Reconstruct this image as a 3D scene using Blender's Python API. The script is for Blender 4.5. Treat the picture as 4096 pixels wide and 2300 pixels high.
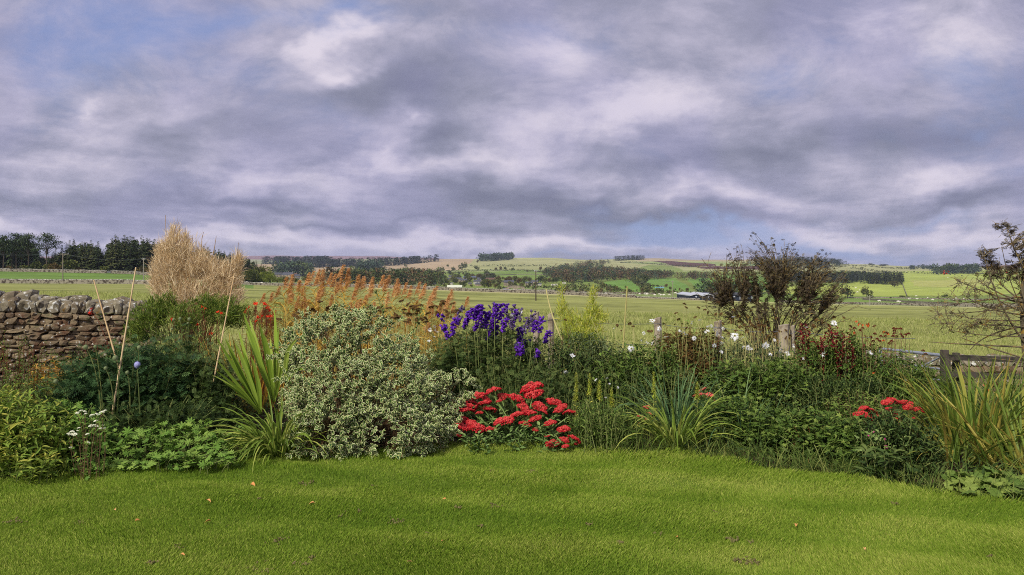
import bpy, math, numpy as np
from mathutils import Vector
rng = np.random.default_rng(11)
for o in list(bpy.data.objects): bpy.data.objects.remove(o)
S = bpy.context.scene
COL = S.collection
F = 2000.0; CX = 1288.0; HY = 680.0; EYE = 1.7   # focal length, centre and horizon in a 2576 px wide frame
# ---------------------------------------------------------------- camera
cam = bpy.data.cameras.new('camera'); cam_o = bpy.data.objects.new('camera', cam); COL.objects.link(cam_o)
cam_o.location = (0, 0, EYE); cam_o.rotation_euler = (math.radians(90), 0, 0)
cam.sensor_width = 36; cam.lens = 36*F/2576; cam.shift_y = -43/2576
cam.clip_start = 0.1; cam.clip_end = 30000
S.camera = cam_o
S.view_settings.view_transform = 'Standard'; S.view_settings.look = 'None'
S.view_settings.exposure = 0.0; S.view_settings.gamma = 1
S.render.resolution_x = 1024; S.render.resolution_y = 575
S.cycles.max_bounces = 6; S.cycles.diffuse_bounces = 3; S.cycles.transmission_bounces = 4
S.cycles.glossy_bounces = 2; S.cycles.volume_bounces = 0; S.cycles.transparent_max_bounces = 4
S.cycles.use_denoising = False; S.cycles.denoiser = 'OPENIMAGEDENOISE'; S.cycles.denoising_prefilter = 'ACCURATE'; S.cycles.filter_width = 1.0; S.render.filter_size = 1.0
SUN_EL, SUN_AZ = 40, 215      # azimuth clockwise from +Y (view direction)
def s2l(c, k=1.0):
    return tuple(((x/255/12.92) if x/255 <= .04045 else ((x/255+.055)/1.055)**2.4)*k for x in c)
# ---------------------------------------------------------------- sky
def make_world():
    w = bpy.data.worlds.new('World'); S.world = w; w.use_nodes = True
    nt = w.node_tree; N = nt.nodes; L = nt.links
    for n in list(N): N.remove(n)
    def nd(t, **k):
        n = N.new(t)
        for a, b in k.items(): setattr(n, a, b)
        return n
    def inp(n, i, v):
        if isinstance(v, bpy.types.NodeSocket): L.new(v, n.inputs[i])
        elif v is not None: n.inputs[i].default_value = v
    def M(op, a, b=None, c=None, clamp=False):
        n = nd('ShaderNodeMath', operation=op, use_clamp=clamp)
        inp(n, 0, a); inp(n, 1, b); inp(n, 2, c); return n.outputs[0]
    def comb(x, y, z=0.0):
        n = nd('ShaderNodeCombineXYZ'); inp(n, 0, x); inp(n, 1, y); inp(n, 2, z); return n.outputs[0]
    def noise(vec, scale, detail=6, rough=.55, lac=2.0, dist=0.0):
        n = nd('ShaderNodeTexNoise'); inp(n, 'Vector', vec); inp(n, 'Scale', scale); inp(n, 'Detail', detail)
        inp(n, 'Roughness', rough); inp(n, 'Lacunarity', lac); inp(n, 'Distortion', dist); return n
    def sm(x, a, b, lo=0., hi=1.):
        n = nd('ShaderNodeMapRange', interpolation_type='SMOOTHSTEP'); inp(n, 0, x); inp(n, 1, a); inp(n, 2, b); inp(n, 3, lo); inp(n, 4, hi); return n.outputs[0]
    def mix(f, a, b):
        n = nd('ShaderNodeMix', data_type='RGBA'); inp(n, 0, f); inp(n, 6, a); inp(n, 7, b); return n.outputs[2]
    tc = nd('ShaderNodeTexCoord'); sp = nd('ShaderNodeSeparateXYZ'); L.new(tc.outputs['Generated'], sp.inputs[0])
    dx, dy, dz = sp.outputs
    dyc = M('MAXIMUM', dy, 0.25)
    u = M('DIVIDE', dx, dyc); v = M('DIVIDE', dz, dyc)
    vv = M('ADD', M('MAXIMUM', v, 0.0), 0.11)
    q = comb(M('DIVIDE', u, vv), M('DIVIDE', 1.0, vv))          # flat cloud deck seen in perspective
    wn = noise(comb(M('MULTIPLY', u, 1.0), M('MULTIPLY', v, 1.6)), 5.5, 4, .6)
    wv = nd('ShaderNodeVectorMath', operation='SUBTRACT'); L.new(wn.outputs['Color'], wv.inputs[0]); wv.inputs[1].default_value = (.5, .5, .5)
    wm = nd('ShaderNodeVectorMath', operation='MULTIPLY_ADD'); L.new(wv.outputs[0], wm.inputs[0]); wm.inputs[1].default_value = (.18, .11, 0)
    L.new(comb(u, v), wm.inputs[2]); uvw = wm.outputs[0]
    def blobs(lst):
        acc = None
        for (x, y, rx, ry, rot, amp) in lst:
            m = nd('ShaderNodeMapping', vector_type='TEXTURE'); L.new(uvw, m.inputs[0])
            m.inputs[1].default_value = ((x-CX)/F, (HY-y)/F, 0); m.inputs[2].default_value = (0, 0, math.radians(rot))
            m.inputs[3].default_value = (rx*1.5/F, ry*1.5/F, 1)
            g = nd('ShaderNodeTexGradient', gradient_type='QUADRATIC_SPHERE'); L.new(m.outputs[0], g.inputs[0])
            acc = M('MULTIPLY_ADD', g.outputs['Fac'], amp, acc if acc is not None else 0.0)
        return acc
    Bb = blobs(SKY_BRIGHT); Bl = blobs(SKY_BLUE)
    n1 = noise(q, 1.1, 8, .56, 2.1, .15).outputs['Fac']
    n2 = noise(comb(M('MULTIPLY', u, .75), M('MULTIPLY', v, 1.3)), 8.0, 9, .63, 2.1, .3).outputs['Fac']
    n3 = noise(comb(u, v), 5.0, 3, .5).outputs['Fac']
    n = M('ADD', M('MULTIPLY', M('SUBTRACT', n1, .5), SKY_N1), M('MULTIPLY', M('SUBTRACT', n2, .5), SKY_N2))
    t = sm(M('ADD', M('ADD', n, M('MULTIPLY', Bb, M('MULTIPLY_ADD', n2, 1.6, .2))), .52), 0.02, .98)
    cr = nd('ShaderNodeValToRGB'); L.new(t, cr.inputs[0]); e = cr.color_ramp.elements
    cols = SKY_RAMP
    e[0].position = 0; e[0].color = (*s2l(cols[0][1]), 1); e[1].position = 1; e[1].color = (*s2l(cols[-1][1]), 1)
    for p, c in cols[1:-1]:
        k = e.new(p); k.color = (*s2l(c), 1)
    cloud = cr.outputs[0]
    violet = mix(M('MULTIPLY', sm(n3, .4, .62), .42), cloud, mix(.5, cloud, (*s2l((150, 148, 200)), 1)))
    sky = nd('ShaderNodeTexSky', sky_type='NISHITA'); sky.sun_disc = False
    sky.sun_elevation = math.radians(SUN_EL); sky.sun_rotation = math.radians(SUN_AZ)
    sk = nd('ShaderNodeVectorMath', operation='SCALE'); L.new(sky.outputs[0], sk.inputs[0]); sk.inputs[3].default_value = .10
    blue = mix(.8, sk.outputs[0], (*s2l((128, 152, 212)), 1))
    bf = sm(M('ADD', M('MULTIPLY', M('SUBTRACT', .5, n2), 1.1), Bl), .08, .8, 0, .8)
    col = mix(bf, violet, blue)
    # unseen sky behind the camera (sun side) and overhead brightened as added soft fill
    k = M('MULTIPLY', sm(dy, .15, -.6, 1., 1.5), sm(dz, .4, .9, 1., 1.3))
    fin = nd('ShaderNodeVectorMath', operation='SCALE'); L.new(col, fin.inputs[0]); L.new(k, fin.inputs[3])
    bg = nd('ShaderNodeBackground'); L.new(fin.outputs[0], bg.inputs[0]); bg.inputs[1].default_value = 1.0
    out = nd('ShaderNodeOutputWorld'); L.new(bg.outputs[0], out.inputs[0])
    w.cycles.sampling_method = 'MANUAL'; w.cycles.sample_map_resolution = 512
SKY_N1, SKY_N2 = .8, .8
SKY_RAMP = [(0, (118, 121, 144)), (.28, (138, 140, 162)), (.5, (158, 158, 181)), (.75, (188, 184, 205)), (1, (224, 216, 230))]
SKY_BRIGHT = [(850, 95, 170, 40, 22, .62), (860, 170, 130, 40, 15, .42), (560, 170, 240, 60, 10, .12), (950, 400, 110, 160, -35, .45), (1020, 290, 60, 45, 0, .3),
    (235, 290, 90, 80, 40, .3), (120, 400, 300, 60, 0, .15), (1560, 265, 330, 110, 12, .55), (1400, 110, 120, 120, 30, .25), (1300, 340, 200, 70, 0, .2), (700, 450, 560, 50, 5, .3), (1250, 420, 300, 50, 0, .25),
    (1830, 490, 260, 40, -8, .45), (2350, 460, 200, 40, 5, .35), (2180, 60, 350, 90, 10, .2), (1480, 612, 900, 26, 0, .5), (250, 580, 700, 26, 0, .4), (900, 600, 500, 20, 0, .3), (1100, 60, 200, 80, 0, .1),
    (2050, 600, 300, 50, 0, .42), (2480, 580, 260, 50, 0, .4), (60, 250, 160, 140, 0, .15), (2400, 120, 300, 140, 0, .2), (1500, 470, 300, 30, 0, .2),
    (1000, 220, 200, 120, 15, -.3), (1080, 345, 190, 55, 10, -.4), (470, 365, 180, 50, 10, -.3), (250, 190, 140, 60, 20, -.1), (1680, 50, 300, 60, 5, -.12), (2250, 240, 300, 60, 10, -.12),
    (1950, 375, 380, 55, 8, -.36), (2400, 350, 300, 60, 5, -.25), (1500, 525, 480, 34, -4, -.42), (650, 510, 560, 26, -3, -.32), (1150, 480, 400, 24, 0, -.15), (2400, 512, 320, 24, 5, -.3), (100, 500, 300, 30, 0, -.15), (900, 560, 800, 18, 0, -.25)]
SKY_BLUE = [(330, 80, 380, 220, 15, .42), (90, 90, 360, 220, 0, .38), (1250, 120, 500, 160, 0, .25), (2500, 330, 300, 200, 0, .35), (880, 20, 240, 70, 10, .5), (600, 30, 340, 80, 5, .45), (1700, 572, 280, 46, -8, 1.3), (1640, 600, 300, 30, 0, .7), (2330, 548, 320, 32, 5, .5), (650, 200, 260, 120, 0, .25),
    (2060, 635, 340, 36, 0, .9), (2480, 615, 300, 50, 0, .4), (1960, 165, 200, 110, 10, .42), (2430, 200, 260, 160, 0, .3), (820, 300, 140, 90, 0, .25), (700, 615, 360, 18, 0, .25), (1350, 645, 600, 16, 0, .35), (1350, 60, 260, 90, 0, .2)]
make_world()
# ---------------------------------------------------------------- sun
sl = bpy.data.lights.new('sun', 'SUN'); sl.energy = 4.2; sl.angle = math.radians(6); sl.color = (1.0, .94, .84)
so = bpy.data.objects.new('sun', sl); COL.objects.link(so)
_el, _az = math.radians(SUN_EL), math.radians(SUN_AZ)
_d = Vector((math.sin(_az)*math.cos(_el), math.cos(_az)*math.cos(_el), math.sin(_el)))
so.rotation_euler = _d.to_track_quat('Z', 'Y').to_euler(); so.location = (0, -5, 30)
# ---------------------------------------------------------------- helpers
def W(x, y, Y):
    return np.array([(x-CX)/F*Y, Y, EYE-(y-HY)/F*Y])
def nrm(v): return v/np.maximum(np.linalg.norm(v, axis=-1, keepdims=True), 1e-9)
def vnoise(p, seed=0, octs=3):
    """cheap smooth pseudo noise in about -1..1 for (...,3) points"""
    r = np.random.default_rng(seed); out = 0; a = 1; s = 0
    for o in range(octs):
        k = r.normal(size=(4, 3))*1.9*2**o; ph = r.uniform(0, 6.28, 4)
        out = out + a*np.sin(p@k.T+ph).sum(-1)/2.4; s += a; a *= .5
    return out/s
class Geo:
    def __init__(s): s.V = []; s.R = []; s.F = []; s.n = 0
    def add(s, V, Fc, mat=0, r=.5):
        V = np.asarray(V, float).reshape(-1, 3); Fc = np.asarray(Fc, int)
        s.V.append(V); s.R.append(np.broadcast_to(np.asarray(r, float), (len(V),)).copy())
        s.F.append((Fc+s.n, np.broadcast_to(np.asarray(mat), (len(Fc),)).copy())); s.n += len(V); return s
    def inst(s, T, P, D, size, roll=0., r=None, up=(0, 0, 1)):
        """T=(verts, [(faces,mat)...]) placed at P pointing along D"""
        tv, tf = T; n = len(P); P = np.asarray(P, float)
        if n == 0: return s
        Yx = nrm(np.broadcast_to(np.asarray(D, float), (n, 3))); U = np.broadcast_to(np.asarray(up, float), (n, 3))
        X = np.cross(Yx, U); bad = np.linalg.norm(X, axis=1) < 1e-3; X[bad] = (1, 0, 0); X = nrm(X); Z = np.cross(X, Yx)
        roll = np.broadcast_to(np.asarray(roll, float), (n,))[:, None]; c, q = np.cos(roll), np.sin(roll)
        X, Z = X*c+Z*q, -X*q+Z*c
        sz = np.asarray(size, float)
        if sz.ndim < 2: sz = np.broadcast_to(sz, (n,))[:, None]*np.ones(3)
        V = P[:, None]+(tv[None, :, 0:1]*sz[:, None, 0:1])*X[:, None]+(tv[None, :, 1:2]*sz[:, None, 1:2])*Yx[:, None]+(tv[None, :, 2:3]*sz[:, None, 2:3])*Z[:, None]
        m = len(tv)
        if r is None: r = rng.random(n)
        r = np.repeat(np.broadcast_to(np.asarray(r, float), (n,)), m)
        base = s.n; s.V.append(V.reshape(-1, 3)); s.R.append(r); s.n += n*m
        off = (np.arange(n)*m)[:, None, None]
        for f, mt in tf:
            f = np.asarray(f, int); ff = (f[None]+off+base).reshape(-1, f.shape[1]); s.F.append((ff, np.full(len(ff), mt)))
        return s
    def tubes(s, paths, radii, k=4, mat=0, r=None):
        P = np.asarray(paths, float); n, m, _ = P.shape; R = np.broadcast_to(np.asarray(radii, float), (n, m))
        T = np.gradient(P, axis=1); T = nrm(T); ref = np.where(np.abs(T[:, :, 2:3]) > .9, np.array([1., 0, 0]), np.array([0, 0, 1.]))
        A = nrm(np.cross(T, ref)); B = np.cross(T, A); an = np.arange(k)*2*np.pi/k
        V = P[:, :, None]+R[:, :, None, None]*(np.cos(an)[:, None]*A[:, :, None]+np.sin(an)[:, None]*B[:, :, None])
        if r is None: r = rng.random(n)
        r = np.repeat(np.broadcast_to(np.asarray(r, float), (n,)), m*k)
        i = np.arange(m-1)[:, None]*k; j = np.arange(k)[None]; j2 = (j+1) % k
        f = np.stack([i+j, i+j2, i+k+j2, i+k+j], -1).reshape(-1, 4)
        ff = (f[None]+(np.arange(n)*m*k)[:, None, None]+s.n).reshape(-1, 4)
        s.V.append(V.reshape(-1, 3)); s.R.append(r); s.n += n*m*k; s.F.append((ff, np.full(len(ff), mat))); return s
    def ribbons(s, paths, widths, fold=.25, mat=0, r=None, twist=0., face=(0, 0, 1.)):
        P = np.asarray(paths, float); n, m, _ = P.shape; Wd = np.broadcast_to(np.asarray(widths, float), (n, m))[..., None]
        T = nrm(np.gradient(P, axis=1)); sd = np.cross(T, np.asarray(face, float)); mean = nrm(sd.mean(1, keepdims=True)+1e-5); sd = nrm(sd*.3+mean)
        sd = nrm(sd-(sd*T).sum(-1, keepdims=True)*T); nn = np.cross(sd, T)
        if np.any(twist):
            tw = (np.broadcast_to(np.asarray(twist, float), (n,))[:, None]*np.ones(m))[..., None]
            sd, nn = sd*np.cos(tw)+nn*np.sin(tw), nn*np.cos(tw)-sd*np.sin(tw)
        V = np.stack([P-sd*Wd/2+nn*Wd*fold, P, P+sd*Wd/2+nn*Wd*fold], 2)
        if r is None: r = rng.random(n)
        r = np.repeat(np.broadcast_to(np.asarray(r, float), (n,)), m*3)
        i = np.arange(m-1)[:, None]*3; j = np.arange(2)[None]
        f = np.stack([i+j, i+j+1, i+j+4, i+j+3], -1).reshape(-1, 4)
        ff = (f[None]+(np.arange(n)*m*3)[:, None, None]+s.n).reshape(-1, 4)
        s.V.append(V.reshape(-1, 3)); s.R.append(r); s.n += n*m*3; s.F.append((ff, np.full(len(ff), mat))); return s
    def box(s, c, size, mat=0, r=.5, rz=0.):
        c = np.asarray(c, float); h = np.asarray(size, float)/2
        v = np.array([[x, y, z] for z in (-1, 1) for y in (-1, 1) for x in (-1, 1)])*h
        v = v@np.array([[math.cos(rz), math.sin(rz), 0], [-math.sin(rz), math.cos(rz), 0], [0, 0, 1]])
        return s.add(v+c, [[0, 2, 3, 1], [4, 5, 7, 6], [0, 1, 5, 4], [2, 6, 7, 3], [0, 4, 6, 2], [1, 3, 7, 5]], mat, r)
    def build(s, name, mats, parent=None, origin=(0, 0, 0), smooth=False, color=None):
        V = np.concatenate(s.V)-np.asarray(origin, float); me = bpy.data.meshes.new(name); me.vertices.add(len(V)); me.vertices.foreach_set('co', V.astype(np.float32).ravel())
        lv = np.concatenate([f.ravel() for f, _ in s.F]); cnt = np.concatenate([np.full(len(f), f.shape[1]) for f, _ in s.F]); mi = np.concatenate([m for _, m in s.F])
        st = np.concatenate([[0], np.cumsum(cnt)[:-1]])
        me.loops.add(len(lv)); me.loops.foreach_set('vertex_index', lv.astype(np.int32)); me.polygons.add(len(cnt))
        me.polygons.foreach_set('loop_start', st.astype(np.int32)); me.polygons.foreach_set('loop_total', cnt.astype(np.int32))
        me.polygons.foreach_set('material_index', mi.astype(np.int32)); me.polygons.foreach_set('use_smooth', np.full(len(cnt), smooth))
        a = me.attributes.new('rnd', 'FLOAT', 'POINT'); a.data.foreach_set('value', np.concatenate(s.R).astype(np.float32))
        if color is not None:
            c = me.color_attributes.new('tone', 'FLOAT_COLOR', 'POINT'); c.data.foreach_set('color', np.c_[color, np.ones(len(V))].astype(np.float32).ravel())
        for m in (mats if isinstance(mats, (list, tuple)) else [mats]): me.materials.append(m)
        me.update(calc_edges=True); me.validate()
        o = bpy.data.objects.new(name, me); COL.objects.link(o)
        if parent is not None: o.parent = parent
        else: o.location = origin
        return o
def tag(o, label=None, cat=None, group=None, kind=None):
    if label: o['label'] = label
    if cat: o['category'] = cat
    if group: o['group'] = group
    if kind: o['kind'] = kind
    return o
def thing(name, label, cat, loc=(0, 0, 0), group=None, rz=0.):
    o = bpy.data.objects.new(name, None); COL.objects.link(o); o.location = loc; o.rotation_euler = (0, 0, rz); o.empty_display_size = .1
    return tag(o, label, cat, group)
def dup(o, loc, rz=0., sc=1., label=None, parent=None, group=None):
    r = o.copy(); COL.objects.link(r)
    if parent is not None: r.parent = parent
    r.location = loc; r.rotation_euler = (0, 0, rz); r.scale = (sc, sc, sc) if np.isscalar(sc) else sc
    if label: r['label'] = label
    if group: r['group'] = group
    for ch in list(o.children):
        c = ch.copy(); COL.objects.link(c); c.parent = r
        for g in list(ch.children):
            d = g.copy(); COL.objects.link(d); d.parent = c
    return r
# ---------------------------------------------------------------- materials
MATS = {}
def mat(name, c1, c2=None, c3=None, trans=0., rough=.6, spec=.12, noise=None, objrnd=0., bump=None, mott=None):
    """c1..c3: sRGB colours mixed by each leaf's own random value; noise=(scale, colour, lo, hi); mott=(scale, amount)"""
    if name in MATS: return MATS[name]
    m = bpy.data.materials.new(name); m.use_nodes = True; nt = m.node_tree; N = nt.nodes; L = nt.links
    b = N['Principled BSDF']; b.inputs['Roughness'].default_value = rough; b.inputs['Specular IOR Level'].default_value = min(spec, .5)
    at = N.new('ShaderNodeAttribute'); at.attribute_name = 'rnd'
    cr = N.new('ShaderNodeValToRGB'); e = cr.color_ramp.elements
    e[0].color = (*s2l(c1), 1); e[1].color = (*s2l(c2 or c1), 1)
    if c3: k = e.new(.5); k.color = (*s2l(c2), 1); e[2].color = (*s2l(c3), 1)
    L.new(at.outputs['Fac'], cr.inputs[0]); col = cr.outputs[0]
    tc = N.new('ShaderNodeTexCoord')
    def ns(sc, det=5):
        n = N.new('ShaderNodeTexNoise'); L.new(tc.outputs['Object'], n.inputs['Vector']); n.inputs['Scale'].default_value = sc; n.inputs['Detail'].default_value = det; return n
    for sc, c, lo, hi in (noise if isinstance(noise, list) else [noise] if noise else []):
        n = ns(sc); mr = N.new('ShaderNodeMapRange'); L.new(n.outputs['Fac'], mr.inputs[0]); mr.inputs[1].default_value = lo; mr.inputs[2].default_value = hi
        mx = N.new('ShaderNodeMix'); mx.data_type = 'RGBA'; L.new(mr.outputs[0], mx.inputs[0]); L.new(col, mx.inputs[6]); mx.inputs[7].default_value = (*s2l(c), 1); col = mx.outputs[2]
    if objrnd or mott:
        hs = N.new('ShaderNodeHueSaturation'); L.new(col, hs.inputs['Color'])
        if objrnd:
            oi = N.new('ShaderNodeObjectInfo'); mr = N.new('ShaderNodeMapRange'); L.new(oi.outputs['Random'], mr.inputs[0]); mr.inputs[3].default_value = 1-objrnd; mr.inputs[4].default_value = 1+objrnd; L.new(mr.outputs[0], hs.inputs['Value'])
            mr2 = N.new('ShaderNodeMath'); mr2.operation = 'MULTIPLY_ADD'; L.new(oi.outputs['Random'], mr2.inputs[0]); mr2.inputs[1].default_value = -.05; mr2.inputs[2].default_value = .52; L.new(mr2.outputs[0], hs.inputs['Hue'])
        else:
            n = ns(mott[0], 4); mr = N.new('ShaderNodeMapRange'); L.new(n.outputs['Fac'], mr.inputs[0]); mr.inputs[1].default_value = .3; mr.inputs[2].default_value = .7; mr.inputs[3].default_value = 1-mott[1]; mr.inputs[4].default_value = 1+mott[1]; L.new(mr.outputs[0], hs.inputs['Value'])
        col = hs.outputs[0]
    L.new(col, b.inputs['Base Color'])
    if bump:
        n = ns(bump[0], 8); bp = N.new('ShaderNodeBump'); bp.inputs['Strength'].default_value = bump[1]; bp.inputs['Distance'].default_value = bump[2]; L.new(n.outputs['Fac'], bp.inputs['Height']); L.new(bp.outputs[0], b.inputs['Normal'])
    if trans:
        t = N.new('ShaderNodeBsdfTranslucent'); L.new(col, t.inputs[0]); mx = N.new('ShaderNodeMixShader'); mx.inputs[0].default_value = trans
        L.new(b.outputs[0], mx.inputs[1]); L.new(t.outputs[0], mx.inputs[2]); L.new(mx.outputs[0], N['Material Output'].inputs[0])
    MATS[name] = m; return m
# leaf templates: x across, y along, z normal
def T_lance(w=.25, seg=4, fold=.12, droop=.15):
    v = []; f = []
    for i in range(seg+1):
        t = i/seg; ww = w*math.sin(math.pi*min(1, t*.96+.02))**.8*(1-.25*t); z = -droop*t*t
        v += [(-ww/2, t, z+fold*ww*2), (0, t, z), (ww/2, t, z+fold*ww*2)]
    for i in range(seg):
        a = i*3; f += [(a, a+1, a+4, a+3), (a+1, a+2, a+5, a+4)]
    return np.array(v), [(f, 0)]
def T_palm(lobes=5, cut=.45, span=250, droop=.15, teeth=True):
    a0 = math.radians(90-span/2); out = []
    n = lobes*4
    for i in range(n+1):
        a = a0+math.radians(span)*i/n; ph = i % 4; r = {0: cut, 1: .82, 2: 1.0, 3: .82}[ph]
        r *= .8+.2*math.sin(math.pi*i/n)
        z = -droop*r*r+(.08 if ph == 2 else (-.05 if ph == 0 else 0))
        out.append((r*math.cos(a)*.6, .35+r*math.sin(a)*.6, z))
    v = [(0, .3, 0.02)]+out; f = [(0, i+1, i+2) for i in range(n)]
    return np.array(v), [(f, 0)]
def T_feather(pairs=4, w=.1, spread=.42, droop=.2):
    """pinnate / deeply cut leaf"""
    v = []; f = []
    def leaflet(px, py, dx, dy, ln, wd, z0):
        n = len(v); nx, ny = -dy, dx
        v.extend([(px, py, z0), (px+dx*ln*.45+nx*wd/2, py+dy*ln*.45+ny*wd/2, z0-.02), (px+dx*ln, py+dy*ln, z0-droop*ln*.6), (px+dx*ln*.45-nx*wd/2, py+dy*ln*.45-ny*wd/2, z0-.02)])
        f.append((n, n+1, n+2, n+3))
    for i in range(pairs):
        t = .15+.62*i/pairs; ln = spread*(1-.35*abs(i/pairs-.3)); z = -droop*t*t
        for s in (-1, 1): leaflet(0, t, s*.82, .57, ln, w, z)
    leaflet(0, .6, 0, 1, .4, w*1.2, -droop*.36); leaflet(0, 0, 0, 1, .7, w*.25, 0)
    return np.array(v), [(f, 0)]
def T_blade():
    return np.array([(-.5, 0, 0), (.5, 0, 0), (.32, .6, -.02), (-.32, .6, -.02), (0, 1, -.12)]), [([(0, 1, 2, 3)], 0), ([(3, 2, 4)], 0)]
def T_blob(lev=1, sq=1.):
    import bmesh
    bm = bmesh.new(); bmesh.ops.create_icosphere(bm, subdivisions=lev, radius=1); v = np.array([x.co[:] for x in bm.verts]); f = np.array([[q.index for q in p.verts] for p in bm.faces]); bm.free()
    v[:, 2] *= sq; return v, [(f, 0)]
LANCE = T_lance(); BROAD = T_lance(.5, 3, .1, .2); NARROW = T_lance(.11, 3, .1, .1); QUAD = T_lance(.6, 2, .1, .1); PALM = T_palm(); PALM7 = T_palm(7, .5, 300); CUT = T_feather(); COMP = T_feather(4, .13, .5); BLADE = T_blade(); BLOB = T_blob(); BLOB0 = T_blob(1)
OCT = (np.array([(1, 0, 0), (-1, 0, 0), (0, 1, 0), (0, -1, 0), (0, 0, 1), (0, 0, -1.)]), [([(0, 2, 4), (2, 1, 4), (1, 3, 4), (3, 0, 4), (2, 0, 5), (1, 2, 5), (3, 1, 5), (0, 3, 5)], 0)])
def rdir(n, up=0., flat=1.):
    d = rng.normal(size=(n, 3)); d[:, 2] = d[:, 2]*flat+up; return nrm(d)
# ---------------------------------------------------------------- terrain
TY = np.array([14, 30, 60, 120, 208, 250, 420, 600, 900, 1200, 1600, 2000, 2500, 3000, 4000, 5500, 8000.])
TAB = {-900: [923, 800, 745, 724, 716, 713, 681, 680, 679, 678, 676, 672, 668, 662, 655, 650, 645], 0: [923, 800, 745, 724, 716, 713, 681, 680, 679, 678, 676, 672, 668, 662, 655, 650, 645],
 340: [940, 806, 748, 727, 717, 714, 688, 688, 688, 687, 684, 680, 672, 666, 657, 651, 644.5], 620: [955, 822, 766, 740, 728, 725, 717, 703, 705, 700, 694, 688, 678, 670, 660, 652, 643.5],
 900: [972, 835, 777, 752, 739, 735, 722, 722, 718, 711, 702, 692, 679, 669, 657, 651, 643.5], 1050: [980, 842, 783, 757, 744, 740, 727, 727, 722, 712, 702, 690, 676, 665, 654, 651, 648],
 1200: [988, 848, 789, 763, 750, 746, 733, 730, 725, 714, 700, 688, 672, 661, 650, 652, 654], 1350: [992, 852, 794, 768, 757, 751, 738, 733, 726, 714, 698, 686, 671, 659, 647.5, 655, 660],
 1500: [994, 856, 798, 771, 759, 755, 745, 738, 728, 712, 697, 685, 672, 661, 653, 656, 660], 1620: [995, 860, 801, 774, 763, 759, 750, 742, 730, 714, 699, 687, 673, 661, 649.5, 656, 660],
 1760: [997, 862, 804, 778, 766, 763, 755, 747, 734, 718, 703, 690, 675, 663, 652.5, 657, 660], 1950: [1001, 865, 808, 783, 773, 770, 761, 753, 742, 724, 704, 690, 673, 658, 652, 657, 660],
 2130: [1005, 868, 812, 788, 778, 775, 766, 758, 750, 729, 704, 691, 678, 668, 663, 668, 672], 2300: [1012, 872, 815, 790, 781, 778, 770, 761, 751, 731, 707, 693, 682, 675, 670.5, 673, 675],
 2576: [1028, 880, 820, 795, 786, 783, 775, 765, 754, 739, 710, 694, 684, 678, 675, 672, 664], 3500: [1030, 880, 820, 795, 786, 783, 775, 765, 754, 739, 710, 694, 684, 678, 675, 672, 664]}
_px = np.arange(-1000, 3601, 25.); _ly = np.linspace(math.log(14), math.log(8000), 160)
_k = np.array(sorted(TAB)); _t = np.array([np.interp(_ly, np.log(TY), TAB[k]) for k in _k])
GRID = np.array([[np.interp(p, _k, _t[:, j]) for p in _px] for j in range(len(_ly))])
for _ in range(3):
    g = np.pad(GRID, ((0, 0), (1, 1)), 'edge'); GRID = (g[:, :-2]+2*g[:, 1:-1]+g[:, 2:])/4
def ypix(px, Y):
    px = np.clip(px, _px[0], _px[-1]-1e-3); ly = np.clip(np.log(np.maximum(Y, 14.)), _ly[0], _ly[-1]-1e-6)
    a = (px-_px[0])/25; b = (ly-_ly[0])/(_ly[1]-_ly[0]); i = a.astype(int) if hasattr(a, 'astype') else int(a); j = b.astype(int) if hasattr(b, 'astype') else int(b); a = a-i; b = b-j
    y = (GRID[j, i]*(1-a)+GRID[j, i+1]*a)*(1-b)+(GRID[j+1, i]*(1-a)+GRID[j+1, i+1]*a)*b
    w = np.clip((np.log(np.maximum(Y, 14.))-5.9), 0, 1)
    return y+w*(np.sin(px*.021+Y*.002)*.8+np.sin(px*.047-Y*.0013+1)*.5)
def gz(X, Y):
    """ground height at world X, Y"""
    X = np.asarray(X, float); Y = np.asarray(Y, float); Yc = np.maximum(Y, 14.); px = CX+F*X/Yc
    z = EYE-(ypix(px, Yc)-HY)/F*Yc
    t = np.clip((Y-8.5)/5.5, 0, 1); t = t*t*(3-2*t)
    return np.where(Y < 14, z*t, z)
def G3(x, Y):
    X = (x-CX)/F*Y; return np.array([X, Y, float(gz(np.array(X), np.array(float(Y))))])
def atpix(x, y, lo=14., hi=8000.):
    """ground point seen at pixel x, y"""
    Ys = np.exp(np.linspace(math.log(lo), math.log(hi), 3000)); yy = ypix(np.full(3000, float(x)), Ys); i = int(np.argmax(yy <= y)) if np.any(yy <= y) else 2999
    return G3(x, Ys[i])
def inpoly(x, y, poly):
    c = np.zeros(x.shape, bool); n = len(poly)
    for i in range(n):
        x1, y1 = poly[i]; x2, y2 = poly[(i+1) % n]
        c ^= ((y1 > y) != (y2 > y)) & (x < (x2-x1)*(y-y1)/((y2-y1) or 1e-9)+x1)
    return c
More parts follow.
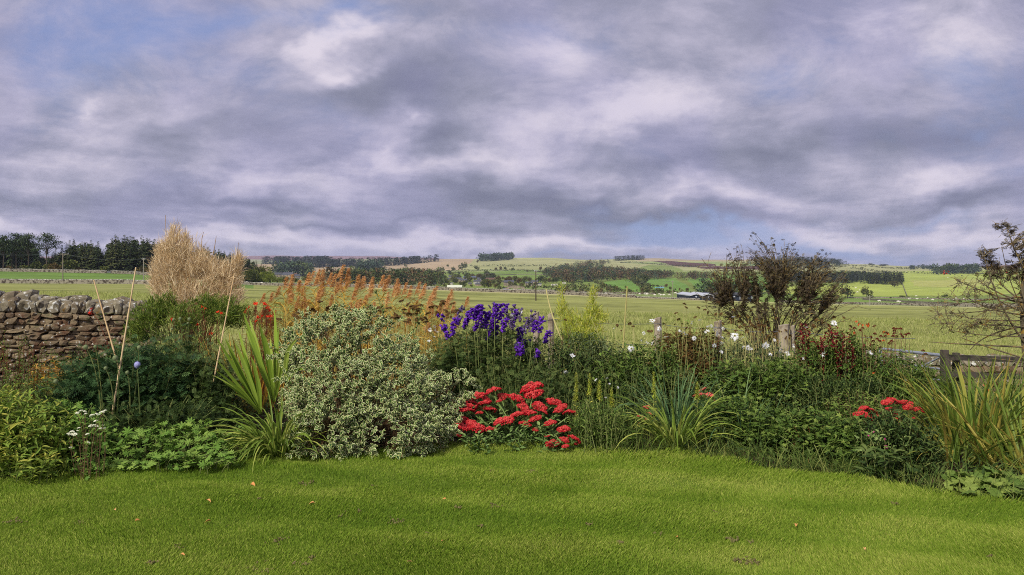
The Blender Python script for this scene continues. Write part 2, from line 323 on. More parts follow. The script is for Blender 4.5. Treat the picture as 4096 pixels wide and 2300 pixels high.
def terrain():
    px = np.unique(np.concatenate([np.linspace(-4000, -60, 50), np.arange(-60, 2640, 4.), np.linspace(2640, 6500, 50)]))
    Y = np.exp(np.linspace(math.log(14), math.log(8000), 430)); PX, YY = np.meshgrid(px, Y)
    yp = ypix(PX, YY); Z = EYE-(yp-HY)/F*YY; X = (PX-CX)/F*YY
    n, m = PX.shape; i = np.arange(n-1)[:, None]*m; j = np.arange(m-1)[None]; f = np.stack([i+j, i+j+1, i+m+j+1, i+m+j], -1).reshape(-1, 4)
    C = np.empty((n, m, 3)); C[:] = s2l((138, 142, 76))                  # pasture
    def paint(mask, c, k=1.): C[mask] = C[mask]*(1-k)+np.array(s2l(c))*k
    jx = PX+3*np.sin(yp*.35)+2*np.sin(YY*.01); jy = yp+.8*np.sin(PX*.05)
    paint((YY > 250) & (YY < 425) & (PX < 640), (98, 124, 54))            # sheep-grazed field by the plantation
    paint((YY > 425) & (YY < 700) & (PX < 700), (112, 134, 66))
    paint((YY > 425) & (YY < 950) & (PX > 700), (116, 130, 70))            # valley floor
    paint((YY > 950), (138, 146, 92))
    paint((YY > 950) & (PX > 1080) & (yp > 683), (114, 128, 56))
    paint((YY > 2300) & (PX > 500) & (PX < 1330), (166, 146, 112))         # brown moorland pasture
    paint((YY > 2300) & (PX > 1130) & (jx > 1190-(yp-655)*1.5), (156, 156, 104))  # pale hill pasture
    paint((YY > 2600) & (PX > 1600) & (yp < 656), (160, 145, 112))
    paint(inpoly(jx, jy, [(1100, 700), (1150, 688), (1330, 678), (1500, 690), (1480, 712), (1380, 708), (1230, 700)]) & (YY > 900), (112, 134, 58))
    paint(inpoly(jx, jy, [(1180, 672), (1260, 664), (1420, 668), (1460, 662), (1460, 672), (1280, 680)]) & (YY > 900), (150, 152, 98))
    paint(inpoly(jx, jy, [(1500, 712), (1590, 702), (1700, 700), (1735, 722), (1735, 730), (1600, 734), (1540, 728)]), (106, 140, 58))
    paint(inpoly(jx, jy, [(1730, 700), (1840, 690), (1960, 700), (1960, 735), (1760, 730), (1740, 715)]), (106, 140, 58))
    paint(inpoly(jx, jy, [(1590, 676), (1640, 666), (1700, 670), (1720, 684), (1650, 690)]) & (YY > 900), (122, 136, 68))
    paint(inpoly(jx, jy, [(1560, 660), (1700, 659), (1950, 662), (1950, 671), (1800, 668), (1650, 665)]) & (YY > 900), (134, 150, 88))
    for P in ([(1640, 657), (1700, 657), (1800, 665), (1800, 670), (1740, 671), (1690, 668), (1665, 662)], [(1750, 673), (1800, 670), (1850, 670), (1960, 668), (1990, 676), (1960, 684), (1870, 676), (1770, 677)]):
        paint(inpoly(jx, jy, P) & (YY > 900), (84, 58, 50))              # heather and bracken
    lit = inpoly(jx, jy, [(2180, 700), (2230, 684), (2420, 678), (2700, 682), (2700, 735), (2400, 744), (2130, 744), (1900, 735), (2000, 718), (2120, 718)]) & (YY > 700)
    paint(lit, (152, 164, 72))  # yellower pasture of its own, plus sunshine painted into the brighter colour
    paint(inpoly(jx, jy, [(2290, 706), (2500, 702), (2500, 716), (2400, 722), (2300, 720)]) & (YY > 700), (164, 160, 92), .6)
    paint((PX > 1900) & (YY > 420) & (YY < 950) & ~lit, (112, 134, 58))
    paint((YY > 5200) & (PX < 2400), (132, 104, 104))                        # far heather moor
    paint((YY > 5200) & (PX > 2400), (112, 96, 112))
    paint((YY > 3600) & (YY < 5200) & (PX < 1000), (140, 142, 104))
    b = vnoise(np.stack([X*.004, YY*.004, 0*X], -1), 5, 4)[..., None]; C *= 1+.12*b
    # straw streaks, worn lines along the slope
    st = .6*vnoise(np.stack([X*.05, YY*.16, 0*X], -1), 9, 5)[..., None]+.6*vnoise(np.stack([X*.25, YY*.5*(60/(YY+40)), 0*X], -1), 19, 4)[..., None]; near = (YY < 430)[..., None]*((PX > 640) | (YY < 250))[..., None]
    C = np.where(near & (st > .15), C*(1-.35*np.clip(st-.15, 0, 1))+np.array(s2l((196, 186, 130)))*.35*np.clip(st-.15, 0, 1), C)
    C = np.where(near & (st < -.1), C*(1+.8*np.clip(st+.1, -.6, 0)), C)
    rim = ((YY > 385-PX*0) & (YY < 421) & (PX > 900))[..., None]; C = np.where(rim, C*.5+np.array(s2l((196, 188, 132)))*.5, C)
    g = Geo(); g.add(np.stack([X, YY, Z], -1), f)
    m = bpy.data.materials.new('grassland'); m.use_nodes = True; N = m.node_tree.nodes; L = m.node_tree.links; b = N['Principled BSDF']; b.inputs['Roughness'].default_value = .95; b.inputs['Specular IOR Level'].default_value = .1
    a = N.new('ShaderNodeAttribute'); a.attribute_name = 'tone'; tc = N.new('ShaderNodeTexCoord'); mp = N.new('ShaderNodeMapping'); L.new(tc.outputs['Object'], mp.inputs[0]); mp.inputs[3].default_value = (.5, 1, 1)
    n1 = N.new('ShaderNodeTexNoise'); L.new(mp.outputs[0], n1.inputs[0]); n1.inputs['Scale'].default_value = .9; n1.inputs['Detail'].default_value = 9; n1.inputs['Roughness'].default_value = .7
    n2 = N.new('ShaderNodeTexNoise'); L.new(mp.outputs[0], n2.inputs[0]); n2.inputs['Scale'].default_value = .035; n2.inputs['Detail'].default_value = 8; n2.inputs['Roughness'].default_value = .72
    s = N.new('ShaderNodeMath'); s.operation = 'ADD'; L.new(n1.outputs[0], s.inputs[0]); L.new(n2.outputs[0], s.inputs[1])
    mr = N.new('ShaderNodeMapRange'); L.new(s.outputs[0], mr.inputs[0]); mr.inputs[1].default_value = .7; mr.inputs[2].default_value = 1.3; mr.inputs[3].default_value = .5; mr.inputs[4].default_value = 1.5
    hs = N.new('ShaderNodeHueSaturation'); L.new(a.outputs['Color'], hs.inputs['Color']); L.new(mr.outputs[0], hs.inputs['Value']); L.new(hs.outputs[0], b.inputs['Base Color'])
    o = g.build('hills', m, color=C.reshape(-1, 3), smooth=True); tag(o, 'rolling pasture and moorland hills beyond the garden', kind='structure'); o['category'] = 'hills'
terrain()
# ================================================================ trees
M_bark = mat('bark', (92, 80, 68), (70, 60, 50), rough=.9, noise=(3, (60, 70, 50), .5, .7))
M_con = mat('conifer_needles', (44, 58, 34), (66, 78, 44), (84, 88, 52), rough=.8, objrnd=.25)
M_pine = mat('pine_needles', (48, 66, 46), (66, 84, 54), (86, 98, 62), rough=.8, objrnd=.2)
M_broad = mat('broadleaf_foliage', (60, 74, 36), (84, 96, 48), (112, 112, 58), rough=.8, objrnd=.3, trans=.15)
M_lime = mat('light_broadleaf_foliage', (88, 104, 40), (112, 124, 50), (130, 134, 60), rough=.8, trans=.15)
M_autumn = mat('autumn_foliage', (82, 72, 40), (104, 88, 48), (98, 98, 52), rough=.8, objrnd=.25, trans=.15)
M_russet = mat('russet_foliage', (130, 74, 36), (150, 92, 44), rough=.8, trans=.15)
def lumpy(n, ctr, rad, lumps=9, seed=0, inner=.25):
    """points and outward directions over a lumpy crown"""
    r = np.random.default_rng(seed); ld = nrm(r.normal(size=(lumps, 3))); ld[:, 2] = ld[:, 2]*.8+.1
    lc = ld*r.uniform(.35, .62, (lumps, 1)); lr = r.uniform(.34, .55, lumps)
    k = r.integers(0, lumps, n); d = nrm(r.normal(size=(n, 3))); rr = lr[k]*(1-inner*r.random(n)**2)
    p = lc[k]+d*rr[:, None]; return p*np.asarray(rad)+np.asarray(ctr), nrm(d+.4*nrm(lc[k])+r.normal(size=(n, 3))*.35), r
LEAFY = T_lance(.75, 2, .1, .15)
def limbs(g, h, pts, rad, bend=.25, mat_=0, k=5):
    n = len(pts); t = np.linspace(0, 1, 6)[None, :, None]; b = np.zeros((n, 3)); b[:, 2] = h
    mid = (b+pts)/2; mid[:, 2] += bend*(pts[:, 2]-h)
    mid[:, :2] *= .8; P = (1-t)**2*b[:, None]+2*t*(1-t)*mid[:, None]+t*t*pts[:, None]
    g.tubes(P, rad*(1-.8*np.linspace(0, 1, 6))[None], k, mat_)
def broadleaf(name, label, cat='tree', h=12., w=9., fm=None, n=900, seed=0, leaf=.9, group=None, trunk=.28, lumps=11):
    fm = fm or M_broad; o = thing(name, label, cat, group=group)
    g = Geo(); tp = np.array([[0, 0, -1.5], [.05, 0, h*.15], [.1, .05, h*.35], [0, .1, h*.7]]); g.tubes(tp[None], np.array([.34, .28, .22, .08])*h/12, 7, 0)
    p, d, r = lumpy(n, (0, 0, h*(trunk+(1-trunk)/2)), (w/2*1.05, w/2*1.05, h*(1-trunk)/2*1.1), lumps, seed, .3)
    sel = r.integers(0, n, 12); limbs(g, h*.22, p[sel]*.85+np.array([0, 0, h*.08]), .1*h/12); g.build('trunk', M_bark, o)
    c = Geo(); c.inst(LEAFY, p, d, leaf*r.uniform(.7, 1.3, n), r.uniform(0, 6, n), r.random(n)); c.build('crown', fm, o); return o
def spruce(name, label, h=17., w=5.5, seed=0, lev=24, group=None, fm=None, base=.06, dens=1.):
    r = np.random.default_rng(seed); o = thing(name, label, 'tree', group=group)
    g = Geo(); g.tubes(np.array([[0, 0, -1], [0, 0, h*.5], [0, 0, h*.99]])[None], np.array([.22, .13, .02])*h/17, 6, 0); g.build('trunk', M_bark, o)
    P = []; D = []; Z = []
    for i in range(lev):
        t = i/(lev-1); z = h*(base+(.97-base)*t**.9); L = w/2*(1-t)**.8*(.75+.4*r.random())+.15; nb = int((9-4*t)*dens)
        for k in range(nb):
            a = r.uniform(0, 6.28); l = L*r.uniform(.6, 1.12); dr = .25+.2*r.random()
            for s in np.arange(.15, 1.0, .28/max(l, .6)):
                x = l*s; P.append((x*math.cos(a), x*math.sin(a), z-dr*x*.9+.12*x*x/l)); a2 = a+r.normal()*.7; D.append((math.cos(a2), math.sin(a2), -.25+r.normal()*.15)); Z.append(.95*(1-.35*s)*(.5+.5*(1-t)))
    c = Geo(); c.inst(T_lance(.62, 2, .05, .3), np.array(P), np.array(D), np.array(Z)*w/5.5*1.15, 0, r.random(len(P))); c.build('crown', fm or M_con, o); return o
def scots(name, label, h=17., seed=0, group=None, clumps=16, top=.5, wide=4.2):
    r = np.random.default_rng(seed); o = thing(name, label, 'tree', group=group); g = Geo()
    ln = r.normal(size=2)*.4; g.tubes(np.array([[0, 0, -1], [ln[0]*.4, ln[1]*.4, h*.4], [ln[0], ln[1], h*.9]])[None], np.array([.3, .22, .08]), 6, 0)
    a = r.uniform(0, 6.28, clumps); t = np.linspace(.12, 1, clumps)**.8; z = h*(1-top)+h*top*t*.93; rad = wide*np.sqrt(np.clip(1-t**2.2, 0.02, 1))*r.uniform(.35, 1, clumps)
    C = np.stack([rad*np.cos(a), rad*np.sin(a), z], -1); limbs(g, h*.45, C-np.array([0, 0, .5]), .1, 0.1); g.build('trunk', M_bark, o)
    n = 95; P = (C[:, None]+r.normal(size=(clumps, n, 3))*np.array([1.15, 1.15, .42])).reshape(-1, 3); D = nrm(r.normal(size=P.shape)*.7+np.array([0, 0, .6]))
    c = Geo(); c.inst(T_lance(.45, 2, .05, .1), P, D, .85*r.uniform(.6, 1.2, len(P)), 0, r.random(len(P))); c.build('crown', M_pine, o); return o
def place(proto, used, x, Y, sc, label, lift=0., y=None):
    p = G3(x, Y); loc = (p[0], p[1], p[2]+lift); rz = rng.uniform(0, 6.28)
    if id(proto) not in used:
        used.add(id(proto)); proto.location = loc; proto.rotation_euler = (0, 0, rz); proto.scale = (sc,)*3 if np.isscalar(sc) else sc; proto['label'] = label; return proto
    return dup(proto, loc, rz, sc, label)
USED = set()
_o = 'first second third fourth fifth sixth seventh eighth ninth tenth eleventh twelfth thirteenth fourteenth fifteenth sixteenth seventeenth eighteenth nineteenth'.split(); _t = 'twent thirt fort fift sixt sevent eight ninet'.split(); ORD = list(_o)
for _a in _t: ORD += [_a+'ieth']+[_a+'y-'+q for q in _o[:9]]
ORD += ['hundredth']+['hundred and '+q for q in _o]+['hundred and twentieth']+['hundred and twenty-'+q for q in _o[:9]]
# plantation on the left: spruces and Scots pines behind the far field wall, top line read from the photo
GW = 'spruces in the plantation on the left'; GP = 'Scots pines at the left end of the plantation'
SP = [spruce('spruce_tree', 'x', 17, 6.2, s, 26, GW) for s in (1, 2, 3, 4)]
PN = [scots('pine_tree', 'x', 17, s, GP) for s in (5, 6, 7)]
def topline(x): return np.interp(x, [0, 40, 75, 100, 130, 160, 190, 240, 262, 272, 285, 330, 370, 420, 460, 520, 560, 600, 640, 665, 690], [596, 594, 596, 640, 640, 622, 604, 606, 640, 606, 597, 594, 598, 606, 612, 622, 630, 638, 650, 662, 682])
for i, (x, top, Y, w) in enumerate([(8, 596, 425, 1.15), (42, 590, 430, 1.25), (72, 592, 428, 1.1), (118, 591, 426, 1.2), (30, 612, 440, 1.1), (92, 628, 450, 1.), (-30, 600, 430, 1.2), (56, 620, 445, 1.1)]):
    p = G3(x, Y); h = (HY-top)/F*Y+EYE-p[2]
    place(PN[i % 3], USED, x, Y, (h/16.6*w, h/16.6*w, h/16.6), ['flat topped Scots pine at the left edge of the picture', 'tall Scots pine with a domed crown above the left wall', 'narrow Scots pine beside the domed one', 'lone spreading Scots pine with sky on both sides of its crown', 'lower Scots pine behind the domed one', 'short dark pine right of the lone spreading pine', 'Scots pine growing just past the left edge', 'middle Scots pine in the left cluster'][i])
xs = [(122, 640), (128, 636), (134, 632), (141, 626), (150, 618), (166, 612), (172, 618), (178, 606), (186, 602), (205, 609), (214, 610), (228, 606), (240, 608), (246, 618), (252, 626), (257, 632), (263, 628), (270, 616), (278, 600), (291, 592), (303, 600), (316, 593), (324, 596), (338, 598), (352, 594), (364, 600), (378, 602), (392, 603), (406, 606), (422, 608), (438, 611), (452, 612), (470, 614), (486, 617), (504, 620), (520, 623), (536, 627), (548, 628), (562, 632), (576, 635), (588, 638), (600, 640), (612, 645), (624, 648), (634, 652), (646, 656), (656, 662), (664, 668)]
k = 0
for i, (x, top) in enumerate(xs):
    Y = float(np.interp(x, [0, 340, 660], [426, 432, 520])); 
    for row in range(2 if x < 600 else 1):
        xx = x+rng.normal()*3+row*7; YY = Y+row*10+rng.uniform(0, 5); tp = top+(row*rng.uniform(2, 10)); p = G3(xx, YY); h = (HY-tp)/F*YY+EYE-p[2]; sc = h/17*1.05
        place(SP[k % 4], USED, xx, YY, (sc*1.3, sc*1.3, sc), 'dark spruce of the plantation, %s from its left end in the %s row' % (ORD[i], ('front', 'second')[row])); k += 1
wd = Geo()                                            # the deep wood behind the front rows: one dark mass
r_ = np.random.default_rng(3); n = 720; X_ = r_.uniform(-60, 650, n); Yw = np.interp(X_, [0, 660], [445, 540])+r_.uniform(0, 40, n)
for x, Y in zip(X_, Yw):
    p = G3(x, Y); tp = topline(x)+r_.uniform(4, 30); h = max(4, (HY-tp)/F*Y+EYE-p[2]); m = 90; t = r_.random(m); a = r_.uniform(0, 6.28, m); rr = 2.3*(1-t)**.8
    P = np.stack([p[0]+rr*np.cos(a), p[1]+rr*np.sin(a), p[2]+t*h], -1); wd.inst(T_lance(.7, 2, .05, .3), P, np.stack([np.cos(a), np.sin(a), -.3+0*a], -1), 1.7, 0, r_.random(m))
tag(wd.build('wood', M_con), 'dense dark conifer wood behind the front rows of spruces', 'wood', kind='stuff')
# understorey shrubs below the pines, each its own bush
BU = [broadleaf('bush', 'x', 'bush', 3.2, 4.5, M_broad, 260, 31, .7, 'bushes along the plantation edge', .02, 7), broadleaf('bush', 'x', 'bush', 2.6, 4.2, M_autumn, 240, 32, .6, 'bushes along the plantation edge', .02, 7)]
for i, (x, yb, s) in enumerate([(88, 684, 1.3), (140, 683, 1.5), (174, 684, 1.6), (200, 685, .8), (260, 684, .9), (355, 686, 1.3), (60, 682, .8), (20, 681, .9), (120, 682, 1.)]):
    place(BU[i % 2], USED, x, 424, s*1.2, ['green bush under the leftmost pines', 'brown bush at the foot of the lone pine', 'round green bush right of the first pole', 'small brown bush by the far wall', 'green bush in the gap before the tall spruces', 'yellowing bush near the second pole', 'low green bush under the second pine', 'brown scrub by the left edge of the wood', 'low brown scrub left of the first pole'][i] if i < 9 else 'bush')
# rounded trees at the right end of the plantation
LT = [broadleaf('broadleaf_tree', 'x', h=9, w=9, fm=M_lime, n=1500, seed=41, leaf=.6, trunk=.06, lumps=14, group='round trees at the end of the plantation'), broadleaf('broadleaf_tree', 'x', h=9, w=9, fm=M_broad, n=1500, seed=42, leaf=.6, trunk=.06, lumps=14, group='round trees at the end of the plantation')]
for i, (x, top, Y, k, w, lab) in enumerate([(632, 676, 470, 1, 1.2, 'large dark green round tree at the plantation end'), (660, 668, 520, 1, 1.2, 'dark tree behind the round green one'), (668, 682, 480, 0, 1.5, 'light green round tree at the plantation end'), (678, 688, 470, 0, 1.2, 'lower light green tree right of the round one'), (698, 697, 500, 0, 1.4, 'small light green bush on the field brow'), (716, 694, 520, 1, 1.5, 'low dark green bush on the field brow'), (610, 680, 480, 1, 1.2, 'dark round tree left of the large one'), (742, 698, 560, 1, 1.6, 'low bush in front of the terrace houses'), (770, 694, 600, 1, 1.5, 'dark tree cluster right of the terrace houses')]):
    p = G3(x, Y); h = (HY-top)/F*Y+EYE-p[2]; s = max(h, 2.2)/9; place(LT[k], USED, x, Y, (s*w, s*w, s), lab)
# ================================================================ distant broadleaf trees and woods
def crown_mass(name, label, area, n, hrange, fm, kinds=(0,), Yr=None, seed=1, leaf=2.2, cnt=70, conical=False, cat='wood'):
    """far-off wood seen as one mass: n crowns rooted on the ground inside an outline of ground points"""
    r = np.random.default_rng(seed); g = Geo(); xs_ = [a for a, b in area]; ys_ = [b for a, b in area]; c = 0; tries = 0
    while c < n and tries < 40000:
        tries += 1; x = r.uniform(min(xs_), max(xs_)); y = r.uniform(min(ys_), max(ys_))
        if not inpoly(np.array([x]), np.array([y]), area)[0]: continue
        p = atpix(x, y, *(Yr or (600, 6000))); c += 1; h = r.uniform(*hrange); m = cnt; mt = r.integers(0, len(fm))
        if conical:
            t = r.random(m)**1.2; a = r.uniform(0, 6.28, m); rr = h*.17*(1-t)**.7; P = np.stack([rr*np.cos(a), rr*np.sin(a), t*h], -1); D = np.stack([np.cos(a), np.sin(a), .2+0*a], -1)
        else:
            P, D, _ = lumpy(m, (0, 0, h*.5), (h*.5, h*.5, h*.52), 6, int(r.integers(1e6)), .2)
        cr = np.clip(r.random()*.6+r.random(m)*.4, 0, 1); s0 = len(g.F); g.inst(LEAFY, P+p, D, leaf*h/14*r.uniform(.7, 1.3, m), 0, cr)
        g.F[s0:] = [(f, np.full(len(f), mt)) for f, _ in g.F[s0:]]
    return tag(g.build(name, fm), label, cat, kind='stuff')
M_farcon = mat('far_conifers', (48, 66, 50), (62, 80, 58), (76, 90, 62), rough=.9)
M_farbroad = mat('far_foliage', (58, 74, 42), (78, 92, 50), (98, 104, 58), rough=.9)
M_farbrown = mat('far_autumn_foliage', (88, 74, 50), (104, 84, 56), (92, 88, 56), rough=.9)
crown_mass('wood', 'broad wood climbing the hillside in the centre right', [(1372, 694), (1380, 680), (1440, 672), (1495, 662), (1520, 658), (1535, 662), (1480, 678), (1600, 688), (1640, 696), (1700, 697), (1690, 702), (1560, 706), (1420, 712), (1385, 704)], 620, (13, 19), [M_farbroad, M_farbrown, M_farbrown, M_farcon], seed=2, Yr=(1150, 2900))
crown_mass('wood', 'dark wood behind the reeds above the village', [(800, 716), (860, 706), (930, 696), (1030, 690), (1060, 694), (1105, 700), (1110, 722), (1000, 722), (900, 722)], 320, (14, 22), [M_farbroad, M_farbroad, M_farbrown], seed=3, Yr=(900, 2500))
crown_mass('wood', 'clump of wind shaped trees on the hilltop skyline', [(1202, 657), (1240, 653), (1288, 650.5), (1286, 653), (1225, 658)], 60, (24, 34), [M_farcon], seed=4, Yr=(2500, 3950), leaf=3)
crown_mass('wood', 'flat topped plantation on the skyline right of centre', [(1545, 655), (1620, 652), (1620, 653.5), (1546, 656)], 60, (18, 22), [M_farcon], seed=5, Yr=(2500, 3950), leaf=3, conical=True)
crown_mass('wood', 'long band of conifers below the moor', [(740, 671), (850, 668), (960, 664), (1100, 656), (1110, 657.5), (1000, 668), (900, 672), (800, 674)], 150, (22, 30), [M_farcon], seed=6, Yr=(2200, 4800), leaf=4, conical=True)
crown_mass('wood', 'dark wood above the terrace houses', [(690, 690), (760, 684), (780, 689), (775, 697), (700, 696)], 70, (24, 32), [M_farcon, M_farbroad], seed=7, Yr=(1400, 3000), leaf=3)
crown_mass('wood', 'mixed wood on the valley side below the moor', [(900, 683), (960, 681), (962, 686), (905, 690)], 40, (24, 32), [M_farcon], seed=8, Yr=(1600, 3000), leaf=3)
crown_mass('wood', 'far conifer blocks on the moor edge', [(660, 664), (830, 660), (835, 663), (700, 667)], 70, (26, 34), [M_farcon], seed=9, Yr=(3000, 6000), leaf=5, conical=True)
crown_mass('wood', 'dark forest on the hill behind the elder bush', [(1870, 668), (1960, 655), (2060, 652.5), (2120, 663), (2132, 671), (2000, 680)], 260, (18, 26), [M_farcon], seed=10, Yr=(1800, 3950), leaf=3, conical=True)
crown_mass('wood', 'dense conifer plantation beside the sunlit field', [(1960, 712), (2090, 711), (2270, 717), (2271, 700), (2200, 697), (1960, 692)], 330, (15, 19), [M_con, M_farcon], seed=11, Yr=(950, 1600), leaf=2.4, conical=True, cnt=90)
crown_mass('wood', 'dark wood on the ridge at the right', [(2345, 686), (2460, 683), (2462, 688), (2350, 690)], 60, (20, 28), [M_farcon, M_farbroad], seed=12, Yr=(1600, 3900), leaf=3)
crown_mass('wood', 'thin line of trees on the right skyline', [(2290, 676), (2345, 675), (2345, 677), (2290, 678)], 30, (12, 16), [M_farcon], seed=13, Yr=(2500, 3900), leaf=3)
crown_mass('wood', 'wood on the slope left of the elder bush', [(1700, 700), (1760, 697), (1800, 700), (1800, 704), (1710, 706)], 40, (12, 17), [M_farbroad, M_farbrown], seed=14, Yr=(1000, 2500))
crown_mass('wood', 'shelter trees behind the dark barns', [(1735, 742), (1790, 734), (1880, 730), (1960, 740), (1960, 746), (1760, 747)], 50, (10, 15), [M_farcon, M_farbroad], seed=15, Yr=(500, 1200))
crown_mass('wood', 'line of scrub along the valley stream', [(1400, 734), (1600, 735), (1740, 740), (1740, 742), (1400, 736.5)], 60, (2.5, 5), [M_farbroad, M_farbrown], seed=16, Yr=(600, 1300), leaf=3)
FT = [broadleaf('round_tree', 'x', h=12, w=11, fm=M_broad, n=420, seed=s, leaf=1.5, trunk=.12, group='trees in the village and on the hill fields') for s in (51, 52)]+[broadleaf('round_tree', 'x', h=12, w=9, fm=M_autumn, n=380, seed=53, leaf=1.5, trunk=.12, group='trees in the village and on the hill fields')]
VT = [(1173, 1), (1180, 0)]
def ftree(x, yb, hp, k=0, w=1., lab='x', lo=600):
    """tree with its foot on the ground at x, yb and hp pixels tall"""
    p = atpix(x, yb, lo, 6000); h = hp/F*p[1]; s = h/12; o = FT[k]
    loc = tuple(p); rz = rng.uniform(0, 6.28)
    if id(o) in USED: return dup(o, loc, rz, (s*w, s*w, s), lab)
    USED.add(id(o)); o.location = loc; o.scale = (s*w, s*w, s); o['label'] = lab; return o
def zz(zx, zy, x0=1600, y0=980, k=3.68): return ((x0+zx/k)*.6289, (y0+zy/k)*.6289)
for zx, zy, hp, k, w, lab in [(85, 328, 8, 0, 1.2, 'lone round tree on the brown moor pasture'), (705, 328, 8, 0, .9, 'tree on the moor pasture above the village'), (600, 400, 13, 0, 1.5, 'wide tree on the field edge above the village'), (925, 370, 19, 0, 1.3, 'tall spreading tree on the hill field above the village'), (790, 380, 10, 0, 1.2, 'bushy tree left of the tall spreading one'), (1130, 372, 12, 0, 1.2, 'round tree right of the tall spreading one'), (1410, 372, 7, 2, 1.4, 'first brown tree on the hedge line across the hill'), (1485, 374, 10, 2, 1., 'second brown tree on the hedge line across the hill'), (1553, 374, 10, 0, .9, 'dark upright tree on the hedge line'), (1655, 384, 9, 0, 1., 'dark round tree at the bend of the hedge line'), (2068, 375, 10, 2, 1., 'brown tree at the left edge of the hillside wood'), (1140, 262, 7, 2, 1.1, 'small pale tree below the hilltop clump'), (1875, 400, 5, 2, 1.3, 'small bush on the hedge line')]:
    ftree(*zz(zx, zy), hp, k, w, lab, 1200)
for zx, zy, hp, k, w, lab in [(770, 660, 17, 0, 1., 'round tree alone at the foot of the green field'), (838, 680, 11, 2, .7, 'brown tree right of the lone round tree'), (935, 680, 15, 0, .9, 'dark tree in the trio at the foot of the green field'), (980, 682, 13, 2, .7, 'rust brown tree in the trio at the field foot'), (890, 685, 9, 0, .9, 'low green tree between the brown one and the dark one'), (1385, 672, 10, 0, 1.3, 'bushy tree left of the turquoise barn'), (1345, 672, 7, 0, 1.4, 'low bush left of the turquoise barn'), (1400, 570, 24, 0, .9, 'tall tree in the hedge between the two green fields'), (1360, 520, 16, 0, 1.1, 'tree at the top of the hedge between the green fields'), (1440, 640, 10, 2, 1., 'scrubby tree low in the hedge between the fields'), (1520, 620, 7, 0, 1.3, 'tree behind the turquoise barn, left one'), (1585, 618, 6, 0, 1.6, 'hedge tree behind the turquoise barn'), (1710, 625, 9, 2, 1.2, 'brown tree right of the turquoise barn'), (1770, 665, 9, 2, 1., 'tree below the barn on the right'), (1905, 672, 7, 2, .9, 'small bare tree left of the dark barns'), (2020, 690, 10, 2, 1.2, 'brown bush by the dark barns'), (2110, 500, 19, 0, 1.4, 'dark spreading tree on the field corner left of the elder'), (1880, 438, 6, 2, .9, 'small thorn tree on the field line'), (90, 520, 12, 0, .8, 'dark conical tree by the village lane'), (255, 540, 17, 0, 1., 'light round tree at the right end of the village'), (470, 575, 8, 0, .9, 'small round tree at the lane end'), (340, 580, 9, 0, 1.6, 'wide dark hedge tree by the lane')]:
    ftree(*zz(zx, zy, 2200), hp, k, w, lab, 700)
# right hand side, farther left zoomed coordinates 3300/980, k=3.236
def z5(zx, zy): return ((3300+zx/3.236)*.6289, (980+zy/3.236)*.6289)
for zx, zy, hp, k, w, lab in [(290, 688, 30, 0, 1.15, 'left one of the two big round trees in the right valley'), (540, 690, 29, 0, 1., 'right one of the two big round trees in the right valley'), (590, 700, 10, 0, 1.5, 'bush at the foot of the right big round tree'), (1000, 690, 8, 0, 2., 'wide bush at the foot of the field wall'), (1085, 690, 5, 0, 1.4, 'small bush right of the field wall'), (850, 692, 4, 2, 1.8, 'brown scrub left of the field wall'), (1460, 684, 4, 2, 2., 'brown scrub in the right valley'), (1550, 682, 9, 0, 1.8, 'dark bush in the right valley'), (1960, 684, 9, 0, 1., 'bush behind the right elder'), (600, 266, 6, 0, 2.6, 'first clump of trees on the right skyline'), (750, 276, 6, 0, 4., 'second clump of trees on the right skyline'), (2480, 368, 14, 0, 1.5, 'round tree behind the right elder'), (900, 545, 15, 2, 1.8, 'pale bush at the corner of the plantation'), (480, 296, 3, 0, 3., 'hedge on the hill field'), (1880, 365, 11, 0, 2., 'tree at the end of the ridge wood')]:
    ftree(*z5(zx, zy), hp, k, w, lab, 700)
r_ = np.random.default_rng(77)
vil = [(20, 400, 8), (170, 400, 10), (60, 440, 14), (110, 450, 15), (200, 430, 15), (270, 430, 15), (330, 500, 17), (400, 460, 14), (420, 500, 20), (480, 560, 22), (170, 560, 17), (60, 560, 15), (300, 560, 17), (240, 560, 16), (130, 600, 12), (400, 590, 14), (520, 560, 14), (540, 430, 10), (630, 450, 11), (620, 520, 12), (735, 450, 13), (690, 590, 18), (660, 620, 9), (730, 620, 10), (815, 480, 10), (830, 560, 8), (870, 440, 8), (930, 440, 7), (980, 440, 6), (890, 600, 12), (1020, 540, 14), (940, 625, 16), (1100, 520, 8), (1050, 620, 7), (1140, 470, 7), (1200, 500, 13), (1280, 480, 19), (1255, 520, 14), (1240, 640, 22), (1310, 640, 20), (1440, 560, 17), (1400, 640, 12), (1440, 630, 13), (1460, 580, 15), (1510, 510, 8), (1550, 520, 7), (1620, 540, 10), (1685, 540, 15), (1690, 630, 13), (1755, 560, 14), (1800, 560, 15), (1830, 575, 9), (1900, 540, 10), (1930, 560, 9), (2040, 560, 17), (2090, 560, 19), (2140, 570, 15), (2195, 560, 13), (2250, 560, 10), (2300, 560, 16), (1350, 500, 5), (1480, 660, 5), (1960, 690, 7), (2100, 680, 4)]
near_h = ['below the hill field', 'beside the slate roofed house', 'behind the stone cottages', 'near the cream barn', 'by the lane', 'among the village gardens', 'behind the terrace', 'on the village edge']
for i, (zx, zy, hp) in enumerate(vil):
    k = int(r_.choice([0, 0, 1, 1, 2])) if zx != 1310 else 2; sz_ = 'tall' if hp > 14 else 'low' if hp < 9 else 'medium sized'
    where = 'left of the cream barn' if zx < 700 else 'above the cream barn' if zx < 1000 else 'middle' if zx < 1500 else 'right part'
    ftree(*zz(zx, zy), hp, k, r_.uniform(.85, 1.25), '%s %s village tree, %s, %s' % (sz_, ('green', 'dark green', 'brown')[k], where, ORD[int(np.argsort(np.argsort([v[0] for v in vil]))[i])]+' from the left'), 700)
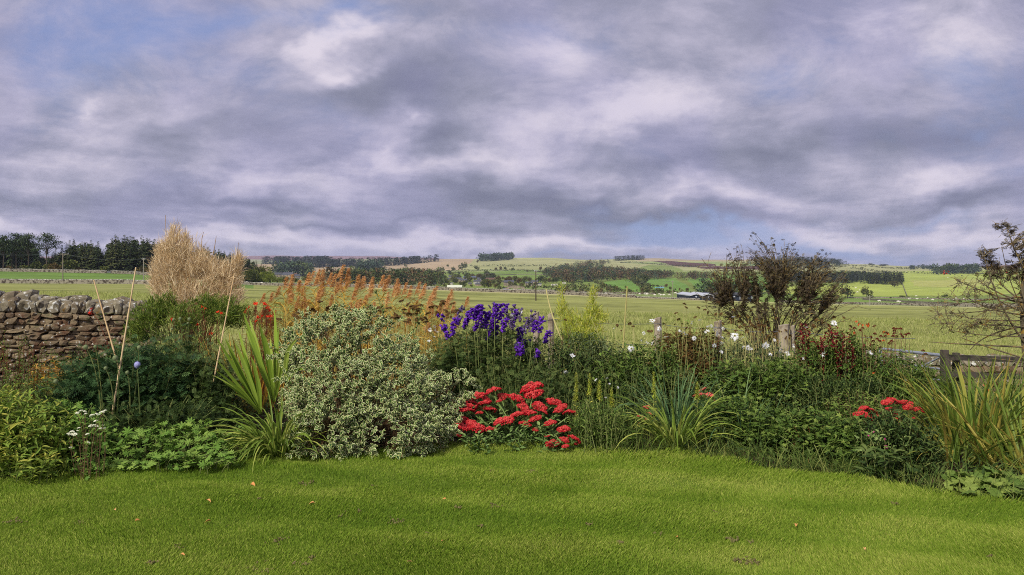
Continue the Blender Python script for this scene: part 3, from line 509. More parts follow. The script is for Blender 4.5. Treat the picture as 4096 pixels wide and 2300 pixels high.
M_hedge = mat('hedge_leaf', (54, 62, 36), (72, 80, 44), (92, 90, 54), rough=.9)
def hedge(label, pts, h=3., lo=700, hi=6000, seed=0, name='hedge'):
    r = np.random.default_rng(seed+60); P = np.array([atpix(x, y, lo, hi) for x, y in pts]); d = np.r_[0, np.cumsum(np.linalg.norm(np.diff(P, axis=0), axis=1))]; n = int(min(1400, max(160, d[-1]/h*5))); s = r.uniform(0, d[-1], n); X = np.interp(s, d, P[:, 0]); Y = np.interp(s, d, P[:, 1]); gap = vnoise(np.stack([s*.02, 0*s, 0*s], -1), seed, 3); hh = h*np.clip(.7+.8*gap, .15, 1.7); Z = gz(X, Y)+hh*r.random(n); g = Geo(); g.inst(LEAFY, np.stack([X+r.normal(size=n)*h*.25, Y+r.normal(size=n)*h*.25, Z], -1), nrm(r.normal(size=(n, 3))+[0, 0, .4]), h*.8*r.uniform(.5, 1.1, n), r.uniform(0, 6, n), r.random(n)); tag(g.build(name, M_hedge), label, 'hedge')
for i, (lab, pts, h, lo) in enumerate([
    ('hedge along the top of the green field above the village', [(1095, 690), (1180, 683), (1300, 680), (1345, 683), (1450, 692), (1500, 694)], 4, 1200),
    ('dark hedge running down between the two green fields on the right', [(1588, 703), (1600, 712), (1618, 724), (1632, 733)], 7, 800),
    ('hedge along the bottom of the green fields left of the dark barns', [(1380, 731), (1480, 733), (1600, 735), (1730, 739)], 4, 600),
    ('hedge curving round the foot of the left green field', [(1496, 711), (1520, 719), (1560, 731)], 3, 800),
    ('hedge line high on the pale hill pasture', [(1180, 671), (1300, 670), (1380, 668)], 6, 1500),
    ('hedge below the heather bank', [(1620, 690), (1700, 690), (1760, 692)], 5, 1200),
    ('hedge across the slope left of the village', [(1060, 686), (1130, 681), (1180, 679)], 6, 1500),
    ('hedge along the top of the sunlit hill', [(2140, 676), (2260, 686), (2380, 688), (2576, 690)], 5, 1300),
    ('hedge on the hill field behind the elder', [(2130, 668), (2200, 672), (2290, 677)], 6, 1800),
    ('dark boundary line right of the hillside wood', [(1560, 661), (1640, 664), (1760, 672)], 5, 1500),
    ('rough bank along the valley road', [(1250, 727), (1330, 724), (1430, 722), (1540, 728)], 4, 700)]):
    hedge(lab, pts, h, lo, seed=i)
r_ = np.random.default_rng(5)
for i in range(80):
    zx = r_.uniform(40, 2000); zy = np.interp(zx, [0, 600, 1100, 2000], [500, 470, 500, 560])+r_.uniform(-30, 90); ftree(*zz(zx, zy), r_.uniform(8, 17), int(r_.choice([0, 1, 1, 2])), r_.uniform(1., 1.5), 'filler')
_fl = [o for o in S.objects if o.get('label') == 'filler']; _fl.sort(key=lambda o: o.location[0]/o.location[1])
for i, o in enumerate(_fl): o['label'] = 'garden tree among the village roofs, the %s counting from the left' % ORD[i]
# ================================================================ houses
M_stone = mat('house_stone', (158, 146, 124), (140, 128, 108), rough=.9, noise=(.7, (110, 100, 86), .45, .65)); M_white = mat('white_render', (186, 182, 168), rough=.8)
M_slate = mat('slate_roof', (84, 86, 92), (70, 72, 78), rough=.6); M_brownroof = mat('tile_roof', (100, 78, 66), rough=.8); M_glass = mat('window_glass', (44, 48, 56), rough=.2, spec=.5); M_creamsheet = mat('cream_sheeting', (200, 202, 178), (188, 192, 168), rough=.5)
def house(name, label, w, d, hw, hr, wall, roof, group=None, nw=3, chim=True, cat='house', dormer=False):
    o = thing(name, label, cat, group=group); g = Geo(); x, y = w/2, d/2
    v = [(-x, -y, -2), (x, -y, -2), (x, y, -2), (-x, y, -2), (-x, -y, hw), (x, -y, hw), (x, y, hw), (-x, y, hw), (-x, 0, hw+hr), (x, 0, hw+hr)]
    g.add(v, [(0, 1, 5, 4), (1, 2, 6, 5), (2, 3, 7, 6), (3, 0, 4, 7)], 0); g.add([v[4], v[7], v[8], v[5], v[6], v[9]], [(0, 1, 2), (4, 3, 5)], 0); g.build('wall', wall, o)
    r = Geo(); e = .35
    for s in (-1, 1):
        a = np.array([(-x-e, s*(y+e), hw-e*hr/y), (x+e, s*(y+e), hw-e*hr/y), (x+e, 0, hw+hr), (-x-e, 0, hw+hr)]); b = a+np.array([0, 0, .2]); r.add(np.r_[a, b], [(0, 1, 2, 3), (7, 6, 5, 4), (0, 4, 5, 1), (1, 5, 6, 2), (3, 2, 6, 7), (0, 3, 7, 4)], 0)
    ro = r.build('roof', roof, o)
    if chim:
        c = Geo(); c.box((x-.6, 0, hw+hr+.4), (.8, .7, 1.6)); c.box((x-.6, 0, hw+hr+1.3), (.3, .3, .3)); c.build('chimney', wall, ro)
    for i in range(nw):
        wx = -x+w*(i+.5)/nw
        for lv in ([hw*.3, hw*.75] if hw > 4 else [hw*.55]):
            q = Geo(); q.box((wx, -y-.03, lv), (.95, .12, 1.15)); q.build('window', M_glass, o)
    return o
HP = [house('stone_house', 'x', 14, 8, 5.2, 3, M_stone, M_slate, 'houses of the village', 3), house('white_house', 'x', 13, 8, 5, 2.6, M_white, M_slate, 'houses of the village', 3), house('stone_cottage', 'x', 11, 7, 3.2, 2.8, M_stone, M_slate, 'houses of the village', 2), house('brown_house', 'x', 14, 8, 5, 2.6, M_stone, M_brownroof, 'houses of the village', 3)]
def hplace(k, x, yb, wp, lab, lo=800, rz=None, mx=1.6):
    p = atpix(x, yb, lo, 5000); s = wp/F*p[1]/14; s = min(s, mx); o = HP[k]; rz = rng.normal()*.25 if rz is None else rz; loc = tuple(p)
    if id(o) in USED: return dup(o, loc, rz, s, lab)
    USED.add(id(o)); o.location = loc; o.rotation_euler = (0, 0, rz); o.scale = (s,)*3; o['label'] = lab
for k, zx, zy, w, lab in [(0, 1600, 600, 24, 'large stone house with a broad slate roof at the edge of the meadow'), (0, 1900, 600, 18, 'grey house with dormers at the right of the village'), (0, 1985, 572, 16, 'stone house behind the dormer house'), (1, 2045, 600, 13, 'long low white building right of the dormer house'), (1, 1140, 578, 20, 'white fronted terrace in the middle of the village'), (2, 1160, 602, 20, 'dark roofed row below the white terrace'), (0, 940, 552, 16, 'stone house above the cream barn, right one'), (0, 860, 540, 18, 'stone house above the cream barn, left one'), (2, 730, 522, 15, 'cottage with a pale gable left of the stone houses'), (3, 1330, 552, 22, 'brown roofed stone house among tall trees'), (2, 1190, 535, 22, 'long low house behind the white terrace'), (2, 1520, 548, 10, 'small cottage with a red gable'), (2, 1560, 548, 8, 'second cottage beside the red gable'), (2, 480, 592, 17, 'low stone house on the left side of the village'), (0, 570, 500, 17, 'stone house high on the left of the village'), (0, 625, 572, 10, 'narrow pale house in the left of the village'), (1, 755, 582, 10, 'small white house above the cream barn'), (2, 745, 478, 13, 'cottage below the hill field'), (2, 1030, 582, 12, 'stone cottage between the cream barn and the terrace'), (3, 560, 465, 14, 'brown roofed house highest on the left'), (0, 20, 575, 12, 'grey house seen between the reed plumes'), (2, 300, 580, 14, 'stone cottage just above the reed plumes')]:
    hplace(k, *zz(zx, zy), w, lab)
def z2(zx, zy): return ((900+zx/3.68)*.6289, (980+zy/3.68)*.6289)
for k, zx, zy, w, lab in [(0, 770, 474, 20, 'grey roofed house at the left end of the distant estate'), (1, 890, 462, 22, 'long white house of the distant estate'), (3, 1005, 470, 18, 'brown fronted house of the distant estate'), (0, 1140, 440, 18, 'tall gabled grey house of the distant estate'), (1, 1180, 462, 14, 'pale house beside the tall gabled one'), (0, 930, 492, 26, 'low row in front of the long white house'), (0, 1050, 492, 18, 'low row in front of the brown house'), (3, 720, 420, 16, 'brown roofed house highest in the distant estate'), (1, 1300, 462, 9, 'white house just left of the tall reeds'), (1, 1095, 348, 8, 'white farmhouse alone below the conifers'), (2, 1075, 500, 10, 'small dark house in front of the estate'), (2, 2555, 590, 14, 'stone house behind the right reed plumes')]:
    hplace(k, *z2(zx, zy), w, lab, 900, mx=2.2)
# cream barn
p = atpix(1144, 728.5, 700, 2000); s = 36/F*p[1]; b = house('cream_barn', 'large cream sheet metal barn at the edge of the village', s, s*.5, s*.14, s*.13, M_creamsheet, M_creamsheet, nw=0, chim=False, cat='barn'); b.location = tuple(p)
g = Geo()
for i in range(2): g.box(((i-.5)*s*.5, -s*.25-.1, s*.06), (.25, .2, s*.14))
g.build('door_post', M_stone, b)
p = atpix(zz(1045, 492)[0], zz(1045, 492)[1], 900, 3000); s = 40/F*p[1]; b = house('long_barn', 'long low barn with a blue grey roof above the village', s, s*.22, s*.07, s*.07, M_stone, mat('blue_roof', (88, 96, 112), rough=.5), nw=0, chim=False, cat='barn'); b.location = tuple(p)
for i in range(5):
    g = Geo(); g.box((-s*.4+s*.2*i, -s*.11-.05, s*.03), (s*.1, .15, s*.055)); g.build('opening', M_glass, b)
# turquoise barn on the right
p = atpix(zz(1610, 640, 2200)[0], zz(1610, 640, 2200)[1], 600, 2000); s = 22/F*p[1]
b = house('turquoise_barn', 'low farm shed with a turquoise roof at the field foot', s, s*.3, s*.08, s*.08, M_stone, mat('turquoise_roof', (96, 146, 146), rough=.5), nw=2, chim=False, cat='shed'); b.location = tuple(p)
p2 = atpix(zz(1640, 618, 2200)[0], zz(1640, 618, 2200)[1], 600, 2000); b = house('grey_barn', 'low grey shed behind the turquoise roofed one', s*.6, s*.3, s*.1, s*.05, M_white, M_slate, nw=1, chim=False, cat='shed'); b.location = tuple(p2)
# dark barns with white gable edges: three bays
M_dark = mat('dark_cladding', (38, 44, 56), (46, 52, 64), rough=.7); M_pale = mat('pale_roof_sheet', (180, 184, 190), rough=.4)
p = atpix(1734, 754, 430, 1500); Yb = p[1]; u_ = Yb/F
for i, (x0, x1, lab) in enumerate([(1735, 1767, 'left bay of the dark barns with a white roof edge'), (1767.5, 1796, 'second dark barn bay with a white roof edge'), (1796.5, 1830, 'third dark barn half hidden by the elder bush'), (1831, 1862, 'fourth dark barn behind the elder stems'), (1863, 1892, 'fifth dark barn behind the elder stems')]):
    w = (x1-x0)*u_; q = G3((x0+x1)/2, Yb); bz = EYE-(753.5-HY)*u_; o = thing('dark_barn', lab, 'barn', (q[0], Yb, bz), 'dark barns at the field edge')
    he = 9.5*u_; hr = 4*u_ if i < 2 else 3.5*u_; D = 34.
    g = Geo(); x = w/2-.15; v = [(-x, 0, -3), (x, 0, -3), (x, D, -3), (-x, D, -3), (-x, 0, he), (x, 0, he), (x, D, he), (-x, D, he), (0, 0, he+hr), (0, D, he+hr)]
    g.add(v, [(0, 1, 5, 4), (1, 2, 6, 5), (2, 3, 7, 6), (3, 0, 4, 7)]); g.add([v[4], v[5], v[8], v[7], v[6], v[9]], [(0, 1, 2), (4, 3, 5)]); g.build('wall', M_dark, o)
    r = Geo(); y0 = -.6
    for s in (-1, 1):
        a = np.array([(s*(x+.1), y0, he-.1), (0, y0, he+hr), (0, D, he+hr), (s*(x+.1), D, he-.1)]); bq = a+np.array([0, 0, .5]); r.add(np.r_[a, bq], [(0, 1, 2, 3), (7, 6, 5, 4), (0, 4, 5, 1), (1, 5, 6, 2), (3, 2, 6, 7), (0, 3, 7, 4)])
    r.build('roof', M_pale if i < 2 else M_slate, o)
    c = Geo(); c.tubes([[(0, -.2, he*.78), (0, -.5, he*.78)]], [[.45, .45]], 10); c.add([(0.45*math.cos(a), -.5, he*.78+.45*math.sin(a)) for a in np.arange(10)*.6283], [list(range(10))]); c.build('vent', M_pale, o)
    c = Geo(); c.box((x, -.15, he/2), (.35, .3, he)); c.build('corner_post', M_pale, o)
# road, bridge
M_road = mat('road_asphalt', (128, 128, 132), rough=.9); M_rdst = M_stone
p = atpix(1276, 727, 650, 1500); g = Geo(); q = [atpix(*a, 650, 1500)+np.array([0, 0, .35]) for a in ((1262, 729.5), (1283, 729.5), (1278, 725), (1290, 722), (1284, 722), (1268, 725))]
g.add(q, [(0, 1, 2, 5), (5, 2, 3, 4)]); tag(g.build('road', M_road), kind='structure')
p = atpix(1296, 728, 650, 1500); o = thing('stone_bridge', 'small humped stone bridge with two arches by the lane', 'bridge', tuple(p)); g = Geo(); n = 13; L_ = 9.
xs_ = np.linspace(-L_, L_, n*2-1); top = 3.4-1.6*(xs_/L_)**2
bot = np.where(np.abs(np.abs(xs_)-4) < 2.7, np.sqrt(np.clip(2.7**2-(np.abs(xs_)-4)**2, 0, None))*.75-.4, -1.5)
for yy in (0, 3.5): g.add([(a, yy, b) for a, b in zip(xs_, bot)]+[(a, yy, b) for a, b in zip(xs_, top)], [(i, i+1, i+1+len(xs_), i+len(xs_)) for i in range(len(xs_)-1)])
g.add([(a, yy, b) for yy in (0, 3.5) for a, b in zip(xs_, top)], [(i, i+1, i+1+len(xs_), i+len(xs_)) for i in range(len(xs_)-1)])
g.add([(a, yy, b) for yy in (0, 3.5) for a, b in zip(xs_, bot)], [(i, i+1, i+1+len(xs_), i+len(xs_)) for i in range(len(xs_)-1)]); g.build('arches', M_stone, o); c = Geo()
for i in range(len(xs_)-1): c.box(((xs_[i]+xs_[i+1])/2, -.02, (top[i]+top[i+1])/2+.25), (.7, .5, .35))
c.build('parapet', M_stone, o)
# parked cars and caravans far off
M_car = [mat('paint_white', (214, 216, 220), rough=.3), mat('paint_grey', (120, 124, 130), rough=.3), mat('paint_blue', (60, 78, 110), rough=.3)]; M_tyre = mat('tyre_rubber', (28, 28, 30), rough=.8)
def car(m):
    o = thing('parked_car', 'x', 'car', group='cars parked left of the cream barn'); g = Geo(); v = []
    prof = [(-2.1, .35), (-2.1, .85), (-1.2, .95), (-.7, 1.45), (.9, 1.45), (1.5, .98), (2.1, .8), (2.1, .35)]
    n = len(prof); g.add([(x, y, z) for y in (-.85, .85) for x, z in prof], [(i, (i+1) % n, (i+1) % n+n, i+n) for i in range(n)]); g.add([(x, -.85, z) for x, z in prof], [list(range(n))]); g.add([(x, .85, z) for x, z in prof], [list(range(n))]); g.build('body', m, o)
    w = Geo(); w.add([(-1., -.87, .98), (1.2, -.87, .98), (.8, -.87, 1.38), (-.65, -.87, 1.38)], [(0, 1, 2, 3)]); w.build('window', M_glass, o)
    for x in (-1.3, 1.3):
        for y in (-.86, .86):
            t = Geo(); t.tubes([[(x, y-.1, .33), (x, y+.1, .33)]], [[.33, .33]], 10); t.add([(x+.33*math.cos(a), y-.1 if y < 0 else y+.1, .33+.33*math.sin(a)) for a in np.arange(10)*.6283], [list(range(10))]); t.build('wheel', M_tyre, o)
    return o
CR = [car(m) for m in M_car]
for i, (zx, zy) in enumerate([(400, 640), (425, 637), (450, 641), (475, 636), (500, 640), (530, 642), (560, 640), (590, 637), (615, 643)]):
    q = tuple(atpix(*zz(zx, zy), 700, 1500)); o = CR[i % 3]; lab = '%s car, %s in the row parked left of the cream barn' % (('white', 'grey', 'dark blue')[i % 3], ('first', 'second', 'third', 'fourth', 'fifth', 'sixth', 'seventh', 'eighth', 'last')[i])
    if i < 3: o.location = q; o.rotation_euler = (0, 0, .3*i); o['label'] = lab
    else: dup(o, q, .4*i, 1., lab)
def caravan(x, yb, lab):
    q = atpix(x, yb, 700, 2500); o = thing('caravan', lab, 'caravan', tuple(q), 'caravans by the lane'); g = Geo(); pr = [(-2.6, .5), (-2.9, 1.6), (-2.3, 2.5), (2.2, 2.6), (2.8, 1.7), (2.6, .5)]; n = 6
    g.add([(a, y, z) for y in (-1.1, 1.1) for a, z in pr], [(i, (i+1) % n, (i+1) % n+n, i+n) for i in range(n)]); g.add([(a, -1.1, z) for a, z in pr], [list(range(n))]); g.add([(a, 1.1, z) for a, z in pr], [list(range(n))]); g.build('body', M_white, o)
    w = Geo(); w.box((-.5, -1.12, 1.8), (1.6, .06, .6)); w.build('window', M_glass, o); t = Geo(); t.tubes([[(0, -1.15, .35), (0, -.9, .35)]], [[.35, .35]], 10); t.build('wheel', M_tyre, o)
caravan(*zz(85, 598, 2200), 'white caravan standing beside the lane right of the village'); caravan(*zz(208, 572, 2200), 'small pale caravan farther up the lane'); caravan(*zz(45, 600, 2200), 'low white trailer left of the caravan')
# ================================================================ field walls, poles, sheep
M_wallfar = mat('field_wall_stone', (150, 144, 126), (122, 114, 98), rough=.95, noise=(1.3, (70, 62, 54), .45, .62)); M_cope = mat('coping_stone', (188, 186, 172), (158, 154, 140), rough=.95, noise=(1.1, (110, 104, 92), .5, .65))
def fwall(name, label, pts, h, cope=True, th=.6, n=None, jag=.12, seed=0):
    """pts: (px, Y) along the wall"""
    r = np.random.default_rng(seed); o = thing(name, label, 'wall'); P = np.array(pts, float); n = n or 260; s = np.linspace(0, 1, n); xp = np.interp(s, np.linspace(0, 1, len(P)), P[:, 0]); Yp = np.interp(s, np.linspace(0, 1, len(P)), P[:, 1]); X = (xp-CX)/F*Yp; Z = gz(X, Yp)
    hh = h*(1+jag*vnoise(np.stack([X*.2, Yp*.2, 0*X], -1), seed, 2))+r.normal(size=n)*.02; v = np.concatenate([np.stack([X, Yp-th/2, Z-.8], -1), np.stack([X, Yp-th*.35, Z+hh], -1), np.stack([X, Yp+th*.35, Z+hh], -1), np.stack([X, Yp+th/2, Z-.8], -1)])
    i = np.arange(n-1); g = Geo()
    for k in range(3): g.add(v, np.stack([i+k*n, i+1+k*n, i+1+(k+1)*n, i+(k+1)*n], -1))
    g.build('wall_face', M_wallfar, o)
    if cope:
        c = Geo(); m = min(n*2, 600); s2 = np.linspace(0, n-1.001, m); a = s2.astype(int); f = s2-a; X2 = X[a]*(1-f)+X[a+1]*f; Y2 = Yp[a]*(1-f)+Yp[a+1]*f; Z2 = (Z+hh)[a]*(1-f)+(Z+hh)[a+1]*f; L_ = np.hypot(X[-1]-X[0], Yp[-1]-Yp[0])/m
        c.inst(OCT, np.stack([X2, Y2, Z2+.08], -1), rdir(m, 0), np.stack([np.full(m, L_*.75), np.full(m, .32), r.uniform(.12, .26, m)], -1)); c.build('coping', M_cope, o)
    return o
fwall('stone_wall', 'long dry stone wall across the middle of the left fields, in front of the power poles', [(-60, 250), (100, 250), (200, 249), (300, 250), (360, 248), (420, 250)], 1.15, seed=1)
fwall('stone_wall', 'dry stone wall at the foot of the conifer plantation', [(-60, 412), (150, 412), (250, 412), (268, 412)], 1.35, seed=2)
fwall('stone_wall', 'dry stone wall right of the field gate below the plantation', [(279, 412), (340, 414), (420, 416)], 1.35, seed=3)
fwall('stone_wall', 'dry stone wall between the tan bamboo and the reeds', [(560, 420), (700, 420), (850, 420)], 1.25, seed=4)
fwall('stone_wall', 'dry stone wall running out of the reeds along the far edge of the pasture', [(850, 420), (1000, 420), (1120, 421), (1300, 423), (1480, 424), (1600, 423)], 1.5, seed=5, n=400)
fwall('stone_wall', 'low thin far end of the pasture wall towards the dark barns', [(1600, 424), (1700, 424), (1760, 424)], .6, seed=6)
fwall('stone_wall', 'dark broken wall at the right edge of the pasture', [(1950, 440), (2100, 440), (2250, 441), (2420, 438), (2640, 430)], 1.3, seed=7, cope=False)
fwall('stone_wall', 'dark wall slanting down the right valley from the two round trees', [(2170, 760), (2230, 640), (2300, 560), (2400, 500), (2640, 470)], 1.6, seed=8, cope=False)
a = atpix(2271, 717, 900, 1500); b = atpix(2282, 748, 700, 1500); fwall('stone_wall', 'wall running uphill from the valley to the plantation corner', [(2271, a[1]), (2276, (a[1]+b[1])/2), (2282, b[1])], 2.6, seed=9, th=1.6, cope=False)
fwall('stone_wall', 'wall crossing the hillside under the hedge trees', [(1180, 1750), (1300, 1850), (1390, 1850), (1450, 1700)], 1.6, seed=10, cope=False)
fwall('stone_wall', 'long wall along the foot of the sunlit hill', [(2130, 900), (2250, 880), (2400, 860), (2640, 820)], 1.4, seed=11, cope=False)
fwall('stone_wall', 'wall along the bottom of the lower green fields', [(1300, 640), (1500, 640), (1650, 650)], 1.3, seed=12, cope=False)
M_gal = mat('galvanised_steel', (150, 156, 164), (130, 136, 146), rough=.4, spec=.5); M_wood = mat('weathered_wood', (150, 138, 120), (120, 108, 92), rough=.9, noise=(9, (92, 82, 70), .48, .62)); M_pole = mat('pole_wood', (150, 146, 132), (120, 112, 98), rough=.9); M_wire = mat('wire', (96, 100, 104), rough=.5)
q = G3(268.5, 412); o = thing('field_gate', 'pale metal gate in the gap of the plantation wall', 'gate', tuple(q)); g = Geo()
for z in (.25, .5, .75, 1.0, 1.25): g.tubes([[(0, 0, z), (2.2, 0, z)]], .04, 6)
g.build('bars', M_gal, o)
for x in (-.05, 2.3):
    g = Geo(); g.box((x, 0, .6), (.18, .18, 1.6)); g.build('gate_post', M_wood, o)
def pole(x, ytop, Y, lab, arm=1.9, group='wooden power poles in the fields', bz=None, dark=False, twin=False):
    p = G3(x, Y); top = EYE-(ytop-HY)/F*Y; h = top-p[2]; o = thing('power_pole', lab, 'pole', tuple(p), group); g = Geo(); g.tubes([[(0, 0, -.5), (0, 0, h*.5), (0, 0, h)]], [[.17, .15, .12]], 8); g.build('post', M_bark if dark else M_pole, o)
    if arm:
        g = Geo(); g.box((0, 0, h-.25), (arm*2, .14, .16)); g.add([(0, -.1, h-1.1), (.1, -.1, h-1.1), (arm*.5, -.1, h-.3), (arm*.4, -.1, h-.3)], [(0, 1, 2, 3)]); g.build('crossarm', M_pole, o)
        for s in (-.9, 0, .9):
            i = Geo(); i.tubes([[(s*arm, 0, h-.2), (s*arm, 0, h+.02), (s*arm, 0, h+.2)]], [[.05, .09, .04]], 6); i.build('insulator', M_pale, o)
    return np.array([p[0], Y, top])
t0 = pole(158, 637, 255, 'wooden power pole with a wide crossarm above the left field'); t1 = pole(361, 650, 258, 'power pole with a narrow bracket beside the tan bamboo', .5)
t2 = pole(1348, 681, 208, 'dark slender pole standing in the pasture right of the village', .35, dark=True); t3 = pole(1692, 707, 425, 'pole with short crossarm at the far pasture edge', .8); t4 = pole(2188, 744, 380, 'pole with crossarm in the right hand field', 1.3)
t5 = pole(1104, 676, 425, 'dark pole in front of the left part of the village', .5, dark=True)
def wire(a, b, lab, sag=1.2, off=0.):
    g = Geo(); t = np.linspace(0, 1, 24)[:, None]; P = a*(1-t)+b*t; P[:, 2] -= sag*4*(t*(1-t))[:, 0]; P[:, 0] += off; g.tubes(P[None], .028, 4); tag(g.build('power_line', M_wire), lab, 'wire', 'wires between the power poles')
wire(np.array([-190., 250, t0[2]+2.2]), t0-np.array([0, 0, .1]), 'wire from the left edge to the wide crossarm pole', 1.4); wire(t0, t1, 'wire between the two left poles'); wire(t1, t5+np.array([0, 0, 0]), 'long wire from the second pole past the tan bamboo towards the village', 1.5); wire(t2, t3, 'wire between the two poles of the pasture', 1.5); wire(t3, np.array([60., 560, -5]), 'wire leading from the far pole towards the dark barns'); wire(t5, t2, 'wire crossing in front of the village', 1.5)
M_wool = mat('sheep_wool', (226, 222, 206), (205, 198, 182), rough=.95); M_cow = mat('black_cattle_hide', (34, 32, 32), rough=.8); M_hoof = mat('dark_leg', (60, 52, 46), rough=.8)
def beast(name, cat, m, s, group, label):
    o = thing(name, label, cat, group=group); g = Geo(); v, f = T_blob(2); w = v.copy(); x = v[:, 0]
    w = np.stack([v[:, 0]*.58, v[:, 1]*(.26-.03*x), v[:, 2]*.27+.62-.02*x], -1)*s; g.add(w, f[0][0]); h = v*np.array([.16, .1, .11]); h[:, 0] += .72; h[:, 2] += .55+0*x; h[:, 2] -= .25*(v[:, 0]*.16); g.add(h*s, f[0][0])
    nk = np.array([[(.45, 0, .68), (.6, 0, .62), (.7, 0, .58)]])*s; g.tubes(nk, .11*s, 8)
    for x0 in (-.38, .36):
        for y0 in (-.13, .13): g.tubes(np.array([[(x0, y0, .55), (x0-.02, y0, .28), (x0, y0, 0)]])*s, np.array([[.08, .045, .035]])*s, 6)
    for y0 in (-1, 1): g.add(np.array([(.66, y0*.06, .64), (.62, y0*.17, .67), (.68, y0*.14, .6)])*s, [(0, 1, 2)])
    g.tubes(np.array([[(-.57, 0, .68), (-.62, 0, .55), (-.61, 0, .4)]])*s, .025*s, 5); g.build('body', m, o, smooth=True)
    return o
SH = beast('sheep', 'sheep', M_wool, 1.25, 'white sheep grazing in the fields', 'x'); CO = beast('cow', 'cow', M_cow, 2.1, 'black cattle grazing on the hill', 'x')
def zs(lst, proto, conv, lab, lo, hi, sc=1.):
    base_lab = lab; rk = np.argsort(np.argsort([a for a, b in lst]))
    for i, (a, b) in enumerate(lst):
        lab = ORD[int(rk[i])]+' from the left: '+base_lab
        q = tuple(atpix(*conv(a, b), lo, hi)); rz = rng.choice([0, math.pi])+rng.normal()*.5
        if id(proto) in USED: dup(proto, q, rz, sc*rng.uniform(.9, 1.1), lab)
        else: USED.add(id(proto)); proto.location = q; proto.rotation_euler = (0, 0, rz); proto.scale = (sc,)*3; proto['label'] = lab
zs([(262, 500), (390, 506), (470, 512), (540, 522), (562, 528), (320, 568), (540, 576), (572, 530)], SH, z2, 'white sheep in the green field left of the reeds', 430, 800, 1.05)
zs([(820, 730), (1400, 728), (1320, 738), (1430, 726), (1545, 750), (1610, 730), (1635, 748), (1680, 748), (1760, 744), (1845, 720), (1890, 738), (1975, 738), (1950, 722), (1865, 722), (1425, 742), (1925, 730)], SH, lambda a, b: zz(a, b, 2200), 'white sheep in the valley field left of the dark barns', 430, 900, 1.3)
zs([(705, 735), (950, 752), (1085, 706), (1100, 703), (1190, 706), (1180, 668), (1330, 695), (1700, 700), (1715, 703), (1800, 706), (1660, 720), (1395, 720)], SH, z5, 'white sheep in the right valley', 450, 1200, 1.5)
zs([(400, 560), (450, 590), (420, 620), (90, 350), (750, 330), (1050, 350), (1215, 352), (1590, 430), (1500, 320), (1100, 356)], SH, z5, 'white sheep dotted on the sunlit hill', 800, 2500, 1.8)
zs([(1290, 372), (1360, 356), (1380, 370), (1465, 388), (1495, 380), (1505, 378), (1550, 388), (1557, 378), (1605, 378), (1620, 390), (1680, 390), (1770, 405)], CO, z5, 'black cow on the sunlit hill', 900, 2500, 1.5)
# ================================================================ garden ground
EDGE = [(-900, 1300), (-200, 1235), (0, 1213), (170, 1200), (300, 1190), (430, 1166), (560, 1150), (740, 1158), (900, 1152), (1050, 1135), (1150, 1126), (1280, 1128), (1460, 1130), (1560, 1145), (1700, 1150), (1850, 1165), (1980, 1190), (2130, 1206), (2250, 1230), (2400, 1250), (2576, 1275), (3300, 1400)]
_e = np.array([((x-CX)/F*3400/(y-HY), 3400/(y-HY)) for x, y in EDGE]); _e = _e[np.argsort(_e[:, 0])]
def edgeY(X): return np.interp(X, _e[:, 0], _e[:, 1])+.05*np.sin(X*5)+.03*np.sin(X*13+1)
def lawnz(X, Y): return .012+.022*np.sin(X*1.3+Y*2.9)*np.sin(Y*4.1-X*.7+1)+.012*np.sin(X*4.7+Y*6.3)+.008*np.sin(X*9+2)*np.sin(Y*11)
M_soil = mat('garden_soil', (64, 50, 38), (78, 62, 46), rough=1., noise=(6, (44, 34, 26), .4, .65), bump=(30, .8, .02))
M_turf = mat('lawn_turf', (92, 112, 36), (100, 118, 40), rough=1., noise=[(14, (78, 90, 34), .5, .75)], bump=(60, .8, .01))
def sheet(name, xs, ys, zf, m, kind='structure', label=None, wrap=None):
    X, Y = np.meshgrid(xs, ys)
    if wrap: Y = wrap(X, Y)
    n, k = X.shape; i = np.arange(n-1)[:, None]*k; j = np.arange(k-1)[None]; f = np.stack([i+j, i+j+1, i+k+j+1, i+k+j], -1).reshape(-1, 4)
    g = Geo(); g.add(np.stack([X, Y, zf(X, Y)], -1), f, 0, .5); return tag(g.build(name, m, smooth=True), label, kind=kind)
sheet('ground', np.linspace(-80, 80, 120), np.concatenate([np.linspace(-40, 3, 20), np.linspace(3.5, 16.5, 90)]), lambda X, Y: gz(X, Y)-.05+.02*np.sin(X*7)*np.sin(Y*6)*(Y > 7)-.04*(Y > 13.9), M_soil, label='bare soil of the garden bed')
sheet('lawn', np.concatenate([np.linspace(-30, -7, 30), np.linspace(-6.9, 6.9, 240), np.linspace(7, 30, 30)]), np.linspace(0, 1, 120), lambda X, Y: lawnz(X, Y)-.06*(Y > edgeY(X)-.02), M_turf, label='mown lawn in front of the border', wrap=lambda X, T: -30+(edgeY(X)+30)*(1-(1-T)**2.5))
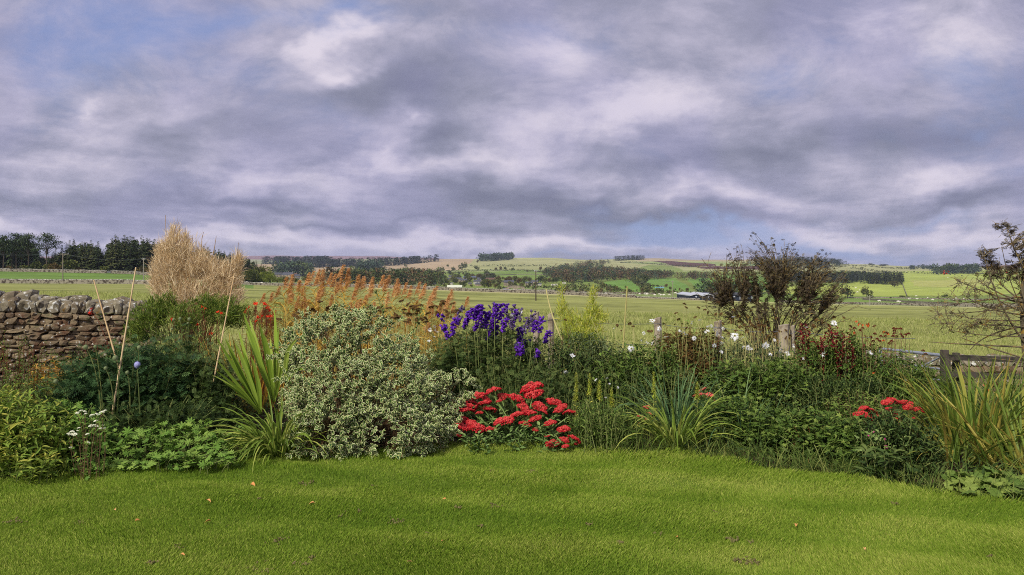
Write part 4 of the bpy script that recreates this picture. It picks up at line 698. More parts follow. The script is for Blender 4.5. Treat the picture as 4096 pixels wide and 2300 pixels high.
# grass blades of the lawn
M_grass = mat('lawn_grass', (98, 128, 36), (134, 158, 52), (180, 186, 92), rough=.7, trans=.35, spec=.1)
def lawn_grass(N=640000):
    Y = 1/rng.uniform(1/8.0, 1/4.15, N); Y = np.where(rng.random(N) < .35, rng.uniform(4.1, 8, N), Y); X = rng.uniform(-1, 1, N)*(.67*Y+.25); e = edgeY(X)
    # worm casts and thin patches
    dens = vnoise(np.stack([X*2.2, Y*2.2, 0*X], -1), 3, 4); k = (Y < e+.03*rng.normal(size=N)) & ~((dens < -.75) & (rng.random(N) < .4))
    X, Y, dens = X[k], Y[k], dens[k]; n = len(X); z = lawnz(X, Y); near = np.clip(1-(edgeY(X)-Y)/.22, 0, 1)
    h = rng.uniform(.014, .030, n)*(1+.35*vnoise(np.stack([X*1.1, Y*2.6, 0*X], -1), 8, 3))*(1+1.4*near*rng.random(n)); a = vnoise(np.stack([X*.8, Y*1.3, 0*X+3], -1), 4, 2)*3+rng.normal(size=n)*.9; ln = rng.uniform(.2, .9, n)
    b = rng.uniform(0, 6.28, n); w = rng.uniform(.0026, .0044, n); dx, dy = np.cos(b)*w/2, np.sin(b)*w/2; tx, ty = np.cos(a)*ln*h, np.sin(a)*ln*h
    V = np.stack([np.stack([X-dx, Y-dy, z-.004], -1), np.stack([X+dx, Y+dy, z-.004], -1), np.stack([X+dx*.7+tx*.45, Y+dy*.7+ty*.45, z+h*.6], -1), np.stack([X+tx, Y+ty, z+h], -1)], 1)
    r = np.clip(.42+.36*vnoise(np.stack([X*.9, Y*2.4, 0*X], -1), 6, 5)+rng.normal(size=n)*.2+(rng.random(n) < .05)*.4, 0, 1)
    g = Geo(); i = np.arange(n)[:, None]*4; g.add(V.reshape(-1, 3), i+np.array([[0, 1, 2, 3]]), 0, np.repeat(r, 4)); tag(g.build('grass', M_grass), 'short green grass of the mown lawn', kind='stuff')
lawn_grass()
# tussocky grass of the near pasture
M_past = mat('pasture_grass', (122, 134, 66), (150, 156, 90), (188, 182, 124), rough=.9, trans=.2)
def pasture_grass(N=110000):
    Y = np.exp(rng.uniform(math.log(14.3), math.log(85), N)); X = rng.uniform(-1, 1, N)*(.68*Y+.5); z = gz(X, Y); s = Y/14; h = rng.uniform(.05, .14, N)*s**.45; tuf = vnoise(np.stack([X*.9, Y*.6, 0*X], -1), 12, 4); h = h*(1+.9*np.clip(tuf, -.6, 1)); a = rng.uniform(0, 6.28, N); l = rng.uniform(.2, .9, N); w = .006*s**.9
    b = rng.uniform(-.6, .6, N); V = np.stack([np.stack([X-w*np.cos(b), Y-w*np.sin(b), z-.01], -1), np.stack([X+w*np.cos(b), Y+w*np.sin(b), z-.01], -1), np.stack([X+np.cos(a)*l*h, Y+np.sin(a)*l*h, z+h], -1)], 1)
    r = np.clip(.45-.35*tuf+rng.normal(size=N)*.2, 0, 1); g = Geo(); g.add(V.reshape(-1, 3), np.arange(N)[:, None]*3+np.array([[0, 1, 2]]), 0, np.repeat(r, 3)); tag(g.build('grass', M_past), 'rough tussocky grass of the pasture', kind='stuff')
pasture_grass()
# fallen leaves and worm casts
M_fall = mat('fallen_leaf', (186, 118, 58), (204, 160, 104), rough=.7); M_cast = mat('worm_cast', (112, 104, 66), (94, 88, 54), rough=1.)
DL = []
for i, (x, y, w, lab) in enumerate([(632, 1226, 14, 'tan patch of dead leaf near the back of the lawn on the left'), (519, 1278, 13, 'orange curled leaf on the left lawn'), (340, 1330, 11, 'pale round leaf left of centre on the lawn'), (530, 1321, 12, 'orange leaf below the orange curled one'), (791, 1277, 12, 'bright orange leaf on the middle left lawn'), (1112, 1382, 9, 'buff leaf on the lower middle lawn'), (1025, 1432, 11, 'cream leaf at the bottom of the lawn'), (2004, 1325, 11, 'pale leaf on the right lawn'), (1703, 1366, 11, 'brown leaf on the lawn right of centre'), (2174, 1404, 9, 'tan leaf at the lower right of the lawn'), (1122, 1270, 7, 'small orange leaf on the middle of the lawn'), (1990, 1272, 6, 'tiny dark leaf on the right lawn'), (290, 1292, 8, 'small tan leaf on the left lawn'), (455, 1411, 10, 'tan leaf near the bottom left of the lawn')]):
    Y = 3400/(y-HY); p = np.array([(x-CX)/F*Y, Y, 0]); p[2] = float(lawnz(p[0], Y))+.03; s = w/F*Y; g = Geo(); T = T_lance(.75, 4, .2, .5); g.inst(T, np.zeros((1, 3)), [(1, .2, .25)], s*1.1, rng.uniform(-.6, .6)); o = g.build('fallen_leaf', M_fall, origin=(0, 0, 0)); o.location = p; o.rotation_euler = (0, 0, rng.uniform(0, 6)); tag(o, lab, 'leaf', 'fallen leaves on the lawn')
c = Geo()
for x, y, w in [(1340, 1190, 16), (770, 1222, 26), (655, 1270, 10), (40, 1318, 34), (700, 1362, 28), (380, 1422, 20), (660, 1435, 60), (1000, 1312, 16), (995, 1312, 22), (860, 1300, 20), (905, 1290, 10), (1244, 1281, 18), (1208, 1332, 12), (1240, 1190, 12), (940, 1232, 8), (1330, 1192, 22), (1840, 1362, 26), (1890, 1370, 18), (1660, 1350, 14), (1480, 1325, 14), (1890, 1420, 24), (1860, 1418, 20), (2490, 1415, 12), (1150, 1290, 14), (780, 1405, 16), (760, 1420, 30), (450, 1390, 12), (200, 1335, 18), (1800, 1300, 12), (1080, 1345, 12), (1560, 1390, 10), (2250, 1270, 10)]:
    Y = 3400/(y-HY); m = int(3+w*.55); s = w/F*Y/2; P = np.stack([(x-CX)/F*Y+rng.normal(size=m)*s*.8, Y+rng.normal(size=m)*s*.9, np.zeros(m)], -1); P[:, 2] = lawnz(P[:, 0], P[:, 1])+rng.uniform(.006, .022, m); c.inst(BLOB0, P, rdir(m), np.stack([rng.uniform(.004, .012, m), rng.uniform(.005, .014, m), rng.uniform(.003, .008, m)], -1), rng.random(m)*6)
tag(c.build('worm_casts', M_cast), 'crumbly worm casts and bits of bare earth on the lawn', kind='stuff')
# ================================================================ plant builders
def bez(b, t, bow=.3, m=7, side=None):
    b = np.asarray(b, float); t = np.asarray(t, float); n = len(b); s = np.linspace(0, 1, m)[None, :, None]; c = (b+t)/2; c[:, 2] += (t-b)[:, 2]*bow; c[:, :2] = b[:, :2]+(t-b)[:, :2]*(.5-bow)
    if side is not None: c = c+side
    P = (1-s)**2*b[:, None]+2*s*(1-s)*c[:, None]+s*s*t[:, None]; return P
def along(P, per, t0, t1):
    """points and tangents on paths"""
    n, m, _ = P.shape; t = np.tile(np.linspace(t0, t1, per), n)+rng.normal(size=n*per)*.3*(t1-t0)/per; t = np.clip(t, 0, .999); k = np.repeat(np.arange(n), per); a = t*(m-1); i = a.astype(int); f = (a-i)[:, None]; p = P[k, i]*(1-f)+P[k, i+1]*f; return p, nrm(P[k, i+1]-P[k, i]), t, k
def leafy(g, P, T, per, size, t0=.1, t1=1., el=.3, mat_=0, jit=.35, taper=.4, whorl=0, r=None, hang=0.):
    p, tg, t, k = along(P, per, t0, t1); n = len(p); az = np.arange(n)*2.4+rng.normal(size=n)*.4; d = np.stack([np.cos(az), np.sin(az), np.full(n, el)+rng.normal(size=n)*jit-hang*(1-t)], -1); d = nrm(d+tg*.3)
    s0 = len(g.F); g.inst(T, p, d, size*rng.uniform(.65, 1.2, n)*(1-taper*t), rng.normal(size=n)*.4, np.clip(.25+.5*t+rng.normal(size=n)*.2, 0, 1) if r is None else r(t, n)); 
    if mat_: g.F[s0:] = [(f, q+mat_) for f, q in g.F[s0:]]
    return g
def crest(line, n, Y, dY, jit=(.7, 1.), sx=.03):
    """stem bases on the ground and tops under a crest line given in picture units at depth Y"""
    L_ = np.array(line, float); x = rng.uniform(L_[0, 0], L_[-1, 0], n); y = np.interp(x, L_[:, 0], L_[:, 1]); Yv = Y+rng.uniform(-dY, dY, n); X = (x-CX)/F*Y; gzv = gz(X, Yv); zt = EYE-(y-HY)/F*Y; h = (zt-gzv)*rng.uniform(*jit, n)
    tops = np.stack([X+rng.normal(size=n)*sx, Yv+rng.normal(size=n)*sx-.05, gzv+h], -1); b = tops.copy(); cx = X.mean(); b[:, 0] = cx+(X-cx)*.85+rng.normal(size=n)*.03; b[:, 2] = gz(b[:, 0], b[:, 1])-.03; return b, tops
def plant(name, label, cat, loc, group=None): return thing(name, label, cat, tuple(loc), group)
def bld(g, name, mats, o, **k): return g.build(name, mats, o, origin=tuple(o.location), **k)
def clump(name, label, line, Y, dY, n, T, per, size, leafm, stemm, cat='plant', t0=.15, el=.35, jit=(.7, 1.), bow=.25, stem_r=.003, taper=.4, group=None, hang=0., sx=.04, extra=None):
    b, t = crest(line, n, Y, dY, jit, sx); P = bez(b, t, bow, side=rng.normal(size=(n, 3))*.03); c = b.mean(0); c[2] = float(gz(c[0], c[1])); o = plant(name, label, cat, c, group)
    s = Geo(); s.tubes(P, stem_r*np.linspace(1.3, .6, P.shape[1])[None], 4); bld(s, 'stems', stemm, o); g = Geo(); leafy(g, P, T, per, size, t0, 1., el, taper=taper, hang=hang); bld(g, 'foliage', leafm, o); o['_'] = 0; del o['_']
    return o, P
def strap(name, label, base, n, L, w, el=(55, 85), droop=(.6, 1.4), leafm=None, spread=.12, az=None, cat='plant', m=9, stiff=False, fold=.22, group=None, part='leaves'):
    base = np.asarray(base, float); o = plant(name, label, cat, base, group); a = rng.uniform(0, 6.28, n) if az is None else az; e = np.radians(rng.uniform(*el, n)); l = rng.uniform(*L, n); d = rng.uniform(*droop, n); P = np.zeros((n, m, 3)); P[:, 0] = base+np.stack([np.cos(a)*spread*rng.random(n), np.sin(a)*spread*rng.random(n), -.03+0*a], -1)
    for i in range(1, m):
        t = i/(m-1); ee = e-d*t**1.6*1.2; st = l/(m-1); P[:, i] = P[:, i-1]+np.stack([np.cos(a)*np.cos(ee)*st, np.sin(a)*np.cos(ee)*st, np.sin(ee)*st], -1)
    P[:, :, 2] = np.maximum(P[:, :, 2], gz(P[:, :, 0], P[:, :, 1])+.01); tt = np.linspace(0, 1, m); prof = np.interp(tt, [0, .3, .75, 1], [.75, 1, .7, .04]); W_ = rng.uniform(*w, n)[:, None]*prof[None]
    g = Geo(); g.ribbons(P, W_, fold, 0, None, rng.normal(size=n)*.3); bld(g, part, leafm, o); return o, P
# garden materials
M_stem = mat('green_stem', (92, 104, 56), (124, 130, 74), rough=.7); M_stemb = mat('brown_stem', (96, 74, 54), (130, 104, 72), rough=.8); M_straw = mat('straw_stem', (150, 144, 84), (186, 178, 118), rough=.8); M_reds = mat('red_stem', (96, 44, 36), (116, 62, 44), rough=.7)
M_lime_ph = mat('phlox_leaf', (92, 118, 44), (124, 148, 58), (170, 166, 72), rough=.6, trans=.25); M_ger = mat('geranium_leaf', (70, 100, 38), (100, 134, 52), (132, 156, 70), rough=.55, trans=.2); M_thist = mat('globe_thistle_leaf', (36, 58, 34), (56, 84, 46), (84, 110, 60), rough=.6, trans=.15)
M_dark = mat('dark_leaf', (42, 58, 28), (62, 82, 38), (98, 112, 56), rough=.6, trans=.15); M_mid = mat('mid_leaf', (58, 80, 32), (88, 112, 46), (128, 144, 66), rough=.55, trans=.2); M_grey = mat('grey_green_leaf', (54, 68, 40), (82, 96, 58), (118, 128, 84), rough=.6, trans=.15)
M_wine = mat('wine_leaf', (56, 14, 22), (90, 22, 30), (128, 34, 38), rough=.45, trans=.2); M_russ = mat('russet_leaf', (76, 70, 34), (108, 78, 42), (92, 104, 48), rough=.6, trans=.2); M_yel = mat('yellow_leaf', (166, 138, 52), (200, 146, 60), (150, 150, 66), rough=.6, trans=.25); M_orange = mat('orange_leaf', (150, 132, 56), (206, 158, 82), rough=.6, trans=.25)
M_sword = mat('sword_leaf', (108, 134, 44), (138, 164, 60), (168, 184, 84), rough=.4, trans=.25); M_strap = mat('strap_leaf', (88, 110, 40), (120, 142, 54), (168, 172, 84), rough=.4, trans=.25); M_iris = mat('iris_leaf', (80, 104, 38), (116, 134, 52), (166, 150, 70), rough=.45, trans=.25); M_long = mat('long_grass', (62, 84, 34), (92, 114, 48), (142, 146, 78), rough=.6, trans=.3); M_blueg = mat('bluish_grass', (72, 102, 62), (98, 130, 82), (130, 152, 98), rough=.6, trans=.3)
M_bam = mat('green_bamboo_leaf', (74, 98, 38), (104, 126, 48), (136, 146, 64), rough=.55, trans=.25); M_ybam = mat('yellow_bamboo_leaf', (150, 166, 50), (178, 188, 72), (206, 196, 92), rough=.55, trans=.3); M_tan = mat('dead_bamboo_leaf', (188, 160, 116), (220, 196, 152), (242, 226, 190), rough=.8, trans=.2); M_tan2 = mat('brown_bamboo_leaf', (156, 122, 78), (196, 164, 116), rough=.8, trans=.2)
M_cream = mat('cream_margin', (196, 202, 126), (224, 222, 160), (236, 234, 190), rough=.6, trans=.15); M_varg = mat('variegated_centre', (48, 76, 32), (70, 98, 42), (100, 124, 56), rough=.45, trans=.1)
M_red = mat('sedum_red', (108, 14, 22), (172, 26, 34), (206, 80, 74), rough=.7, trans=.1); M_redd = mat('sedum_dull_red', (170, 44, 42), (200, 70, 64), (216, 120, 104), rough=.7); M_sed = mat('sedum_leaf', (72, 98, 46), (98, 124, 62), (128, 146, 84), rough=.6, trans=.1)
M_purp = mat('monkshood_purple', (62, 24, 118), (88, 38, 154), (122, 66, 188), rough=.6, trans=.15); M_purpd = mat('faded_purple', (72, 56, 96), (92, 74, 120), (112, 104, 84), rough=.7)
M_scar = mat('scarlet_petal', (214, 40, 24), (232, 64, 36), rough=.6, trans=.2); M_or = mat('orange_petal', (206, 78, 30), (224, 104, 44), rough=.6, trans=.2); M_petal = mat('white_petal', (232, 232, 228), (242, 242, 240), rough=.6, trans=.25); M_disc = mat('daisy_disc', (206, 184, 52), (190, 160, 44), rough=.8); M_seed = mat('seed_head', (54, 40, 26), (80, 58, 34), (108, 82, 48), rough=.9); M_must = mat('mustard_calyx', (132, 104, 48), (160, 132, 62), rough=.8); M_dred = mat('dark_red_disc', (70, 22, 20), (96, 30, 24), rough=.8)
M_reed = mat('reed_leaf', (176, 142, 52), (206, 168, 74), (164, 148, 66), rough=.6, trans=.25); M_reedg = mat('reed_stem', (190, 156, 70), (206, 180, 100), rough=.6); M_plume = mat('reed_plume', (186, 130, 70), (212, 160, 98), (226, 190, 138), rough=.9, trans=.2)
M_cane = mat('bamboo_cane', (190, 162, 118), (202, 178, 136), rough=.5, noise=(5, (170, 130, 84), .5, .7)); M_eld = mat('elder_bark', (88, 80, 64), (118, 108, 84), rough=.9, noise=(14, (150, 120, 50), .52, .68)); M_eldl = mat('black_elder_leaf', (50, 44, 36), (74, 62, 48), (106, 98, 66), rough=.6, trans=.15); M_globe = mat('globe_head', (112, 124, 84), (136, 144, 104), rough=.9); M_blue = mat('blue_globe_head', (150, 150, 196), (176, 176, 214), rough=.8); M_wcl = mat('masterwort_white', (218, 222, 186), (232, 232, 206), rough=.7); M_pink = mat('magenta_petal', (190, 30, 130), (214, 60, 150), rough=.6, trans=.2)
# ================================================================ near dry stone walls
M_st = mat('gritstone', (110, 96, 74), (138, 122, 94), (92, 76, 58), rough=.95, noise=[(5, (92, 62, 44), .5, .68), (9, (86, 90, 56), .58, .7), (22, (184, 182, 168), .62, .68)], bump=(28, .9, .012)); M_stl = mat('lichened_gritstone', (112, 104, 86), (132, 124, 102), (96, 84, 66), rough=.95, noise=[(4, (92, 84, 62), .5, .68), (14, (192, 192, 180), .56, .66), (7, (124, 96, 40), .63, .7)], bump=(28, .9, .012)); M_core = mat('wall_core', (44, 36, 28), rough=1.)
def rock_T(seed, sub=3):
    r = np.random.default_rng(seed); v, f = T_blob(sub); k = 9.; s = (np.abs(v)**k).sum(1)**(1/k); v = v/s[:, None]; v = v*(1+.14*vnoise(v*.9, seed, 3)[:, None]+.09*vnoise(v*2.6, seed+9, 3)[:, None]); v *= .5; v[:, 0] += .12*v[:, 2]*r.normal(); return v, f
ROCKS = [rock_T(s, 2) for s in range(8)]
def drystone(name, label, x0, x1, Y0, Y1, ytop0, ytop1, cope_h, course_h, th=.45, seed=0, bottom=None, big=1.):
    """wall face between picture columns x0..x1 at depths Y0..Y1; crest at ytop0..ytop1"""
    r = np.random.default_rng(seed); a = W(x0, ytop0, Y0); b = W(x1, ytop1, Y1); L_ = np.linalg.norm((b-a)[:2]); ux = (b-a)/L_; ux[2] = 0; rz = math.atan2(ux[1], ux[0]); o = thing(name, label, 'stone wall', (a[0], a[1], float(gz(a[0], a[1]))))
    def topz(s): return a[2]+(b[2]-a[2])*s/L_
    core = Geo(); n = 20; ss = np.linspace(0, L_, n); zb = np.array([float(gz(a[0]+ux[0]*s, a[1]+ux[1]*s)) for s in ss])-.2; zt = topz(ss)-cope_h*1.05; nx = np.array([-ux[1], ux[0], 0])
    for s in (-1, 1):
        P = a[None]*[1, 1, 0]+ux*ss[:, None]+nx*s*th*.32; core.add(np.r_[np.c_[P[:, :2], zb], np.c_[P[:, :2], zt]], [(i, i+1, i+1+n, i+n) for i in range(n-1)])
    P = a[None]*[1, 1, 0]+ux*ss[:, None]; core.add(np.r_[np.c_[(P-nx*th*.32)[:, :2], zt], np.c_[(P+nx*th*.32)[:, :2], zt]], [(i, i+1, i+1+n, i+n) for i in range(n-1)]); bld(core, 'core', M_core, o)
    g = Geo(); z = 0.; zmin = zb.min(); row = 0; top0 = cope_h*1.0
    while True:
        ch = course_h*r.uniform(.65, 1.35); z0 = top0+z; s = -r.uniform(0, .2)
        if topz(0)-z0-ch < zmin: break
        while s < L_:
            w = r.uniform(.07, .25)*big*(1.3 if r.random() < .2 else 1.); hh = ch*r.uniform(.85, 1.2)
            for side in (-1, 1):
                c = a*[1, 1, 0]+ux*(s+w/2)+nx*side*(th*.30+r.uniform(-.025, .03)); c[2] = topz(s)-z0-ch/2+r.normal()*.008
                g.inst(ROCKS[r.integers(8)], [c], [nx*(-1 if r.random() < .5 else 1)], [[w*1.08, .24, hh*1.12]], r.normal()*.1, [r.random()])
            s += w*.98
        z += ch*.93; row += 1
    bld(g, 'wall_face', M_st, o); c_ = Geo(); s = -.05
    while s < L_:
        w = r.uniform(.09, .2)*big; hh = cope_h*r.uniform(.75, 1.25); c = a*[1, 1, 0]+ux*(s+w/2); c[2] = topz(s)-cope_h+hh*.42; c_.inst(ROCKS[r.integers(8)], [c], [nx], [[w*1.12, th*1.05, hh*1.15]], r.normal()*.16+.12, [r.random()]); s += w*.92
    bld(c_, 'coping', M_stl, o); return o
drystone('dry_stone_wall', 'lichened dry stone wall with upright coping stones at the left, behind the tall canes', -160, 372, 12.2, 13.4, 748, 764, .19, .08, seed=5)
drystone('dry_stone_wall', 'second stone wall with big rounded coping stones just behind the left wall', -160, 345, 14.2, 14.9, 722, 752, .24, .12, seed=6, big=1.5)
drystone('dry_stone_wall', 'low stone wall behind the wooden rails at the right edge', 2300, 2700, 14.6, 14.4, 893, 899, .16, .12, seed=7)
drystone('dry_stone_wall', 'short stretch of stone wall behind the metal gate', 2150, 2296, 15.2, 14.7, 884, 892, .14, .11, seed=8)
# ================================================================ gate, rails, wire fence, canes
M_dwood = mat('dark_weathered_timber', (92, 84, 74), (72, 66, 58), rough=.95, noise=(8, (52, 50, 44), .45, .65), bump=(40, .5, .004))
a = W(2215, 877, 14.3); b = W(2372, 894, 12.6); o = thing('metal_gate', 'galvanised tubular gate beside the dark wooden rails', 'gate', (a[0], a[1], float(gz(a[0], a[1])))); g = Geo()
for k_, dz in enumerate([0, -.22, -.4, -.56, -.72]): g.tubes([[a+[0, 0, dz], (a+b)/2+[0, 0, dz], b+[0, 0, dz]]], .026 if k_ == 0 else .017, 8)
bld(g, 'rails', M_gal, o, smooth=True); g = Geo()
for f in (0.0, 1.0): p = a*(1-f)+b*f; g.tubes([[p, p-[0, 0, .4], p-[0, 0, .78]]], .024, 8)
g.tubes([[a-[0, 0, .72], (a+b)/2-[0, 0, .36], b]], .015, 6); bld(g, 'frame', M_gal, o, smooth=True)
o = thing('gate_post', 'square dark timber post where the metal gate meets the rails', 'post', tuple(W(2378, 0, 12.5)*[1, 1, 0]+[0, 0, -.7])); p = W(2376, 888, 12.5); g = Geo(); g.box((p[0], p[1], p[2]-.5), (.09, .1, 1.1)); bld(g, 'post', M_dwood, o); g = Geo(); g.box((p[0]+.065, p[1]+.01, p[2]-.52), (.035, .08, 1.)); bld(g, 'batten', M_dwood, o)
o = thing('timber_rails', 'two dark weathered rails running to the right edge in front of the stone wall', 'fence', tuple(W(2390, 0, 12.5)*[1, 1, 0]+[0, 0, -.7]))
for y0, y1 in ((892, 906), (935, 948)):
    A = W(2386, y0, 12.5); B = W(2720, y1-2, 12.9); g = Geo(); hh = .085; v = [A+[0, 0, 0], B, B-[0, 0, hh], A-[0, 0, hh]]; v = v+[q+np.array([0, .04, 0]) for q in v]; g.add(v, [(0, 1, 2, 3), (7, 6, 5, 4), (0, 4, 5, 1), (3, 2, 6, 7), (0, 3, 7, 4), (1, 5, 6, 2)]); bld(g, 'rail', M_dwood, o)
for x in (2410, 2620):
    p = W(x, 888, 12.62); g = Geo(); g.box((p[0], p[1]+.06, p[2]-.5), (.08, .08, 1.)); bld(g, 'post', M_dwood, o)
M_fp = mat('silvered_fence_post', (168, 158, 136), (150, 138, 116), rough=.95, noise=(12, (124, 112, 92), .45, .65), bump=(60, .5, .003)); FP = []
for x, y, w, Y, lab in [(1349, 785, 15, 13.4, 'slim grey fence post just left of the leaning cane, half behind the purple flowers'), (1386, 788, 15, 13.2, 'grey fence post touching the leaning cane'), (1655, 799, 17, 13., 'weathered fence post standing alone above the white daisies'), (1806, 808, 17, 12.8, 'weathered fence post left of the big elder, wrapped in daisies'), (1972, 817, 24, 12.4, 'wide split fence post at the foot of the big elder'), (1994, 819, 10, 12.5, 'narrow half post beside the wide one')]:
    p = W(x, y, Y); w = w/F*Y; zb = float(gz(p[0], Y)); g = Geo(); n = 7; h = p[2]-zb; zs_ = np.linspace(-.1, h, n); o = thing('fence_post', lab, 'post', (p[0], Y, zb), 'silvered posts of the wire fence'); v = []
    for z in zs_:
        for a in np.arange(8)*math.pi/4+.39: v.append((w*.56*math.cos(a)*(1+.05*math.sin(z*9+a*3)), w*.56*math.sin(a), z+(.015*math.cos(a) if z == zs_[-1] else 0)))
    g.add(v, [(i*8+j, i*8+(j+1) % 8, (i+1)*8+(j+1) % 8, (i+1)*8+j) for i in range(n-1) for j in range(8)]); g.add(v[-8:], [list(range(8))]); g.build('post', M_fp, o)
    g = Geo(); g.tubes([[(0, -w*.6, h-.09), (.02, -w*.62, h-.1), (.04, -w*.55, h-.09)]], .003, 4); g.build('staple', M_wire, o); FP.append(np.array([p[0], Y, zb+h]))
fw = sorted([tuple(p) for p in FP]); fw = [np.array(p) for p in fw]; ext = [fw[0]+[-3.5, .6, .05]]+fw+[fw[-1]+[2.2, 0, -.1]]
for dz in (-.09, -.42, -.75):
    g = Geo(); P = []
    for a, b in zip(ext[:-1], ext[1:]):
        for t in np.linspace(0, 1, 8)[:-1]: q = a*(1-t)+b*t; q = q+[0, -.08, dz-.04*4*t*(1-t)]; P.append(q)
    g.tubes([P], .0035, 4); tag(g.build('fence_wire', M_wire), {-.09: 'top wire of the wire fence', -.42: 'middle wire of the wire fence', -.75: 'bottom wire of the wire fence'}[dz], 'wire', 'wires of the pasture fence')
def cane(x0, y0, x1, y1, Y0, Y1, lab, r0=.009, mm=None, bowx=0.):
    a = W(x0, y0, Y0); b = W(x1, y1, Y1); g = Geo(); n = 25; t = np.linspace(0, 1, n)[:, None]; P = a*(1-t)+b*t; P[:, 0] += bowx*4*(t*(1-t))[:, 0]; R = r0*(1-.25*(1-t[:, 0]))*np.where((np.arange(n) % 5) == 3, 1.28, 1.); g.tubes(P[None], R[None], 7); g.add(P[:1]+r0*.7*np.array([(math.cos(q), math.sin(q), 0) for q in np.arange(7)*.9]), [list(range(7))]); o = g.build('bamboo_cane', mm or M_cane, origin=tuple(b), smooth=True); return tag(o, lab, 'cane', 'bamboo canes stuck in the border')
cane(236, 704, 300, 930, 8.3, 8.1, 'cane leaning left in front of the stone wall', .0085); cane(342, 672, 283, 1040, 8.0, 7.8, 'tallest cane, leaning right in front of the stone wall', .009); cane(590, 688, 537, 960, 8.5, 8.2, 'dark jointed cane crossing the tan bamboo', .0075); cane(1374, 727, 1416, 860, 11.8, 11.6, 'thin pale cane leaning left above the fence posts', .013, M_straw, -.03); cane(1578, 720, 1567, 880, 11.8, 11.7, 'upright pale cane standing above the pasture right of the yellow bamboo', .014, M_straw)
# ================================================================ shrubs
def varleaf():
    o = []; i_ = []
    for k in range(8):
        a = math.pi*2*k/8; x = math.sin(a); y = -math.cos(a); yy = .5+.5*y; ww = .27*(1-.25*y); o.append((x*ww, yy, .1*abs(x)-.12*yy*yy)); i_.append((x*ww*.76, .5+.44*y, .07*abs(x)-.12*(.5+.4*y)**2))
    v = np.array(o+i_); return v, [([(k, (k+1) % 8, 8+(k+1) % 8, 8+k) for k in range(8)], 0), ([tuple(range(8, 16))], 1)]
VAR = varleaf()
def blob_pts(lobes, n, seed=0, deep=.25):
    """points spread over the skins of picture-placed lobes: (x, y, rx, ry, Y)"""
    r = np.random.default_rng(seed); A = np.array([l[2]*l[3] for l in lobes], float); k = r.choice(len(lobes), n, p=A/A.sum()); d = nrm(r.normal(size=(n, 3))); d[:, 1] = np.where(d[:, 1] > .3, -d[:, 1], d[:, 1]); P = []; C = np.array([W(l[0], l[1], l[4]) for l in lobes]); R = np.array([(l[2]/F*l[4], l[2]/F*l[4]*.85, l[3]/F*l[4]) for l in lobes])
    rad = (1-deep*r.random(n)**1.8)[:, None]*(1+.22*vnoise(d*2.6+k[:, None]*3., seed, 4)[:, None]); P = C[k]+d*R[k]*rad; nn = nrm(d/R[k]); inside = np.zeros(n, bool)
    for j in range(len(lobes)): inside |= ((((P-C[j])/R[j])**2).sum(1) < .55) & (k != j)
    P = P+nn*(rng.random(n) < .1)[:, None]*rng.uniform(.02, .1, n)[:, None]; ok = ~inside & (P[:, 2] > gz(P[:, 0], P[:, 1])+.01); return P[ok], nn[ok]
